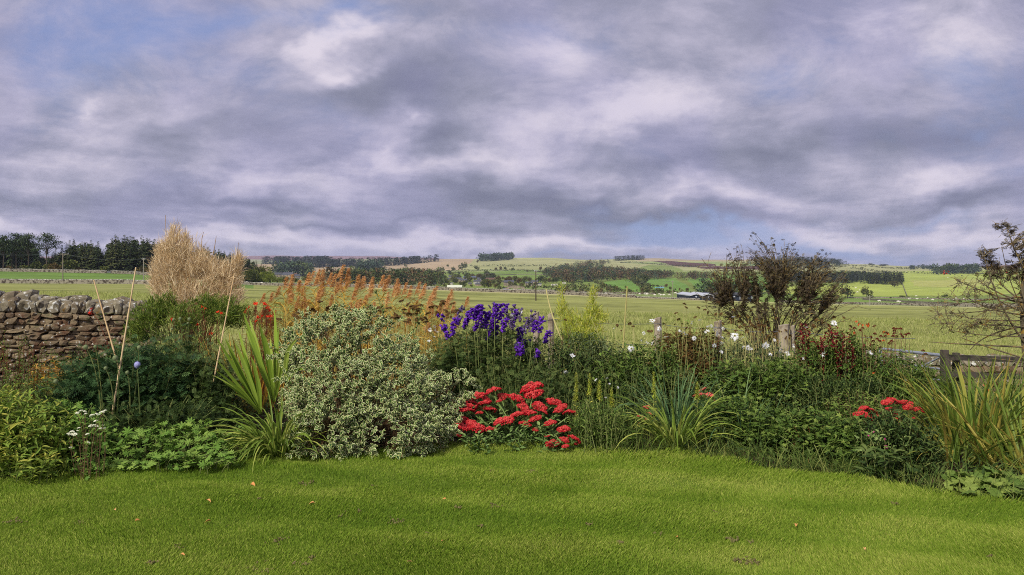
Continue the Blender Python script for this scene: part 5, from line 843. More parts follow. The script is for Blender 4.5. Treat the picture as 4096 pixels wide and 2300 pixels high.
def euonymus():
    lob = [(862, 905, 150, 110, 8.3), (820, 1000, 92, 115, 7.9), (945, 960, 120, 115, 8.1), (900, 1050, 130, 100, 7.6), (1020, 1040, 120, 90, 7.8), (850, 1085, 105, 75, 7.35), (980, 1090, 110, 60, 7.4), (1110, 1010, 70, 55, 8.0), (1155, 965, 40, 30, 8.2), (1100, 1080, 70, 55, 7.8), (778, 900, 62, 66, 8.5), (860, 822, 60, 42, 8.5), (770, 850, 40, 35, 8.5), (1000, 930, 80, 70, 8.3), (960, 1000, 110, 90, 7.75), (860, 1000, 120, 90, 7.6), (1050, 965, 60, 60, 8.2), (900, 850, 90, 60, 8.35), (800, 1070, 50, 60, 7.6), (1060, 1090, 80, 50, 7.5), (830, 950, 60, 50, 7.75), (930, 900, 60, 45, 8.0)]
    P, N = blob_pts(lob, 5200, 4, .3); kk = vnoise(P*4.2, 77, 3)+.25*rng.normal(size=len(P)) > -.3; P, N = P[kk], N[kk]; tw = len(P); c = W(900, 1130, 7.9); c[2] = 0; o = plant('variegated_shrub', 'large spreading shrub with small cream edged green leaves beside the red flower heads', 'shrub', c)
    g = Geo(); per = 9
    d0 = nrm(N+np.array([0, 0, .35])+rng.normal(size=N.shape)*.4); k = np.repeat(np.arange(tw), per); t = np.tile(np.linspace(0, 1, per), tw); p = P[k]+d0[k]*(t[:, None]*.075); az = np.arange(len(k))*2.4; s1 = nrm(np.cross(d0, [0.3, .5, .8])); s2 = np.cross(d0, s1); d = nrm(d0[k]*(.25+.9*t[:, None])+s1[k]*np.cos(az)[:, None]+s2[k]*np.sin(az)[:, None])
    g.inst(VAR, p, d, rng.uniform(.03, .052, len(k)), rng.normal(size=len(k))*.3, rng.random(len(k)), up=(0, -.4, 1)); bld(g, 'foliage', [M_cream, M_varg], o)
    b = Geo(); m = 150; sel = rng.integers(0, tw, m); bs = c+np.stack([rng.normal(size=m)*.18, rng.normal(size=m)*.12, np.full(m, -.02)], -1); b.tubes(bez(bs, P[sel]-N[sel]*.05, .1), np.linspace(.009, .003, 7)[None], 5); q = rng.integers(0, tw, 1400); b.tubes(np.stack([P[q]-N[q]*.12, P[q]-N[q]*.04+rng.normal(size=(1400, 3))*.01, P[q]+d0[q]*.07], 1), .0022, 3); bld(b, 'branches', M_stemb, o)
    # reverted plain green shoots and the two tall green-white shoots above the crown
    s = Geo(); q = np.array([(958, 740, 8.5, 0, 935), (1000, 760, 8.5, 0, 940)]); bs = np.array([W(976, 830, 8.5), W(936, 830, 8.5), W(1042, 850, 8.3), W(1045, 905, 8.2)]); tp = np.array([W(946, 732, 8.5), W(928, 762, 8.4), W(1062, 768, 8.3), W(1040, 830, 8.1)]); PP = bez(bs, tp, 0.); s.tubes(PP, .004, 5, 0); leafy(s, PP, BROAD, 14, .055, .3, 1, .5, mat_=1, taper=.2); bld(s, 'tall_shoots', [M_stem, M_sed], o)
euonymus()
def shrub_branches(base, targets, n_main, bow, r0, name='branches', mtl=None, o=None, twigs=None, fork=.55):
    """limbs from the base to limb ends, thinner branches from the nearest limb to every target"""
    T = np.asarray(targets); n = len(T); sel = rng.choice(n, n_main, replace=False); b = np.asarray(base)+rng.normal(size=(n_main, 3))*[.12, .08, 0]; L1 = bez(b, b+(T[sel]-b)*.72, bow, 9, rng.normal(size=(n_main, 3))*.06); g = Geo(); g.tubes(L1, r0*np.linspace(1, .35, 9)[None]*rng.uniform(.5, 1.2, (n_main, 1)), 6)
    ends = L1[:, 3:].reshape(-1, 3); k = np.array([np.argmin(((ends-t)**2).sum(1)+.25*np.maximum(ends[:, 2]-t[2]+.1, 0)) for t in T]); L2 = bez(ends[k], T, bow*.6, 7, rng.normal(size=(n, 3))*.04); g.tubes(L2, r0*np.linspace(.32, .1, 7)[None], 4); bld(g, name, mtl or M_eld, o); return L1, L2
def in_lobes(lobes, n, jitter=1.):
    A = np.array([l[2]*l[3] for l in lobes], float); k = rng.choice(len(lobes), n, p=A/A.sum()); P = []
    for i in k:
        x, y, rx, ry, Y = lobes[i]; d = rng.normal(size=3); d /= np.linalg.norm(d); d *= rng.random()**.35*(1 if rng.random() < .88 else rng.uniform(1, 1.35)); P.append(W(x, y, Y)+d*np.array([rx/F*Y, rx/F*Y*.7, ry/F*Y]))
    return np.array(P)
def elder():
    lob = [(1868, 650, 55, 42, 15), (1895, 590, 16, 16, 15), (1925, 612, 22, 22, 15), (1985, 622, 26, 26, 15), (1995, 655, 50, 24, 15), (2068, 636, 18, 16, 15), (2070, 670, 44, 26, 15), (1880, 690, 96, 46, 15), (1990, 700, 110, 54, 14.8), (1808, 694, 48, 42, 15), (2088, 700, 52, 46, 15), (1815, 745, 66, 50, 14.8), (2110, 725, 30, 40, 15), (1940, 680, 60, 40, 14.6), (1930, 755, 110, 60, 14.8), (2050, 750, 80, 56, 14.8), (1870, 790, 90, 40, 14.8), (2020, 800, 90, 40, 14.8)]
    T = in_lobes(lob, 1150); base = W(1945, 850, 15); base[2] = float(gz(base[0], base[1])); o = plant('elder_bush', 'big black leaved elder bush standing above the daisies', 'bush', base); L1, L2 = shrub_branches(base, T, 75, .2, .022, o=o, mtl=M_eld)
    # bare arching side twigs
    b2 = W(2010, 830, 15); ends = np.array([W(x, y, Yy) for x, y, Yy in [(2140, 800, 15), (2110, 775, 14.8), (2160, 770, 15.2), (2090, 830, 14.8), (2130, 740, 15), (1790, 800, 15), (1775, 770, 15.1), (1800, 830, 14.9), (1760, 745, 15), (2060, 805, 14.7), (1765, 650, 15), (2120, 720, 15)]]); g = Geo(); st = L1[rng.integers(0, len(L1), 12), 3]; Pm = bez(st, ends, .05, 9, rng.normal(size=(12, 3))*.1); g.tubes(Pm, np.linspace(.016, .004, 9)[None], 5)
    p, tg, t, k = along(Pm, 9, .3, 1.); e = p+nrm(tg+rng.normal(size=p.shape)*.7)*rng.uniform(.08, .3, (len(p), 1)); g.tubes(bez(p, e, .1, 5), .0035, 4); bld(g, 'side_branches', M_eld, o)
    # upright thin stems crowding the base
    g = Geo(); m = 130; bs = base+np.stack([rng.normal(size=m)*.32, rng.normal(size=m)*.2, np.full(m, -.05)], -1); tp = bs+np.stack([(bs[:, 0]-base[0])*.9+rng.normal(size=m)*.12, rng.normal(size=m)*.12, rng.uniform(.5, 1.25, m)], -1); g.tubes(bez(bs, tp, .2), np.linspace(.008, .003, 7)[None], 4); bld(g, 'thin_stems', M_eld, o)
    L_ = Geo(); p, tg, t, k = along(L2, 7, .35, 1.); keep = rng.random(len(p)) < np.interp(p[:, 2], [W(0, 830, 15)[2], W(0, 750, 15)[2]], [.05, .85]); p, tg, t = p[keep], tg[keep], t[keep]; d = nrm(rng.normal(size=p.shape)*[1, 1, .5]+[0, 0, -.1]+tg*.4); L_.inst(COMP, p, d, rng.uniform(.05, .09, len(p)), rng.normal(size=len(p))*.6, rng.random(len(p))); bld(L_, 'foliage', M_eldl, o)
elder()
def elder_right():
    o = plant('elder_bush', 'bare arching elder at the right edge, black leaves only near its top', 'bush', W(2600, 0, 10.)*[1, 1, 0]+[0, 0, float(gz(6.6, 10))]); base = W(2590, 960, 10.); base[2] = float(gz(base[0], 10))
    lob = [(2530, 575, 26, 16, 10), (2550, 610, 30, 24, 10), (2480, 640, 34, 22, 10), (2560, 680, 30, 50, 10), (2500, 690, 40, 40, 10), (2440, 740, 50, 40, 9.9), (2400, 700, 20, 16, 10), (2380, 770, 40, 30, 10), (2430, 810, 70, 40, 9.9), (2520, 790, 50, 60, 9.8), (2350, 810, 20, 14, 10), (2620, 620, 40, 60, 10), (2640, 740, 60, 90, 10)]
    T = in_lobes(lob, 380); g = Geo(); n1 = 21; st = np.array([W(2610, 700+rng.uniform(0, 220), 10) for _ in range(n1)]); en = np.array([W(x, y, 9.9+.2*rng.normal()) for x, y in [(2350, 815), (2370, 770), (2400, 700), (2430, 745), (2475, 645), (2535, 575), (2500, 690), (2420, 850), (2450, 800), (2520, 620), (2560, 690), (2340, 860), (2490, 740), (2545, 790), (2455, 700), (2390, 830), (2360, 790), (2440, 880), (2480, 860), (2470, 900), (2400, 790)]]); Pm = bez(st, en, -.12, 11, rng.normal(size=(n1, 3))*.05+[0, 0, .0]); g.tubes(Pm, np.linspace(.013, .004, 11)[None]*rng.uniform(.7, 1.2, (n1, 1)), 6)
    ends = Pm[:, 2:].reshape(-1, 3); k = np.array([np.argmin(((ends-t)**2).sum(1)) for t in T]); L2 = bez(ends[k], T, .05, 7, rng.normal(size=(len(T), 3))*.03); g.tubes(L2, np.linspace(.0045, .002, 7)[None], 5); p, tg, t, kk = along(L2, 4, .3, 1.); e = p+nrm(tg+rng.normal(size=p.shape)*.6)*rng.uniform(.04, .13, (len(p), 1)); g.tubes(bez(p, e, .1, 4), .0022, 4); bld(g, 'branches', M_eld, o)
    tr = Geo(); tr.tubes([[base-[0, 0, .1], W(2575, 850, 10), W(2570, 760, 10), W(2580, 640, 10), W(2590, 560, 10)]], [[.035, .03, .025, .02, .013]], 8); bld(tr, 'trunk', M_eld, o)
    L_ = Geo(); p, tg, t, k = along(L2, 5, .5, 1.); hi = (p[:, 2] > W(0, 700, 10)[2]); keep = hi | (rng.random(len(p)) < .1); p, tg = p[keep], tg[keep]; d = nrm(rng.normal(size=p.shape)*[1, 1, .5]+[0, 0, -.15]+tg*.5); L_.inst(COMP, p, d, rng.uniform(.05, .09, len(p)), rng.normal(size=len(p))*.6, rng.random(len(p))); bld(L_, 'foliage', M_eldl, o)
    r = Geo(); q = np.array([W(2536, 684, 10), W(2381, 657+30, 10)]); m = 9
    for c in q: r.inst(BLOB0, c+rng.normal(size=(m, 3))*[.035, .03, .012], rdir(m), .007, 0)
    bld(r, 'berries', M_red, o)
elder_right()
def bamboo(name, label, lob, n, base, T, size, mats_, stem, low=None, nstem=60, tuft=6, upw=.9, extra=()):
    Tt = in_lobes(lob, n); base = np.asarray(base, float); base[2] = float(gz(base[0], base[1])); o = plant(name, label, 'bamboo', base); m = nstem; sel = rng.choice(n, m, replace=False); bs = base+np.stack([rng.normal(size=m)*.14, rng.normal(size=m)*.1, np.full(m, -.02)], -1); P = bez(bs, Tt[sel], .25); g = Geo(); g.tubes(P, np.linspace(.006, .002, 7)[None], 4)
    for e in extra: e = np.array([W(*q) for q in e]); g.tubes([e], np.linspace(.006, .003, len(e))[None], 4)
    bld(g, 'stems', stem, o); L_ = Geo(); k = np.repeat(np.arange(n), tuft); out = nrm(Tt-np.array([base[0], base[1], base[2]+.4])); d = nrm(out[k]*.5+rng.normal(size=(n*tuft, 3))*.55+[0, 0, upw]); L_.inst(T, Tt[k]+rng.normal(size=(n*tuft, 3))*.012, d, size*rng.uniform(.6, 1.3, n*tuft), rng.uniform(0, 6, n*tuft)); bld(L_, 'foliage', mats_, o); return o
THIN = T_lance(.034, 3, .02, .2)
bamboo('dead_bamboo', 'tall bleached tan bamboo clump rising above the skyline', [(445, 625, 38, 36, 11), (425, 680, 42, 45, 11), (475, 660, 50, 48, 11), (520, 690, 48, 42, 11), (440, 735, 55, 38, 11), (500, 745, 60, 38, 11), (560, 710, 36, 40, 11), (590, 690, 20, 36, 11), (575, 745, 36, 34, 11), (420, 640, 26, 30, 11), (440, 600, 12, 26, 11), (468, 610, 10, 24, 11), (600, 660, 10, 30, 11), (395, 720, 16, 40, 11)], 2000, W(490, 860, 11), THIN, .14, [M_tan], M_tan2, nstem=130, tuft=7, upw=.55,
    extra=[[(430, 700, 11), (418, 600, 11), (416, 541, 11)], [(440, 650, 11), (438, 590, 11), (436, 566, 11)], [(450, 650, 11), (452, 600, 11), (450, 560, 11)], [(460, 650, 11), (468, 610, 11), (466, 572, 11)], [(505, 660, 11), (508, 600, 11), (512, 583, 11)], [(530, 670, 11), (540, 620, 11), (544, 594, 11)], [(590, 760, 11), (594, 660, 11), (600, 610, 11)], [(600, 780, 11), (602, 650, 11), (598, 640, 11)], [(478, 650, 11), (484, 600, 11), (483, 592, 11)]])
bamboo('green_bamboo', 'green leafy bamboo at the foot of the tan clump, against the wall end', [(370, 815, 50, 45, 10.6), (345, 840, 30, 30, 10.5), (420, 770, 26, 30, 10.6), (460, 800, 40, 36, 10.4), (560, 790, 50, 40, 10.6), (520, 770, 40, 26, 10.6), (395, 790, 34, 40, 10.6), (600, 800, 30, 30, 10.6)], 1300, W(450, 880, 10.6), NARROW, .085, [M_bam], M_stem, nstem=70, tuft=5, upw=.2)
bamboo('yellow_bamboo', 'bright yellow green bamboo with two tall feathery shoots in front of the pasture', [(1440, 830, 26, 34, 12.5), (1490, 820, 30, 40, 12.5), (1465, 850, 40, 26, 12.3), (1414, 735, 8, 22, 12.5), (1416, 770, 14, 26, 12.5), (1492, 745, 9, 20, 12.5), (1490, 780, 16, 26, 12.5), (1430, 800, 30, 20, 12.5), (1512, 800, 16, 20, 12.5)], 560, W(1465, 900, 12.5), NARROW, .09, [M_ybam], M_ybam, nstem=50, tuft=4, upw=.3, extra=[[(1440, 860, 12.5), (1420, 780, 12.5), (1413, 706, 12.5)], [(1480, 860, 12.5), (1488, 790, 12.5), (1492, 728, 12.5)]])
bamboo('yellow_bamboo', 'greener low growth at the foot of the yellow bamboo', [(1440, 865, 40, 30, 12.2), (1490, 870, 34, 28, 12.2)], 420, W(1465, 900, 12.3), NARROW, .08, [M_bam], M_stem, nstem=30, tuft=5, upw=.1)
# ================================================================ flowers: templates
def Z1(zx, zy): return (zx*.2697, 503+zy*.2697)
def Z2(zx, zy): return (629+zx*.2697, 566+zy*.2697)
def Z3(zx, zy): return (1258+zx*.2697, 566+zy*.2697)
def Z4(zx, zy): return (1884+zx*.2697, 541+zy*.2697)
def Z5(zx, zy): return (zx*.2697, 849+zy*.2697)
def Z6(zx, zy): return (566+zx*.2697, 849+zy*.2697)
def Z7(zx, zy): return (1258+zx*.2697, 849+zy*.2697)
def Z8(zx, zy): return (1884+zx*.2697, 880.5+zy*.2697)
def dome(n, h=.38, fl=.1, seed=0, T=None):
    r = np.random.default_rng(seed); T = T or OCT; g = Geo(); k = np.arange(n); rad = np.sqrt((k+.5)/n); a = k*2.39996; lump = .06*np.sin(a*3+seed)+.06*np.sin(rad*9+a*2); x = rad*np.cos(a)*(1+.12*np.sin(3*a+seed)); y = rad*np.sin(a); z = h*(1-rad**2.2)+lump
    g.inst(T, np.stack([x, y, z], -1)+r.normal(size=(n, 3))*.02, rdir(n, 1), fl*r.uniform(.8, 1.35, n), 0, np.clip(.5+.35*z/h+r.normal(size=n)*.2, 0, 1)); return g
def umbel(n=16, h=.9, seed=0, g=None):
    g = g or Geo(); r = np.random.default_rng(seed); a = r.uniform(0, 6.28, n); q = r.uniform(.3, .9, n); e = np.stack([q*np.cos(a), q*np.sin(a), .05+.25*(1-q)], -1); b = np.tile([0, 0, -h], (n, 1)); g.tubes(bez(b, e, .1, 4), .035, 3); return g
def flower_parts(parent, protos, spots, name, mats_):
    """copies of prototype flower meshes as parts: spots = (point, size, tiltx, tilty, rz)"""
    out = []
    base = np.array(parent.location)
    for i, (p, s, tx, ty, rz) in enumerate(spots):
        me = protos[i % len(protos)]; o = bpy.data.objects.new(name, me); COL.objects.link(o); o.parent = parent; o.location = tuple(np.asarray(p)-base); o.rotation_euler = (tx, ty, rz); o.scale = (s,)*3 if np.isscalar(s) else s; out.append(o)
    return out
def mesh_of(g, name, mats_, smooth=False):
    o = g.build(name, mats_, smooth=smooth); me = o.data; bpy.data.objects.remove(o); return me
SEDH = []
for s in range(3):
    g = dome(120, .38, .115, s)
    q = umbel(14, .7, s); off = g.n
    for (f, m) in q.F: g.F.append((f+off, m+1))
    g.V += q.V; g.R += q.R; g.n += q.n; SEDH.append(g)
SED_R = [mesh_of(g, 'sedum_head', [M_red, M_sed]) for g in SEDH]; SED_D = [mesh_of(g, 'sedum_dull_head', [M_redd, M_sed]) for g in SEDH]
def daisy(n=17, seed=0, droopy=.1, miss=.0):
    r = np.random.default_rng(seed); g = Geo(); a = np.linspace(0, 6.283, n, endpoint=False)+r.normal(size=n)*.05; k = r.random(n) >= miss; a = a[k]; d = np.stack([np.cos(a), np.sin(a), -droopy+r.normal(size=len(a))*.22], -1); g.inst(T_lance(.27, 3, .03, .12), d*.18, d, r.uniform(.7, .86, len(a)), 0, r.random(len(a))); m = dome(40, .12, .07, seed, OCT); off = g.n
    v = [x*[.22, .22, .6] for x in m.V]; g.V += v; g.R += m.R; g.F += [(f+off, q+1) for f, q in m.F]; g.n += m.n; return g
DAISY = [mesh_of(daisy(17, s, dr, ms), 'daisy_flower', [M_petal, M_disc]) for s, dr, ms in [(0, .05, 0), (1, .35, .1), (2, -.25, .15), (3, .7, .3)]]
def seedhead(seed=0, mats_=None):
    g = dome(60, .32, .17, seed, OCT); r = np.random.default_rng(seed); n = 16; a = r.uniform(0, 6.28, n); d = np.stack([np.cos(a), np.sin(a), -.25+r.normal(size=n)*.2], -1); off = len(g.F); g.inst(T_lance(.3, 2, .05, .2), d*.4, d, .75, 0, r.random(n)); g.F[off:] = [(f, q+1) for f, q in g.F[off:]]; return g
SEEDH = [mesh_of(seedhead(s), 'seed_head', [M_seed, M_must]) for s in range(3)]; SEEDD = [mesh_of(dome(60, .9, .17, s), 'dark_seed_head', [M_dred]) for s in range(2)]
def helen(seed):
    g = dome(45, .8, .15, seed); g.V = [v*.42 for v in g.V]; r = np.random.default_rng(seed); n = 13; a = np.linspace(0, 6.28, n, endpoint=False); d = np.stack([np.cos(a), np.sin(a), -.35+r.normal(size=n)*.25], -1); off = len(g.F); g.inst(T_lance(.42, 3, .04, .3), d*.25, d, .8, 0, r.random(n)); g.F[off:] = [(f, q+1) for f, q in g.F[off:]]; return g
HELEN = [mesh_of(helen(s), 'helenium_flower', [M_dred, M_or]) for s in range(2)]; HELENR = [mesh_of(helen(s+4), 'helenium_flower', [M_dred, M_scar]) for s in range(2)]
def spots_at(lst, Y, jitter=.15, sz=None, conv=None, tilt=.35):
    out = []
    for q in lst:
        x, y = conv(q[0], q[1]) if conv else q[:2]; Yv = Y+rng.uniform(-jitter, jitter); w = q[2] if len(q) > 2 else sz; s = w/F*Yv/2; out.append((W(x, y, Yv), s, rng.normal()*tilt+.15, rng.normal()*tilt, rng.uniform(0, 6.28)))
    return out
def flowering(name, label, spots, protos, base_spread, stemm, r=.003, leafT=None, leafn=0, leafs=.06, leafm=None, part='flower_head', cat='plant', low=0., t0=.1, bow=.25, mats_=None, group=None, lean=.35):
    """a plant whose stems end under the given flower spots"""
    P = np.array([s[0] for s in spots]); c = P.mean(0).copy(); c[1] += .05; c[2] = float(gz(c[0], c[1])); o = plant(name, label, cat, c, group); b = P.copy(); b[:, 0] = c[0]+(P[:, 0]-c[0])*(1-lean)+rng.normal(size=len(P))*base_spread; b[:, 1] += rng.normal(size=len(P))*base_spread; b[:, 2] = gz(b[:, 0], b[:, 1])-.02
    PP = bez(b, P-[0, 0, .004], bow, side=rng.normal(size=P.shape)*.03); 
    if len(PP) <= 8:
        for q in PP: g = Geo(); g.tubes(q[None], r*np.linspace(1.3, .7, 7)[None], 4); bld(g, 'stem', stemm, o)
    else: g = Geo(); g.tubes(PP, r*np.linspace(1.3, .7, 7)[None], 4); bld(g, 'stems', stemm, o)
    if leafn: g = Geo(); leafy(g, PP, leafT, leafn, leafs, t0, .9-low, .3, taper=.5); bld(g, 'foliage', leafm, o)
    flower_parts(o, protos, spots, part, mats_); return o, PP
# ---------------------------------------------------------------- sedums
hd = [(295, 462, 185), (308, 518, 150), (155, 572, 160), (220, 650, 115), (150, 725, 130), (275, 703, 120), (325, 757, 110), (30, 780, 165), (228, 805, 100), (500, 598, 120), (580, 640, 80), (365, 635, 120), (405, 690, 70), (550, 668, 75), (650, 700, 110), (468, 795, 105), (595, 850, 105), (690, 945, 110), (600, 950, 85), (610, 1010, 60), (490, 985, 110), (437, 922, 48), (20, 545, 80), (-10, 590, 50), (720, 985, 60), (520, 690, 50), (330, 855, 50)]
sp = []
for q in hd: x, y = Z7(*q[:2]); sp.append((x, y, q[2]*.2697))
for q in [(2500, 495, 130), (2355, 540, 130), (2430, 570, 85), (2300, 600, 95), (2405, 625, 140), (2270, 635, 90), (2460, 672, 120), (2240, 682, 150), (2370, 702, 65), (2180, 755, 150), (2200, 825, 125), (2330, 832, 150), (2450, 868, 140), (2185, 875, 90), (2180, 912, 60), (2130, 780, 60), (2290, 790, 80)]: x, y = Z6(*q[:2]); sp.append((x, y, q[2]*.2697))
def sed_spots(l, Yt, Yb, yt, yb):
    o = []
    for x, y, w in l: Y = Yt-(Yt-Yb)*(y-yt)/(yb-yt)+rng.normal()*.04; s = w*.5/F*Y*1.22; o.append((W(x, y+w*.06, Y), (s, s, s*.95), .30+rng.normal()*.12, rng.normal()*.15+(x-1290)/900., rng.uniform(0, 6.28)))
    return o
sps = sed_spots(sp, 8.2, 7.35, 970, 1125); c = np.array([0.05, 7.85, 0.]); o = plant('sedum', 'broad sedum with domed red flower heads at the lawn edge, right of the variegated shrub', 'plant', c)
P = np.array([s[0] for s in sps]); b = c+np.stack([(P[:, 0]-c[0])*.35+rng.normal(size=len(P))*.05, rng.normal(size=len(P))*.08-.05, np.full(len(P), -.02)], -1); PP = bez(b, P-[0, 0, .03], .15); g = Geo(); g.tubes(PP, .006, 6); bld(g, 'stems', M_sed, o); g = Geo(); leafy(g, PP, BROAD, 15, .075, .12, .93, .25, taper=.25)
b2, t2 = crest([(1150, 1090), (1250, 1060), (1350, 1050), (1430, 1110)], 34, 7.6, .25, (.6, 1.)); leafy(g, bez(b2, t2, .2), BROAD, 14, .07, .1, 1, .4, taper=.2); bld(g, 'foliage', M_sed, o); flower_parts(o, SED_R, sps, 'flower_head', None)
def small_sedum(label, lst, conv, Y, heads=SED_D, low=.5):
    s = []
    for q in lst: x, y = conv(*q[:2]); s.append((W(x, y, Y+rng.normal()*.06), (q[2]*.2697/2/F*Y,)*2+(q[2]*.2697/2/F*Y*.8,), .25+rng.normal()*.15, rng.normal()*.2+(q[3] if len(q) > 3 else 0), rng.uniform(0, 6)))
    o, _ = flowering('sedum', label, s, heads, .04, M_sed, .005, BROAD, 12, .07, M_sed, t0=.3); return o
small_sedum('small red sedum partly hidden in the grass left of the strap leaved clump', [(1310, 740, 80, .4), (1330, 790, 70), (1300, 820, 60), (1370, 650, 70), (1395, 710, 60), (1340, 770, 70)], Z7, 8.0)
small_sedum('red sedum heads leaning right above the middle grasses', [(1890, 492, 90, .5), (1950, 540, 90, .6), (1860, 540, 110, .3), (1985, 590, 80, .6), (2010, 620, 70, .6), (1975, 680, 60), (1850, 650, 50)], Z7, 8.6)
small_sedum('red sedum with flat heads in the right part of the border', [(1065, 545, 100), (1120, 570, 140), (1040, 600, 130), (1150, 600, 110), (1090, 630, 130), (1180, 640, 90), (1210, 615, 80), (1080, 680, 60), (1000, 600, 70), (1330, 570, 130), (1290, 485, 110), (1350, 472, 120), (1420, 490, 110, .3), (1480, 520, 110, .4), (1560, 552, 100, .4), (1630, 572, 80, .3), (1545, 636, 60), (1380, 645, 50)], Z8, 7.4, SED_R)
small_sedum('tiny dull red sedum head low down among magenta flowers', [(1270, 800, 70), (1290, 830, 50)], Z8, 7.0)
# ---------------------------------------------------------------- monkshood
def spike(g, a, b, dens=1., w=.05):
    L_ = np.linalg.norm(b-a); n = int(max(10, L_/.0042*dens)); t = rng.random(n)**.9; p = a+(b-a)*t[:, None]; az = rng.uniform(0, 6.28, n); rr = w*(.35+.65*t)*rng.uniform(.3, 1., n); off = np.stack([np.cos(az), np.sin(az), 0*az], -1); p = p+off*rr[:, None]; d = nrm(off+[0, 0, -.2]+rng.normal(size=p.shape)*.5)
    g.inst(BLOB0, p, d, np.stack([rng.uniform(.009, .015, n), rng.uniform(.015, .024, n), rng.uniform(.011, .018, n)], -1), rng.random(n)*6); g.inst(T_lance(.8, 2, .2, .4), p, d, .026, rng.random(n)*6)
mk = [(Z2, 2145, 735, 2110, 930, 1.2), (Z2, 2060, 790, 2010, 925, 1.2), (Z2, 2100, 770, 2080, 850, 1.2), (Z2, 2165, 800, 2165, 925, .8), (Z2, 1800, 925, 1835, 1030, 1.), (Z2, 1925, 870, 1890, 1000, 1.), (Z2, 1790, 835, 1795, 880, .4), (Z2, 2310, 735, 2280, 830, 1.), (Z2, 2300, 820, 2235, 1010, 1.3), (Z2, 2290, 880, 2290, 1015, 1.1), (Z2, 2215, 810, 2210, 930, .9), (Z2, 2390, 735, 2345, 845, 1.1), (Z2, 2490, 790, 2455, 925, .8), (Z2, 2520, 950, 2510, 1120, 1.4), (Z2, 2510, 1100, 2490, 1190, 1.), (Z2, 2530, 1100, 2530, 1190, .8), (Z2, 2380, 870, 2360, 965, .8), (Z2, 2150, 750, 2130, 850, 1.2), (Z3, 345, 890, 315, 975, 1.), (Z3, 400, 860, 375, 975, .7), (Z3, 460, 985, 430, 1075, .8), (Z3, 260, 1070, 225, 1155, 1.1), (Z3, 360, 1160, 340, 1245, .4), (Z2, 2560, 1100, 2550, 1150, .7)]
P0 = []; P1 = []
c = W(1250, 0, 9.6)*[1, 1, 0]+[0, 0, float(gz(-.2, 9.6))]; o = plant('monkshood', 'tall monkshood with dense purple flower spikes above deep cut dark leaves', 'plant', c)
for f, x1, y1, x0, y0, dn in mk:
    Y = 9.5+rng.uniform(-.35, .35); a = W(*f(x0, y0), Y); b = W(*f(x1, y1), Y-.03); g = Geo(); spike(g, a-(b-a)*.3, b, dn); bld(g, 'flower_spike', M_purp, o); P0.append(a); P1.append(b)
P0, P1 = np.array(P0), np.array(P1); bs = P0.copy(); bs[:, 0] = c[0]+(P0[:, 0]-c[0])*.8; bs[:, 2] = gz(bs[:, 0], bs[:, 1])-.02; P = bez(bs, P0, .2); g = Geo(); g.tubes(P, .005, 5); g.tubes(bez(P0, P1, 0, 3), .003, 4); bld(g, 'stems', M_stem, o)
f1, f2 = crest([(1095, 850), (1150, 820), (1250, 815), (1330, 850), (1370, 880)], 150, 9.7, .5, (.75, 1.)); PF = bez(f1, f2, .2); g = Geo(); leafy(g, PF, CUT, 19, .13, .12, 1, .3, taper=.35); bld(g, 'foliage', M_dark, o)
g = Geo(); k = rng.integers(0, 90, 26)
for a in [W(*q, 9.4) for q in [Z2(1970, 810), Z2(2200, 870), Z2(2230, 800), Z2(2270, 770), Z2(2440, 900), Z2(2430, 870), Z3(300, 850), Z3(250, 900), Z3(230, 940), Z3(280, 920), Z3(120, 790), Z3(180, 830), Z3(60, 830), Z2(1940, 850)]]:
    g = Geo(); spike(g, a-[0, 0, .1], a+[.01, 0, .07], .5, .035); bld(g, 'faded_flower_spike', M_purpd, o)
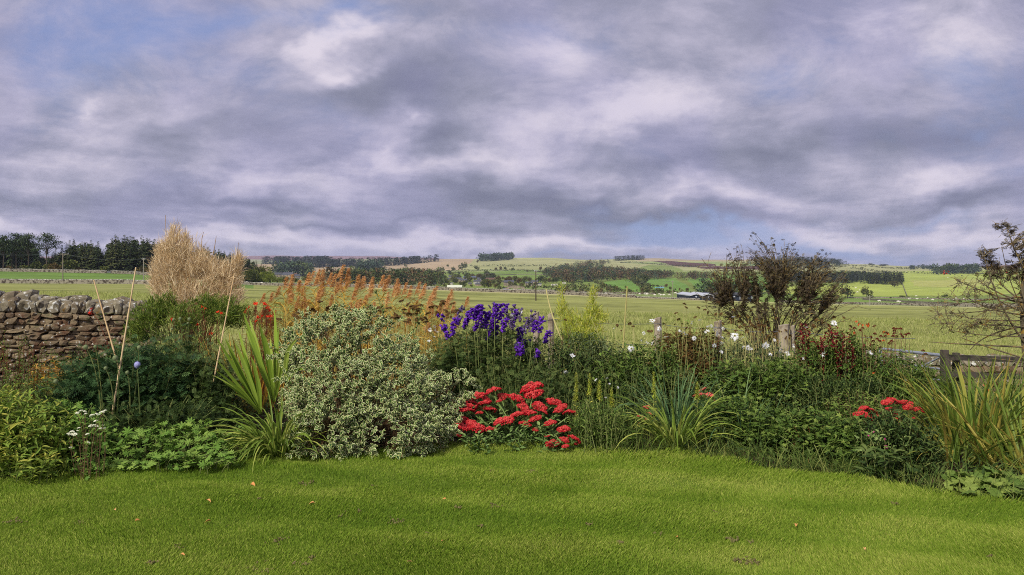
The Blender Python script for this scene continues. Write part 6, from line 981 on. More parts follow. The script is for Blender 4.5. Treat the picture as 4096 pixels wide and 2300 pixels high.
# ---------------------------------------------------------------- reeds
def reed_proto(seed, H=2.):
    r = np.random.default_rng(seed); o = thing('reed', 'x', 'reed', group='golden reeds with feathery plumes behind the variegated shrub'); g = Geo(); top = np.array([.06*r.normal(), .05*r.normal(), H]); P = bez([[0, 0, -.05]], [top], .3, 9, np.array([[.05*r.normal(), .05*r.normal(), 0]])); g.tubes(P, np.linspace(.0055, .002, 9)[None], 5); g.build('stem', M_reedg, o); g = Geo()
    n = 9; t = np.linspace(.3, .9, n)+r.normal(size=n)*.03; a = np.where(np.arange(n) % 2 == 0, 0.2, 3.0)+r.normal(size=n)*.7; L_ = r.uniform(.28, .55, n); m = 8; Q = np.zeros((n, m, 3)); idx = (t*8).astype(int); Q[:, 0] = P[0, idx]+(P[0, np.minimum(idx+1, 8)]-P[0, idx])*(t*8-idx)[:, None]
    for i in range(1, m): e = 1.15-1.9*(i/(m-1))**1.2*r.uniform(.7, 1.2, n); Q[:, i] = Q[:, i-1]+np.stack([np.cos(a)*np.cos(e), np.sin(a)*np.cos(e), np.sin(e)], -1)*(L_/(m-1))[:, None]
    g.ribbons(Q, r.uniform(.013, .024, n)[:, None]*np.interp(np.linspace(0, 1, m), [0, .2, .7, 1], [.6, 1, .7, .05])[None], .2, 0, r.random(n), r.normal(size=n)*.5); g.build('leaves', M_reed, o); g = Geo()
    n = 190; t = r.random(n)**.8; ax = nrm(np.array([.35+.1*r.normal(), 0, 1.])); L0 = .27; b = top+ax*(t*L0)[:, None]; a = r.normal(size=n)*1.0; ln = .13*(1.05-t*.75)*r.uniform(.6, 1.2, n); d = nrm(np.stack([np.cos(a)*.9, np.sin(a)*.8, 1.1+0*a], -1)); m = 5; Q = np.zeros((n, m, 3)); Q[:, 0] = b
    for i in range(1, m): dd = nrm(d+np.array([.35, 0, -1.15])*((i/(m-1))**1.4)); Q[:, i] = Q[:, i-1]+dd*(ln/(m-1))[:, None]
    g.ribbons(Q, .0042*np.array([.5, 1, 1.1, .9, .2])[None], .1, 0, r.random(n), r.uniform(0, 3, n)); p = Q[:, 1:].reshape(-1, 3); g.inst(T_lance(.3, 2, .1, .1), p+r.normal(size=p.shape)*.004, nrm(r.normal(size=p.shape)*.6+[.4, 0, -.2]), .014, 0, r.random(len(p))); g.tubes([[top, top+ax*L0]], .0015, 3); g.build('plume', M_plume, o); return o
RD = [reed_proto(s) for s in range(6)]
rt = [(120, 630), (190, 625), (285, 560), (345, 460), (375, 480), (410, 520), (500, 510), (545, 440), (575, 420), (645, 415), (660, 440), (710, 410), (750, 440), (775, 460), (845, 360), (600, 560), (950, 400), (900, 490), (925, 470), (1000, 460), (1040, 470), (845, 530), (1090, 490), (1165, 480), (1235, 460), (1260, 500), (1310, 460), (1340, 500), (1480, 535), (1430, 545), (1580, 525), (1630, 545), (1720, 560), (1815, 600), (2050, 665), (1940, 710), (1850, 640), (1700, 600), (1600, 580), (1650, 590), (1380, 560), (1540, 560)]
cnt = 0; crx = [650, 700, 740, 860, 1000, 1130, 1165]; cry = [755, 720, 690, 680, 720, 735, 770]
spotsr = [(*Z2(x, y), 1) for x, y in rt]+[(x, float(np.interp(x, crx, cry))+rng.uniform(8, 95)**1., 0) for x in rng.uniform(655, 1165, 84)]
nm = ['leftmost', 'tall', 'golden', 'leaning', 'short', 'bent']
for i, (x, y, vis) in enumerate(spotsr):
    Y = rng.uniform(11.4, 12.8); t = W(x, y, Y); zb = float(gz(t[0], Y)); h = (t[2]-zb)/2.27; p = RD[i % 6]; sx = min(1., .55+.45*h); lab = 'golden reed with a feathery orange brown plume in the stand behind the variegated shrub'
    lab = 'golden reed with orange brown plume, the %s from the left' % ORD[int(np.argsort(np.argsort([q[0] for q in spotsr]))[i])]
    if i == 34: lab = 'single small reed plume standing apart right of the main reed stand'
    elif y < 668: lab = 'tallest reed, its plume rising highest above the stand'
    if id(p) not in USED: USED.add(id(p)); q = p; q.location = (t[0]-.1*h, Y, zb); q.scale = (h**.5*.98, h**.5*.98, h); q.rotation_euler = (0, 0, rng.normal()*.4); q['label'] = lab
    else: dup(p, (t[0]-.1*h, Y, zb), rng.normal()*.4, (h**.5*.98, h**.5*.98, h), lab)
clump('reed_undergrowth', 'straw coloured tangle of dry reed leaves between the reed stems', [(650, 800), (760, 760), (900, 760), (1060, 790), (1170, 820)], 12.0, .7, 260, T_lance(.055, 4, .1, .5), 12, .36, M_reed, M_reedg, 'plant', t0=.15, el=.8, jit=(.5, 1.05))
# ---------------------------------------------------------------- spent daisies and coneflowers
sp_b = [(Z2, x, y, 44) for x, y in [(1410, 710), (1475, 740), (1797, 712), (1790, 735), (1885, 735), (1590, 750), (1110, 775), (1130, 760), (1150, 775), (1175, 780), (1200, 770), (1230, 790), (1295, 775), (1510, 760), (1530, 785), (1575, 785), (1540, 760), (1570, 800), (1440, 790), (1690, 765), (1730, 760), (1825, 800), (1880, 815), (1935, 800), (1955, 805), (1900, 810), (1540, 830), (1485, 835), (1440, 825), (1360, 840), (1330, 865), (1290, 865), (1265, 880), (1555, 880), (1600, 880), (1635, 870), (1370, 870), (1400, 855), (1205, 800), (1480, 885), (1850, 830), (1745, 825), (1660, 825), (1230, 865), (1020, 860), (960, 880), (850, 830), (820, 850), (600, 800), (450, 820), (430, 850), (440, 875), (415, 840), (725, 780), (650, 715), (505, 860), (270, 880), (540, 830), (580, 790), (1180, 850), (1860, 860), (1640, 905), (1560, 915), (1460, 905)]]
flowering('coneflower', 'spent coneflowers with brown seed heads on pale stems between the reeds and the variegated shrub', spots_at([(*f(x, y), w*.33) for f, x, y, w in sp_b], 10.2, .5), SEEDH, .06, M_straw, .0026, NARROW, 3, .07, M_grey, part='seed_head', lean=.1)
wd_ = [(1720, 945, 50), (1680, 975, 50), (1735, 990, 60), (1670, 1065, 60), (1885, 930, 40), (1720, 1035, 30)]
flowering('white_daisy', 'few white daisies at the left foot of the monkshood', spots_at([(*Z2(x, y), w*.27) for x, y, w in wd_], 9.8, .2, tilt=.7), DAISY, .06, M_stem, .003, NARROW, 6, .06, M_mid, part='flower_head')
dz = [(1420, 890, 50), (1060, 960, 26), (1340, 1008, 34), (1330, 1072, 40), (1375, 1095, 40), (1225, 1150, 60), (1425, 1100, 46), (1440, 1160, 40), (1548, 1043, 46), (1490, 965, 50), (1715, 1015, 70), (1780, 905, 36), (1865, 885, 40), (2175, 848, 40), (1930, 995, 50), (1935, 935, 40), (2005, 965, 50), (2010, 1005, 70), (2080, 965, 36), (2075, 1035, 50), (2145, 1070, 50), (2190, 1030, 76), (2260, 1055, 46), (2070, 1085, 50), (2000, 1122, 40), (2310, 1145, 50), (2270, 1140, 30), (2530, 1195, 50), (2475, 1125, 60), (2060, 1185, 40), (1690, 1285, 20), (250, 965, 34), (110, 840, 30), (205, 820, 40), (672, 1220, 50), (610, 1352, 60), (1810, 1055, 40), (1680, 985, 30), (1970, 940, 30), (2200, 1075, 40)]
dz4 = [(795, 1008, 56), (540, 1040, 30), (160, 1215, 60), (215, 1285, 50), (295, 1265, 40), (425, 1215, 40), (355, 1295, 50), (680, 1295, 50), (655, 1305, 40), (1145, 1278, 50), (1050, 1243, 30), (520, 1335, 40), (240, 1165, 30), (15, 1240, 40), (700, 1290, 40)]
flowering('white_daisy', 'large drift of white daisies among spent brown heads below the elder bush', spots_at([(*Z3(x, y), w*.34) for x, y, w in dz]+[(*Z4(x, y), w*.34) for x, y, w in dz4], 9.15, .3, tilt=.8), DAISY, .07, M_stem, .0024, NARROW, 7, .07, M_mid, part='flower_head', lean=.1)
dk = [(*Z3(x, y), 9.5) for x, y in [(1720, 735), (1735, 768), (1850, 770), (1910, 790), (1940, 815), (2010, 830), (2035, 722), (1820, 860), (1665, 880), (2180, 790), (2310, 850), (2220, 850), (2060, 830), (1640, 822), (1740, 960), (2080, 920), (2160, 910), (2240, 950), (2280, 930), (2310, 950), (2350, 940), (2400, 920), (2440, 930), (2470, 940), (2510, 960), (2380, 960), (2200, 985), (2250, 1025), (2130, 1010), (2100, 985), (2300, 990), (2420, 975), (2460, 1000), (2540, 1000), (2550, 1040), (2480, 1060), (2440, 1085), (2330, 905), (2390, 880), (1385, 990), (1410, 990), (1240, 945), (1210, 920), (2150, 880), (2230, 900), (2490, 905)]]+[(*Z4(x, y), 9.5) for x, y in [(30, 1020), (90, 1030), (60, 1050), (100, 1160), (140, 1075), (410, 905), (570, 875), (795, 952), (885, 958), (630, 975), (690, 1005), (760, 1080), (950, 1038), (1170, 1035), (345, 1145), (345, 1075), (385, 1125), (380, 1155), (430, 1190), (290, 1085), (180, 1125), (130, 1180), (30, 1110), (490, 1035), (500, 1070), (255, 960), (240, 1110), (600, 1030)]]
flowering('spent_daisy', 'drift of spent daisies with brown and mustard seed heads on pale stems', spots_at(dk, 9.4, .4, tilt=.5), SEEDH, .09, M_straw, .0022, NARROW, 3, .06, M_grey, part='seed_head', lean=.05)
ex = [(1165+1258-1258, 0)]
flowering('globe_thistle', 'two dark dried thistle globes on thin stems right of the yellow bamboo', spots_at([(*Z3(608, 890), 8.5), (*Z3(1090, 937), 9), (*Z3(1130, 990), 6), (*Z3(1245, 945), 5), (*Z3(1008, 915), 4)], 10.6, .2), [mesh_of(dome(90, .95, .16, 7), 'dried_globe', [M_seed])], .03, M_straw, .0025, part='flower_head')
# bare upright dry stalks through the middle
b, t = crest([(1480, 800), (1600, 860), (1760, 870), (1900, 860), (2130, 900)], 60, 10.8, .6, (.6, 1.03)); P = bez(b, t, .2); g = Geo(); g.tubes(P, .0028, 4); o = g.build('dry_stalks', M_straw, origin=tuple(b.mean(0))); tag(o, 'thin bleached upright stalks standing all through the daisy drift', 'stalks', kind='stuff')
# ---------------------------------------------------------------- helenium, wine shrub
flowering('helenium', 'helenium with scarlet and orange flowers above the metal gate', spots_at([(*Z4(1000, 988), 8), (*Z4(1025, 1012), 13), (*Z4(1115, 1028), 15), (*Z4(1105, 1020), 12), (*Z4(990, 1095), 13), (*Z4(935, 1130), 9), (*Z4(1250, 1088), 11), (*Z4(1300, 1100), 11), (*Z4(1255, 1165), 8), (*Z4(965, 1100), 10), (*Z4(1055, 1025), 8)], 9.3, .2, tilt=.6), HELENR+HELEN, .05, M_stem, .003, NARROW, 16, .07, M_mid, part='flower_head')
flowering('helenium', 'helenium stems carrying dark red button seed heads above the metal gate', spots_at([(*Z4(x, y), 9) for x, y in [(1353, 1062), (1383, 1066), (1414, 1064), (1357, 1082), (1357, 1108), (1460, 1120), (1490, 1112), (1415, 1118), (1430, 1138), (1377, 1135), (1344, 1135), (1278, 1102), (1175, 1112), (1133, 1140), (1275, 1135), (1230, 1135), (1160, 1180), (1195, 1160), (1220, 1180), (1310, 1200), (1060, 1060), (1035, 1080), (985, 1060), (1330, 1180), (1230, 1240), (1625, 1270), (1650, 1300), (1140, 1220)]], 9.2, .3, tilt=.3), SEEDD, .06, M_stemb, .003, NARROW, 14, .07, M_mid, part='seed_head', lean=.2)
clump('wine_shrub', 'dark wine red leaved shrub between the daisies and the helenium', [(2005, 808), (2060, 845), (2105, 818), (2150, 860)], 9.3, .2, 46, BROAD, 30, .085, M_wine, M_reds, 'shrub', t0=.25, el=.5, jit=(.8, 1.02)); clump('wine_shrub', 'smaller burgundy leaved shoots at the left of the wine red shrub', [(2004, 806), (2030, 812)], 10., .1, 9, BROAD, 16, .075, M_wine, M_reds, 'shrub', t0=.5, el=.5)
clump('wine_shrub', 'wine red leaves behind the helenium stems', [(2130, 850), (2180, 830), (2230, 870)], 9.9, .2, 22, BROAD, 16, .06, M_wine, M_reds, 'shrub', t0=.4, el=.5)
# ---------------------------------------------------------------- scarlet crocosmia at the left
cro = [(Z2, 40, 735), (Z2, 65, 738), (Z2, 150, 740), (Z2, 165, 770), (Z2, 180, 795), (Z2, 130, 740), (Z2, 110, 850), (Z2, 160, 860), (Z2, 190, 845), (Z2, 95, 870), (Z2, 185, 880), (Z2, 65, 860), (Z1, 2365, 965), (Z1, 2390, 970), (Z1, 2300, 1020), (Z1, 2280, 1045), (Z1, 2320, 1000), (Z1, 2035, 1050), (Z1, 2060, 1060), (Z1, 1910, 1015), (Z1, 1880, 1000), (Z1, 1845, 1155), (Z1, 1965, 1250), (Z1, 1985, 1240), (Z1, 2460, 970), (Z1, 2490, 1010), (Z1, 2515, 1090), (Z1, 2440, 1090), (Z1, 2390, 1130), (Z1, 850, 1020), (Z1, 840, 1050), (Z1, 1610, 1110), (Z1, 2400, 1090)]
g = Geo(); n = 6
for k in range(6): a = k*1.047; g.inst(T_lance(.34, 3, .1, .35), [[0, 0, .1]], [(math.cos(a)*.75, math.sin(a)*.75, .6)], .75, 0, [.2+.12*k])
g.inst(BLOB0, [[0, 0, -.05]], [(0, 0, 1)], [[.12, .3, .12]], 0, [.5]); CRO = mesh_of(g, 'crocosmia_flower', [M_scar])
o, _ = flowering('crocosmia', 'scarlet crocosmia flowers scattered on wiry stems in front of the tan bamboo', spots_at([(*f(x, y), 17) for f, x, y in cro], 9.9, .3, tilt=1.), [CRO], .08, M_reds, .003, T_lance(.05, 4, .1, .3), 3, .4, M_long, part='flower', lean=.2, t0=.05)
strap('crocosmia_leaves', 'fading orange and yellow strap leaves below the scarlet flowers', W(640, 0, 9.9)*[1, 1, 0], 110, (.6, 1.15), (.014, .024), (65, 88), (.2, .9), M_yel, spread=.55); strap('crocosmia_leaves', 'thin yellow brown leaves under the tan bamboo', W(470, 0, 9.8)*[1, 1, 0], 80, (.5, 1.0), (.010, .02), (60, 88), (.3, 1.), M_russ, spread=.55)
# sword leaf fans
def fan(label, base, tips, wid, droop=.03):
    base = np.asarray(base, float); o = plant('sword_leaf_plant', label, 'plant', base); P = []; Wd = []
    for x, y, Y, w, b in tips:
        t = W(x, y, Y); s = np.linspace(0, 1, 10)[:, None]; q = base*(1-s)+t*s; q = q+np.array([b, 0, 0])*(4*s*(1-s)); q[:, 2] += .05*(s*(1-s))[:, 0]*4; P.append(q); Wd.append(w*np.interp(s[:, 0], [0, .3, .7, .93, 1], [.7, 1, .85, .4, .03]))
    g = Geo(); g.ribbons(np.array(P), np.array(Wd)*.92, .1, 0, None, rng.normal(size=len(P))*.35, face=(0, -1, .2)); bld(g, 'leaves', M_sword, o); return o
fan('fan of broad light green sword leaves pointing up left beside the variegated shrub', W(655, 1040, 8.2), [(543, 846, 8.0, .05, -.02), (566, 850, 8.1, .05, -.02), (590, 860, 8.1, .05, 0), (610, 880, 8.2, .045, 0), (630, 895, 8.1, .045, .02), (545, 905, 7.9, .04, -.03), (540, 930, 7.9, .03, -.02), (600, 830, 8.3, .045, -.01), (640, 930, 8.2, .04, .02), (560, 960, 7.8, .025, -.03), (575, 880, 8.2, .045, -.02), (533, 943, 8.0, .02, 0), (585, 990, 7.8, .02, -.02)], 1)
fan('fan of tall sword leaves rising beside the left edge of the variegated shrub', W(690, 1010, 8.4), [(612, 786, 8.3, .05, -.02), (628, 800, 8.5, .048, -.02), (652, 810, 8.4, .05, 0), (665, 840, 8.3, .045, .01), (690, 776, 8.4, .055, .02), (680, 850, 8.4, .05, 0), (700, 880, 8.3, .045, .02), (640, 860, 8.4, .045, -.01), (712, 900, 8.3, .04, .02), (700, 820, 8.5, .045, .01), (617, 822, 8.4, .04, -.03)], 1)
fan('broad curved sword leaf on the left face of the variegated shrub', W(722, 960, 7.9), [(748, 852, 7.75, .05, -.05), (730, 870, 7.8, .04, -.02), (770, 930, 7.7, .03, 0)], 1)
strap('daylily', 'arching strap leaved clump at the lawn edge left of the variegated shrub', W(700, 0, 7.25)*[1, 1, 0]+[0, 0, .0], 170, (.45, .8), (.018, .03), (45, 88), (.8, 1.9), M_strap, spread=.16); strap('daylily', 'low arching leaves spreading over the lawn edge beside the daylily', W(640, 0, 7.5)*[1, 1, 0], 40, (.35, .6), (.012, .02), (25, 60), (.6, 1.3), M_strap, spread=.2)
# ---------------------------------------------------------------- front left
clump('phlox', 'lime green leafy clump at the bottom left corner of the border', [(-60, 985), (20, 990), (90, 1010), (150, 1060), (178, 1120)], 6.9, .4, 95, T_lance(.32, 4, .15, .25), 17, .12, M_lime_ph, M_stem, t0=.2, el=.4, jit=(.55, 1.), taper=.25); clump('phlox', 'front shoots of the lime green clump hanging over the lawn edge', [(-20, 1120), (60, 1115), (140, 1130)], 6.45, .15, 28, T_lance(.3, 4, .15, .25), 14, .095, M_lime_ph, M_stem, t0=.2, el=.4, jit=(.5, 1.), taper=.2)
clump('shrub', 'green shrub with reddish stems in front of the left stone wall', [(-60, 860), (0, 855), (40, 835), (80, 850), (110, 900)], 8.6, .35, 60, QUAD, 26, .042, M_mid, M_reds, 'shrub', t0=.2, el=.5, jit=(.7, 1.05)); clump('shrub', 'lower part of the left green shrub with yellowing leaves', [(-60, 930), (60, 925), (120, 960)], 8.0, .3, 60, QUAD, 20, .045, M_mid, M_stem, 'shrub', t0=.1, el=.4, jit=(.7, 1.)); clump('hosta', 'orange and yellow fading leaves at the foot of the stone wall', [(95, 920), (130, 900), (200, 905), (215, 930)], 9.6, .3, 26, T_lance(.5, 4, .15, .4), 6, .13, M_orange, M_yel, t0=.5, el=.2, jit=(.6, 1.)); clump('hosta', 'yellow green leaf clump left of the blue globe flower', [(80, 950), (150, 935), (220, 950)], 9.0, .3, 70, T_lance(.4, 4, .15, .4), 8, .09, M_bam, M_stem, t0=.3, el=.3, jit=(.6, 1.))
flowering('yellow_daisy', 'single yellow daisy in the left of the border', spots_at([(*Z5(400, 377), 13)], 8.6, .01, tilt=.3), [mesh_of(daisy(12, 5, -.2), 'yellow_flower', [mat('yellow_petal', (236, 200, 40), rough=.5, trans=.2), M_disc])], .03, M_stem, part='flower_head')
GLO = [mesh_of(dome(10, .1, .1, 1), 'tmp', [M_globe])]
def globe(n, seed):
    g = Geo(); k = np.arange(n); z = 1-2*(k+.5)/n; a = k*2.39996; r = np.sqrt(1-z*z); d = np.stack([r*np.cos(a), r*np.sin(a), z], -1); g.inst(T_lance(.3, 2, .1, .1), d*.72, d, .3, 0, rng.random(n)); v, f = T_blob(2); g.add(v*.78, f[0][0], 0, .3); return g
GLG = [mesh_of(globe(150, 1), 'globe', [M_globe])]; GLB = [mesh_of(globe(150, 2), 'blue_globe', [M_blue])]
gl = [(*Z5(x, y), w*.27) for x, y, w in [(800, 88, 48), (888, 85, 36), (1075, 190, 54), (1298, 92, 46), (985, 285, 34), (1187, 325, 36), (520, 408, 46)]]
flowering('globe_thistle', 'green globe thistle heads on tall stems in front of the long canes', spots_at([(a, b, c*1.15) for a, b, c in gl], 7.8, .1, tilt=.1), GLG, .04, M_stem, .005, CUT, 12, .17, M_thist, part='flower_head', t0=.2)
flowering('globe_thistle', 'globe thistle with the only blue globe, among the dark cut leaves', spots_at([(*Z5(1280, 252), 19)], 7.75, .01, tilt=.1), GLB, .03, M_stem, .005, CUT, 14, .16, M_thist, part='flower_head', t0=.2)
flowering('globe_thistle', 'globe thistle heads standing highest, just under the tan bamboo', spots_at([(*Z1(x, y), w*.27) for x, y, w in [(1195, 1187, 32), (1620, 1115, 34), (1680, 1105, 34), (1765, 1110, 38), (1752, 1150, 28), (1605, 1202, 30), (1670, 1300, 26), (1937, 1300, 26)]], 8.7, .2, tilt=.1), GLG, .05, M_stem, .004, CUT, 10, .15, M_thist, part='flower_head', t0=.2)
clump('globe_thistle', 'dark blue green mass of spiny cut globe thistle leaves', [(205, 950), (280, 890), (360, 880), (430, 900), (480, 930)], 8.5, .45, 95, CUT, 17, .2, M_thist, M_stem, t0=.12, el=.35, jit=(.7, 1.02), taper=.3)
clump('perennial', 'dark leafy stems between the blue globe and the sword leaves', [(420, 880), (490, 870), (540, 910), (590, 960)], 8.7, .4, 80, CUT, 15, .13, M_dark, M_stem, t0=.1, el=.3, jit=(.7, 1.02)); clump('perennial', 'grassy mid green growth below the tan bamboo and in front of the wall end', [(300, 860), (380, 840), (470, 830), (560, 850), (620, 880)], 9.6, .45, 120, T_lance(.08, 4, .1, .35), 14, .16, M_mid, M_stem, t0=.15, el=.7, jit=(.7, 1.05)); clump('perennial', 'low growth in front of the stone wall left of the canes', [(90, 885), (180, 880), (260, 880), (320, 870)], 10.2, .5, 90, T_lance(.12, 4, .1, .35), 12, .11, M_mid, M_stem, t0=.15, el=.6, jit=(.6, 1.05)); clump('perennial', 'reddish brown stems and leaves against the stone wall', [(170, 860), (250, 850), (330, 830)], 11.2, .3, 34, T_lance(.3, 3, .1, .3), 10, .05, M_russ, M_reds, t0=.2, el=.4, jit=(.6, 1.05))
ger_line = [(185, 1140), (260, 1100), (340, 1080), (450, 1065), (560, 1075), (640, 1120)]
clump('geranium', 'carpet of fresh green lobed geranium leaves along the left lawn edge', ger_line, 7.35, .4, 210, PALM7, 3, .09, M_ger, M_stem, t0=.75, el=.25, jit=(.45, 1.), taper=.1, bow=.4); clump('geranium', 'lower front geranium leaves trailing onto the lawn', [(190, 1165), (300, 1150), (420, 1135), (560, 1120), (620, 1125)], 6.85, .2, 130, PALM7, 3, .085, M_ger, M_stem, t0=.7, el=.2, jit=(.3, 1.), taper=.1, bow=.4)
wl = [(720, 705, 34), (755, 685, 36), (790, 690, 30), (800, 712, 30), (860, 730, 50), (895, 780, 40), (905, 715, 34), (925, 720, 30), (960, 695, 34), (980, 682, 30), (940, 700, 30), (845, 825, 40), (880, 825, 46), (905, 828, 30), (940, 850, 36), (975, 845, 22), (957, 820, 26), (735, 845, 30), (645, 900, 40), (675, 880, 44), (700, 905, 44), (685, 900, 40), (815, 902, 34), (825, 980, 30), (870, 990, 46), (660, 1025, 30), (725, 870, 24)]
flowering('masterwort', 'small creamy white button flowers on thin stems beside the lime green clump', spots_at([(*Z5(x, y), w*.27) for x, y, w in wl], 6.55, .1, tilt=.25), [mesh_of(dome(60, .45, .15, 3), 'button', [M_wcl])], .04, M_stemb, .002, PALM, 5, .06, M_ger, part='flower_head', lean=.5)
# ---------------------------------------------------------------- middle
clump('goldenrod', 'pale green budded spires in front of the dark middle foliage', [(1440, 975), (1480, 985), (1500, 1000), (1560, 1000)], 8.0, .2, 26, LANCE, 30, .055, M_mid, M_stem, t0=.1, el=.5, jit=(.75, 1.))
for x, y0, y1, lab in [(1449, 940, 990, 'first pale yellow green bud spire above the red sedum'), (1483, 942, 975, 'second pale yellow green bud spire'), (1508, 957, 985, 'third pale bud spire beside two small white daisies'), (1645, 936, 975, 'tallest pale bud spire near the strap leaved clump'), (1754, 962, 985, 'pale bud spire beside the leaning sedum heads'), (1538, 975, 1000, 'short pale bud spire with white daisies')]:
    a = W(x, y1+20, 7.7); b = W(x, y0, 7.7); bs = a.copy(); bs[2] = 0; o = plant('bud_spire', lab, 'plant', bs, 'pale budded spires'); g = Geo(); g.tubes(bez([bs], [b], 0), .004, 5); bld(g, 'stem', M_stem, o); g = Geo(); n = 220; t = rng.random(n); p = a+(b-a)*t[:, None]; d = rdir(n, .6); g.inst(LANCE, p, d, .034*(1.15-.6*t), 0); leafy(g, bez([bs], [a], 0), LANCE, 26, .06, .1, 1, .4); bld(g, 'buds', M_ybam, o)
flowering('white_daisy', 'little white daisies with upright petals beside the bud spires', spots_at([(*Z7(895, 395), 11), (*Z7(998, 380), 9), (*Z7(1022, 432), 7), (*Z7(945, 485), 5), (*Z7(985, 560), 7), (*Z7(795, 577), 7), (*Z7(1098, 465), 7)], 8.2, .1, tilt=.5), [DAISY[2]], .04, M_stem, .002, NARROW, 6, .05, M_mid, part='flower_head')
for lab, line, Y, dY, n, T, per, sz, lm, sm in [
    ('dense mid green foliage at the feet of the white daisies', [(1600, 900), (1700, 895), (1800, 895), (1900, 900), (2000, 895), (2100, 900)], 10.6, .35, 190, T_lance(.22, 4, .12, .4), 17, .085, M_mid, M_stem),
    ('tall leafy stems between the daisies and the russet bush', [(1600, 870), (1760, 850), (1830, 835), (1900, 845), (2060, 860)], 10.6, .3, 110, LANCE, 13, .07, M_grey, M_straw),
    ('dark leafy bank below the daisy drift', [(1740, 930), (1850, 915), (1960, 920), (2080, 925)], 9.7, .35, 150, T_lance(.34, 4, .12, .4), 14, .11, M_mid, M_stemb),
    ('leafy growth behind the fence posts right of the monkshood', [(1330, 850), (1400, 830), (1500, 850), (1600, 870), (1680, 870)], 11.2, .4, 140, T_lance(.25, 4, .12, .4), 16, .09, M_mid, M_stem),
    ('dense dark green bank behind the bud spires', [(1400, 930), (1500, 905), (1600, 915), (1700, 930)], 9.3, .35, 150, CUT, 15, .11, M_dark, M_stem),
    ('dark leafy bank between the sedum and the iris', [(2080, 1010), (2160, 985), (2260, 1000), (2350, 1020)], 8.2, .35, 130, T_lance(.32, 4, .12, .4), 14, .1, M_mid, M_stemb),
    ('bushy green growth along the gate', [(2100, 890), (2180, 900), (2260, 905), (2330, 925)], 10., .3, 120, T_lance(.3, 4, .12, .4), 16, .07, M_mid, M_stemb),
    ('dark tangled leafy growth between the monkshood and the first fence posts', [(1050, 870), (1130, 880), (1250, 900), (1330, 890)], 10.2, .3, 90, CUT, 12, .1, M_dark, M_stem),
    ('deep green cut foliage between the monkshood and the red sedum', [(1190, 930), (1280, 900), (1380, 920), (1450, 950)], 8.9, .35, 110, CUT, 14, .12, M_dark, M_stem),
    ('dark stems with hanging leaves below the leaning cane', [(1360, 850), (1420, 820), (1480, 880), (1560, 900)], 10.3, .4, 90, T_lance(.25, 4, .15, .4), 16, .075, M_grey, M_stemb),
    ('grey green leafy mass under the yellow bamboo', [(1420, 890), (1500, 870), (1580, 880), (1660, 890)], 9.7, .4, 110, T_lance(.3, 4, .15, .4), 16, .08, M_grey, M_stem),
    ('bright green weeds among the grey green mass', [(1470, 880), (1540, 885), (1600, 900)], 9.4, .2, 30, PALM, 9, .085, M_ger, M_stem),
    ('dark glossy foliage right of the bud spires', [(1540, 930), (1620, 910), (1700, 920), (1790, 950)], 9.0, .4, 120, T_lance(.35, 4, .15, .4), 15, .08, M_dark, M_stem),
    ('currant like bush with fading russet lobed leaves below the lone fence post', [(1650, 860), (1700, 810), (1760, 830), (1830, 880)], 9.9, .35, 75, PALM, 15, .07, M_russ, M_reds),
    ('light green lobed leaves at the top of the russet bush', [(1690, 805), (1760, 820), (1800, 860)], 10.3, .2, 20, PALM, 9, .1, M_ger, M_stemb),
    ('straw and green stems under the daisy drift', [(1780, 875), (1880, 862), (1990, 870), (2080, 885)], 10.0, .5, 150, T_lance(.14, 4, .1, .35), 13, .09, M_grey, M_straw),
    ('brown and green tangle in the middle of the right border', [(1780, 950), (1880, 930), (1980, 940), (2060, 930)], 9.4, .4, 110, T_lance(.3, 4, .1, .4), 13, .11, M_grey, M_stem),
    ('feathery green bush with small leaves right of the wide fence post', [(1990, 890), (2080, 868), (2160, 875), (2230, 920), (2290, 940)], 9.6, .4, 150, QUAD, 22, .06, M_mid, M_stem),
    ('very dark low bush in the right half of the border', [(1930, 975), (2030, 945), (2130, 960), (2230, 1000)], 8.8, .4, 160, QUAD, 24, .052, M_dark, M_stem),
    ('leafy helenium stems in front of the metal gate', [(2150, 880), (2220, 890), (2300, 930), (2360, 980)], 9.3, .35, 80, LANCE, 18, .08, M_mid, M_stem),
    ('mixed green growth below the timber rails', [(2290, 960), (2380, 950), (2480, 950), (2620, 940)], 9.3, .4, 120, T_lance(.12, 4, .1, .4), 12, .13, M_mid, M_stem),
    ('reddening geranium with deeply cut leaves and brown seed heads', [(1960, 1060), (2040, 1040), (2120, 1060), (2170, 1090)], 7.5, .35, 95, PALM, 6, .09, M_mid, M_reds),
    ('dark filler plants under the reddening geranium', [(1840, 1060), (1960, 1040), (2080, 1050), (2160, 1060)], 7.9, .3, 90, T_lance(.3, 4, .1, .4), 12, .075, M_dark, M_stemb),
    ('large leaved sedum like growth with magenta flowers', [(2150, 1080), (2210, 1070), (2290, 1090)], 6.9, .2, 45, BROAD, 11, .085, M_sed, M_stem),
    ('dark broad leaved dock low on the right lawn edge', [(2180, 1130), (2230, 1120), (2270, 1150)], 6.5, .12, 16, T_lance(.35, 5, .15, .5), 7, .15, M_dark, M_stem),
    ('dark undergrowth behind the red sedum', [(1180, 1000), (1320, 960), (1450, 1000), (1500, 1050)], 8.5, .25, 80, CUT, 12, .1, M_dark, M_stem),
    ('fresh green leafy weeds at the lawn edge right of the red sedum', [(1450, 1040), (1520, 1010), (1590, 1050)], 7.6, .2, 60, LANCE, 15, .06, M_mid, M_stem),
    ('dark filler growth behind the strap leaved clump', [(1560, 1000), (1650, 980), (1760, 1000), (1860, 1010)], 8.5, .3, 100, T_lance(.25, 4, .1, .4), 13, .08, M_dark, M_stem)]:
    clump('perennial', lab, line, Y, dY, n, T, per, sz, lm, sm, t0=.1, el=.35, jit=(.65, 1.03))
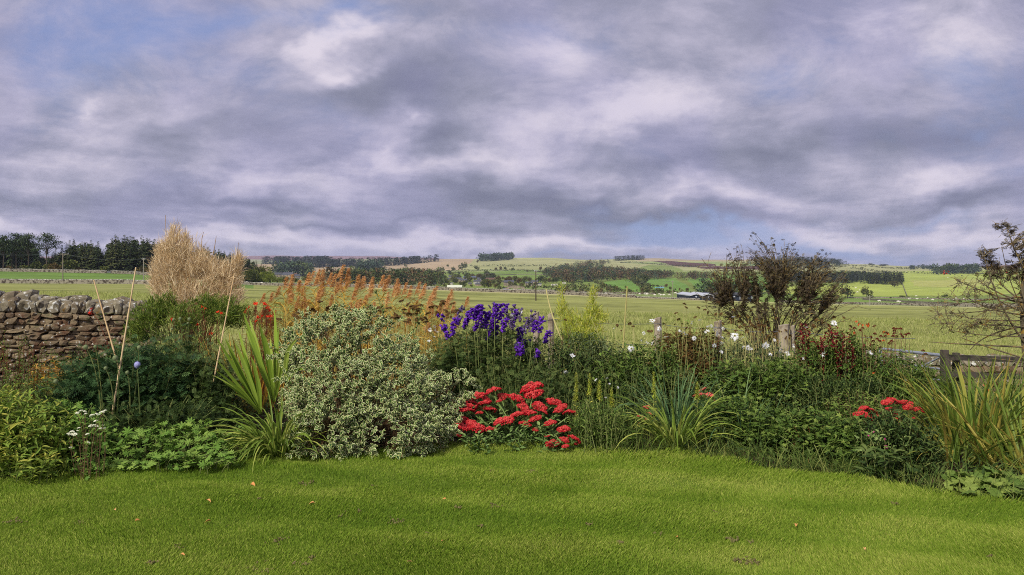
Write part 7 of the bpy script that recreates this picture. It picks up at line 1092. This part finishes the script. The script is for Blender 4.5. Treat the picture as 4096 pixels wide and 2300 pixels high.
def bushy(name, label, lob, n, T, size, lm, seed=1, cat='plant', per=6, deep=.35):
    P, N = blob_pts(lob, n, seed, deep); c = P.mean(0); c[2] = float(gz(c[0], c[1])); o = plant(name, label, cat, c); k = np.repeat(np.arange(len(P)), per); t = np.tile(np.linspace(0, 1, per), len(P)); d0 = nrm(N+[0, 0, .5]+rng.normal(size=N.shape)*.45); az = np.arange(len(k))*2.4; s1 = nrm(np.cross(d0, [.3, .5, .8])); s2 = np.cross(d0, s1)
    d = nrm(d0[k]*(.2+.7*t[:, None])+s1[k]*np.cos(az)[:, None]+s2[k]*np.sin(az)[:, None]); g = Geo(); g.inst(T, P[k]+d0[k]*t[:, None]*size*1.6, d, size*rng.uniform(.6, 1.15, len(k))*(1-.3*t), rng.normal(size=len(k))*.4, np.clip(.15+.45*t+rng.normal(size=len(k))*.22, 0, 1)); bld(g, 'foliage', lm, o)
    m = min(120, len(P)); sel = rng.integers(0, len(P), m); b = c+np.stack([(P[sel][:, 0]-c[0])*.6, rng.normal(size=m)*.1, np.full(m, -.02)], -1); g = Geo(); g.tubes(bez(b, P[sel]+d0[sel]*size*1.5, .2), .0035, 4); bld(g, 'stems', M_stem, o); return o
L35 = T_lance(.34, 3, .12, .35)
for lab, lob, n, T, sz, lm, cat in [
    ('leafy dark mound carrying the monkshood spikes', [(1180, 930, 80, 75, 9.8), (1270, 925, 85, 85, 9.8), (1120, 960, 50, 60, 9.5)], 620, CUT, .1, M_dark, 'plant'),
    ('rounded dark leafy mound right of the monkshood', [(1370, 930, 60, 65, 9.6), (1430, 950, 60, 60, 9.4), (1350, 1000, 60, 50, 9.0)], 520, L35, .075, M_dark, 'plant'),
    ('grey green bushy plant under the leaning cane', [(1480, 910, 60, 55, 9.6), (1540, 925, 55, 50, 9.5)], 420, L35, .075, M_grey, 'plant'),
    ('dark bushy plant behind the tallest bud spire', [(1580, 960, 70, 65, 9.3), (1640, 945, 60, 60, 9.3)], 440, L35, .1, M_mid, 'plant'),
    ('currant bush with lobed leaves below the lone fence post', [(1700, 905, 60, 55, 9.7), (1740, 950, 60, 50, 9.4), (1765, 880, 40, 35, 9.8)], 480, PALM, .065, M_russ, 'shrub'),
    ('mid green bushy plant below the white daisies', [(1840, 930, 75, 50, 9.6), (1910, 925, 60, 50, 9.6)], 460, L35, .075, M_grey, 'plant'),
    ('dark bushy plant left of the wide fence post', [(1860, 990, 80, 55, 9.0), (1950, 980, 70, 55, 9.0)], 440, PALM, .085, M_mid, 'plant'),
    ('small leaved green bush right of the wide fence post', [(2040, 930, 70, 60, 9.3), (2110, 920, 65, 65, 9.3), (2170, 935, 55, 60, 9.3)], 620, QUAD, .062, M_mid, 'shrub'),
    ('blackish green low bush in front of the small leaved one', [(2060, 1000, 80, 50, 8.8), (2160, 1000, 70, 50, 8.8)], 560, QUAD, .045, M_dark, 'shrub'),
    ('bushy plant between the helenium and the timber rails', [(2250, 960, 60, 60, 9.0), (2320, 990, 55, 45, 8.8)], 420, L35, .07, M_mid, 'plant'),
    ('bushy globe thistle foliage below the canes', [(300, 990, 90, 75, 8.4), (400, 985, 90, 80, 8.5), (230, 1010, 60, 60, 8.2)], 620, CUT, .15, M_thist, 'plant'),
    ('dark leafy mound left of the sword leaves', [(490, 980, 70, 80, 8.6), (550, 1020, 50, 60, 8.4)], 460, CUT, .11, M_dark, 'plant'),
    ('bright leafy mound in the lower left corner', [(30, 1080, 90, 70, 6.9), (100, 1120, 60, 50, 6.7)], 300, T_lance(.3, 4, .12, .3), .1, M_lime_ph, 'plant'),
    ('leafy green mound beside the small creamy flowers', [(170, 1080, 50, 50, 7.3), (230, 1110, 50, 40, 7.1)], 260, PALM, .07, M_ger, 'plant'),
    ('deep green mound behind the geranium carpet', [(350, 1080, 90, 40, 7.9), (470, 1070, 90, 40, 7.9)], 380, CUT, .1, M_dark, 'plant'),
    ('weedy green mound right of the red sedum', [(1490, 1070, 45, 50, 7.7), (1550, 1085, 45, 45, 7.6)], 360, LANCE, .055, M_mid, 'plant'),
    ('dark mound of leaves between the strap leaved clump and the geranium', [(1830, 1070, 70, 50, 7.9), (1910, 1080, 60, 45, 7.7)], 340, PALM, .075, M_mid, 'plant'),
    ('reddish tinged geranium mound in the right of the border', [(2000, 1100, 60, 45, 7.4), (2080, 1110, 60, 45, 7.2), (2130, 1130, 40, 40, 7.0)], 420, PALM, .075, M_mid, 'plant'),
    ('dark leafy mound under the right hand sedum', [(2220, 1100, 60, 50, 7.0), (2290, 1130, 50, 50, 6.8)], 340, L35, .075, M_dark, 'plant')]:
    bushy('perennial' if cat == 'plant' else 'shrub', lab, lob, n, T, sz, lm, seed=len(lab), cat=cat)
strap('daylily', 'arching green strap leaved clump at the lawn edge in the middle of the border', W(1700, 0, 7.55)*[1, 1, 0], 120, (.45, .85), (.014, .026), (50, 88), (.6, 1.8), M_strap, spread=.15); strap('reed_grass', 'bluish green grass tuft behind the middle strap leaved clump', W(1700, 0, 8.2)*[1, 1, 0], 160, (.5, .95), (.008, .016), (55, 90), (.3, 1.6), M_blueg, spread=.35); strap('reed_grass', 'bluish green grass right of the leaning sedum heads', W(1860, 0, 8.0)*[1, 1, 0], 80, (.4, .9), (.006, .012), (55, 90), (.4, 1.7), M_blueg, spread=.45)
strap('iris', 'tall stiff iris leaves, yellow at the tips, at the right end of the border', W(2450, 0, 7.3)*[1, 1, 0], 130, (.6, 1.1), (.02, .036), (58, 88), (.05, .9), M_iris, spread=.35); strap('iris', 'low arching iris leaves spilling left over the magenta flowers', W(2400, 0, 7.0)*[1, 1, 0], 60, (.5, .9), (.016, .028), (30, 70), (.3, 1.2), M_iris, spread=.3); strap('reed_grass', 'tall rough grass between the iris and the timber rails', W(2560, 0, 8.2)*[1, 1, 0], 260, (.6, 1.2), (.007, .014), (60, 90), (.2, 1.2), M_long, spread=.6); strap('iris', 'clump of iris leaves at the extreme right edge', W(2590, 0, 6.6)*[1, 1, 0], 90, (.5, 1.0), (.018, .032), (50, 88), (.1, 1.1), M_iris, spread=.35)
clump('mallow', 'round scalloped mallow leaves at the bottom right corner of the border', [(2385, 1215), (2450, 1195), (2560, 1200), (2620, 1215)], 6.05, .15, 60, T_palm(7, .88, 330, .25), 2, .12, M_mid, M_stem, t0=.85, el=.1, jit=(.4, 1.), taper=0, bow=.4)
g = Geo(); n = 6
for k in range(6): a = k*1.047; g.inst(T_lance(.6, 3, .1, .1), [[0, 0, 0]], [(math.cos(a), math.sin(a), .3)], .8, 0, [.2+.12*k])
MAG = mesh_of(g, 'magenta_flower', [M_pink]); flowering('magenta_flower', 'magenta flowers low in front of the right hand sedum', spots_at([(*Z8(1280, 840), 14), (*Z8(1265, 830), 10), (*Z8(1285, 905), 15), (*Z8(1275, 895), 11), (*Z8(1325, 898), 9), (*Z8(1418, 880), 11), (*Z8(1163, 765), 9), (*Z8(1340, 812), 9), (*Z8(1012, 635), 8), (*Z8(1115, 797), 6)], 6.75, .1, tilt=.9), [MAG], .05, M_stem, .002, PALM, 5, .05, M_ger, part='flower')
flowering('orange_marigold', 'scattered orange flowers above the iris leaves', spots_at([(*Z8(1815, 357), 12), (*Z8(2228, 385), 12), (*Z8(1160, 208), 8), (*Z8(2000, 300), 7), (*Z8(2195, 325), 7)], 8.6, .2, tilt=.6), HELEN, .06, M_stem, .003, NARROW, 6, .06, M_mid, part='flower_head')
flowering('white_daisy', 'lone white daisy in front of the metal gate', spots_at([(*Z8(1455, 283), 12)], 8.8, .01, tilt=.6), DAISY[1:2], .03, M_stem, .003, NARROW, 8, .06, M_mid, part='flower_head')
b, t = crest([(1440, 900), (1600, 900), (1760, 890), (1900, 880), (2130, 880), (2330, 915)], 90, 9.0, .4, (.7, 1.06)); P = bez(b, t, .2, side=rng.normal(size=(90, 3))*.05); g = Geo(); g.tubes(P, .0022, 4); leafy(g, P, T_lance(.16, 3, .1, .4), 7, .06, .4, 1., .7); tag(g.build('dry_grass_stalks', M_long, origin=tuple(b.mean(0))), 'pale olive seeding grass stalks in front of the daisy drift', 'stalks', kind='stuff')
# long grass along the lawn edge
def edge_grass(name, label, x0, x1, n, hr, lm, back=.45, seed=0):
    X = rng.uniform(x0, x1, n); Y = edgeY(X)+rng.uniform(-.04, back, n)**1.; a = rng.uniform(0, 6.28, n); e = np.radians(rng.uniform(55, 90, n)); l = rng.uniform(*hr, n); d = rng.uniform(.2, 1.7, n); m = 7; P = np.zeros((n, m, 3)); P[:, 0] = np.stack([X, Y, gz(X, Y)-.03], -1)
    for i in range(1, m): ee = e-d*(i/(m-1))**1.5; P[:, i] = P[:, i-1]+np.stack([np.cos(a)*np.cos(ee), np.sin(a)*np.cos(ee), np.sin(ee)], -1)*(l/(m-1))[:, None]
    g = Geo(); g.ribbons(P, rng.uniform(.004, .009, n)[:, None]*np.interp(np.linspace(0, 1, m), [0, .5, 1], [1, .8, .05])[None], .2, 0, None, rng.normal(size=n)*.4); tag(g.build(name, lm), label, kind='stuff')
edge_grass('long_grass', 'long rough grass fringing the right half of the lawn', .55, 5.4, 3000, (.08, .3), M_long, .45); edge_grass('long_grass', 'short tufts of grass fringing the left lawn edge', -5.2, .6, 3800, (.05, .15), M_grass, .16); edge_grass('long_grass', 'long grass stems in the depth of the right border', 1.0, 5.5, 420, (.3, .6), M_long, 1.8)
# leaf litter and low ground cover filling the bed
def cover():
    n = 26000; X = rng.uniform(-7.5, 7.5, n); Y = edgeY(X)+.02+rng.random(n)*(14-edgeY(X)); k = np.abs(X) < .72*Y+.4; X, Y = X[k], Y[k]; n = len(X); g = Geo(); P = np.stack([X, Y, gz(X, Y)+rng.uniform(0, .14, n)*np.clip((Y-edgeY(X))*4, .1, 1)], -1); g.inst(T_lance(.3, 2, .15, .3), P, rdir(n, .5), rng.uniform(.04, .1, n), rng.uniform(0, 6, n)); tag(g.build('ground_cover', M_dark), 'low weedy leaf cover filling the bed between the plants', kind='stuff')
cover()
for m_ in list(bpy.data.meshes):
    if m_.users == 0: bpy.data.meshes.remove(m_)
# ================================================================ air
def haze():
    zs_ = [o.bound_box for o in S.objects if o.type == 'MESH']; h = bpy.data.objects['hills']; zmin = min(v[2] for v in h.bound_box); zmax = max(v[2] for v in h.bound_box)+45
    hx = max(abs(v[0]) for v in h.bound_box)+50; g = Geo(); g.box((0, (8060-45)/2, (zmin-1+zmax)/2), (2*hx, 8060+45, zmax-zmin+1))
    m = bpy.data.materials.new('haze'); m.use_nodes = True; N = m.node_tree.nodes; L = m.node_tree.links; N.remove(N['Principled BSDF']); v = N.new('ShaderNodeVolumePrincipled'); v.inputs['Color'].default_value = (.72, .80, .98, 1); v.inputs['Density'].default_value = HAZE; v.inputs['Anisotropy'].default_value = 0.0; L.new(v.outputs[0], N['Material Output'].inputs['Volume'])
    tag(g.build('haze', m), 'thin blue haze over the valley', kind='stuff')
HAZE = .00005
haze()
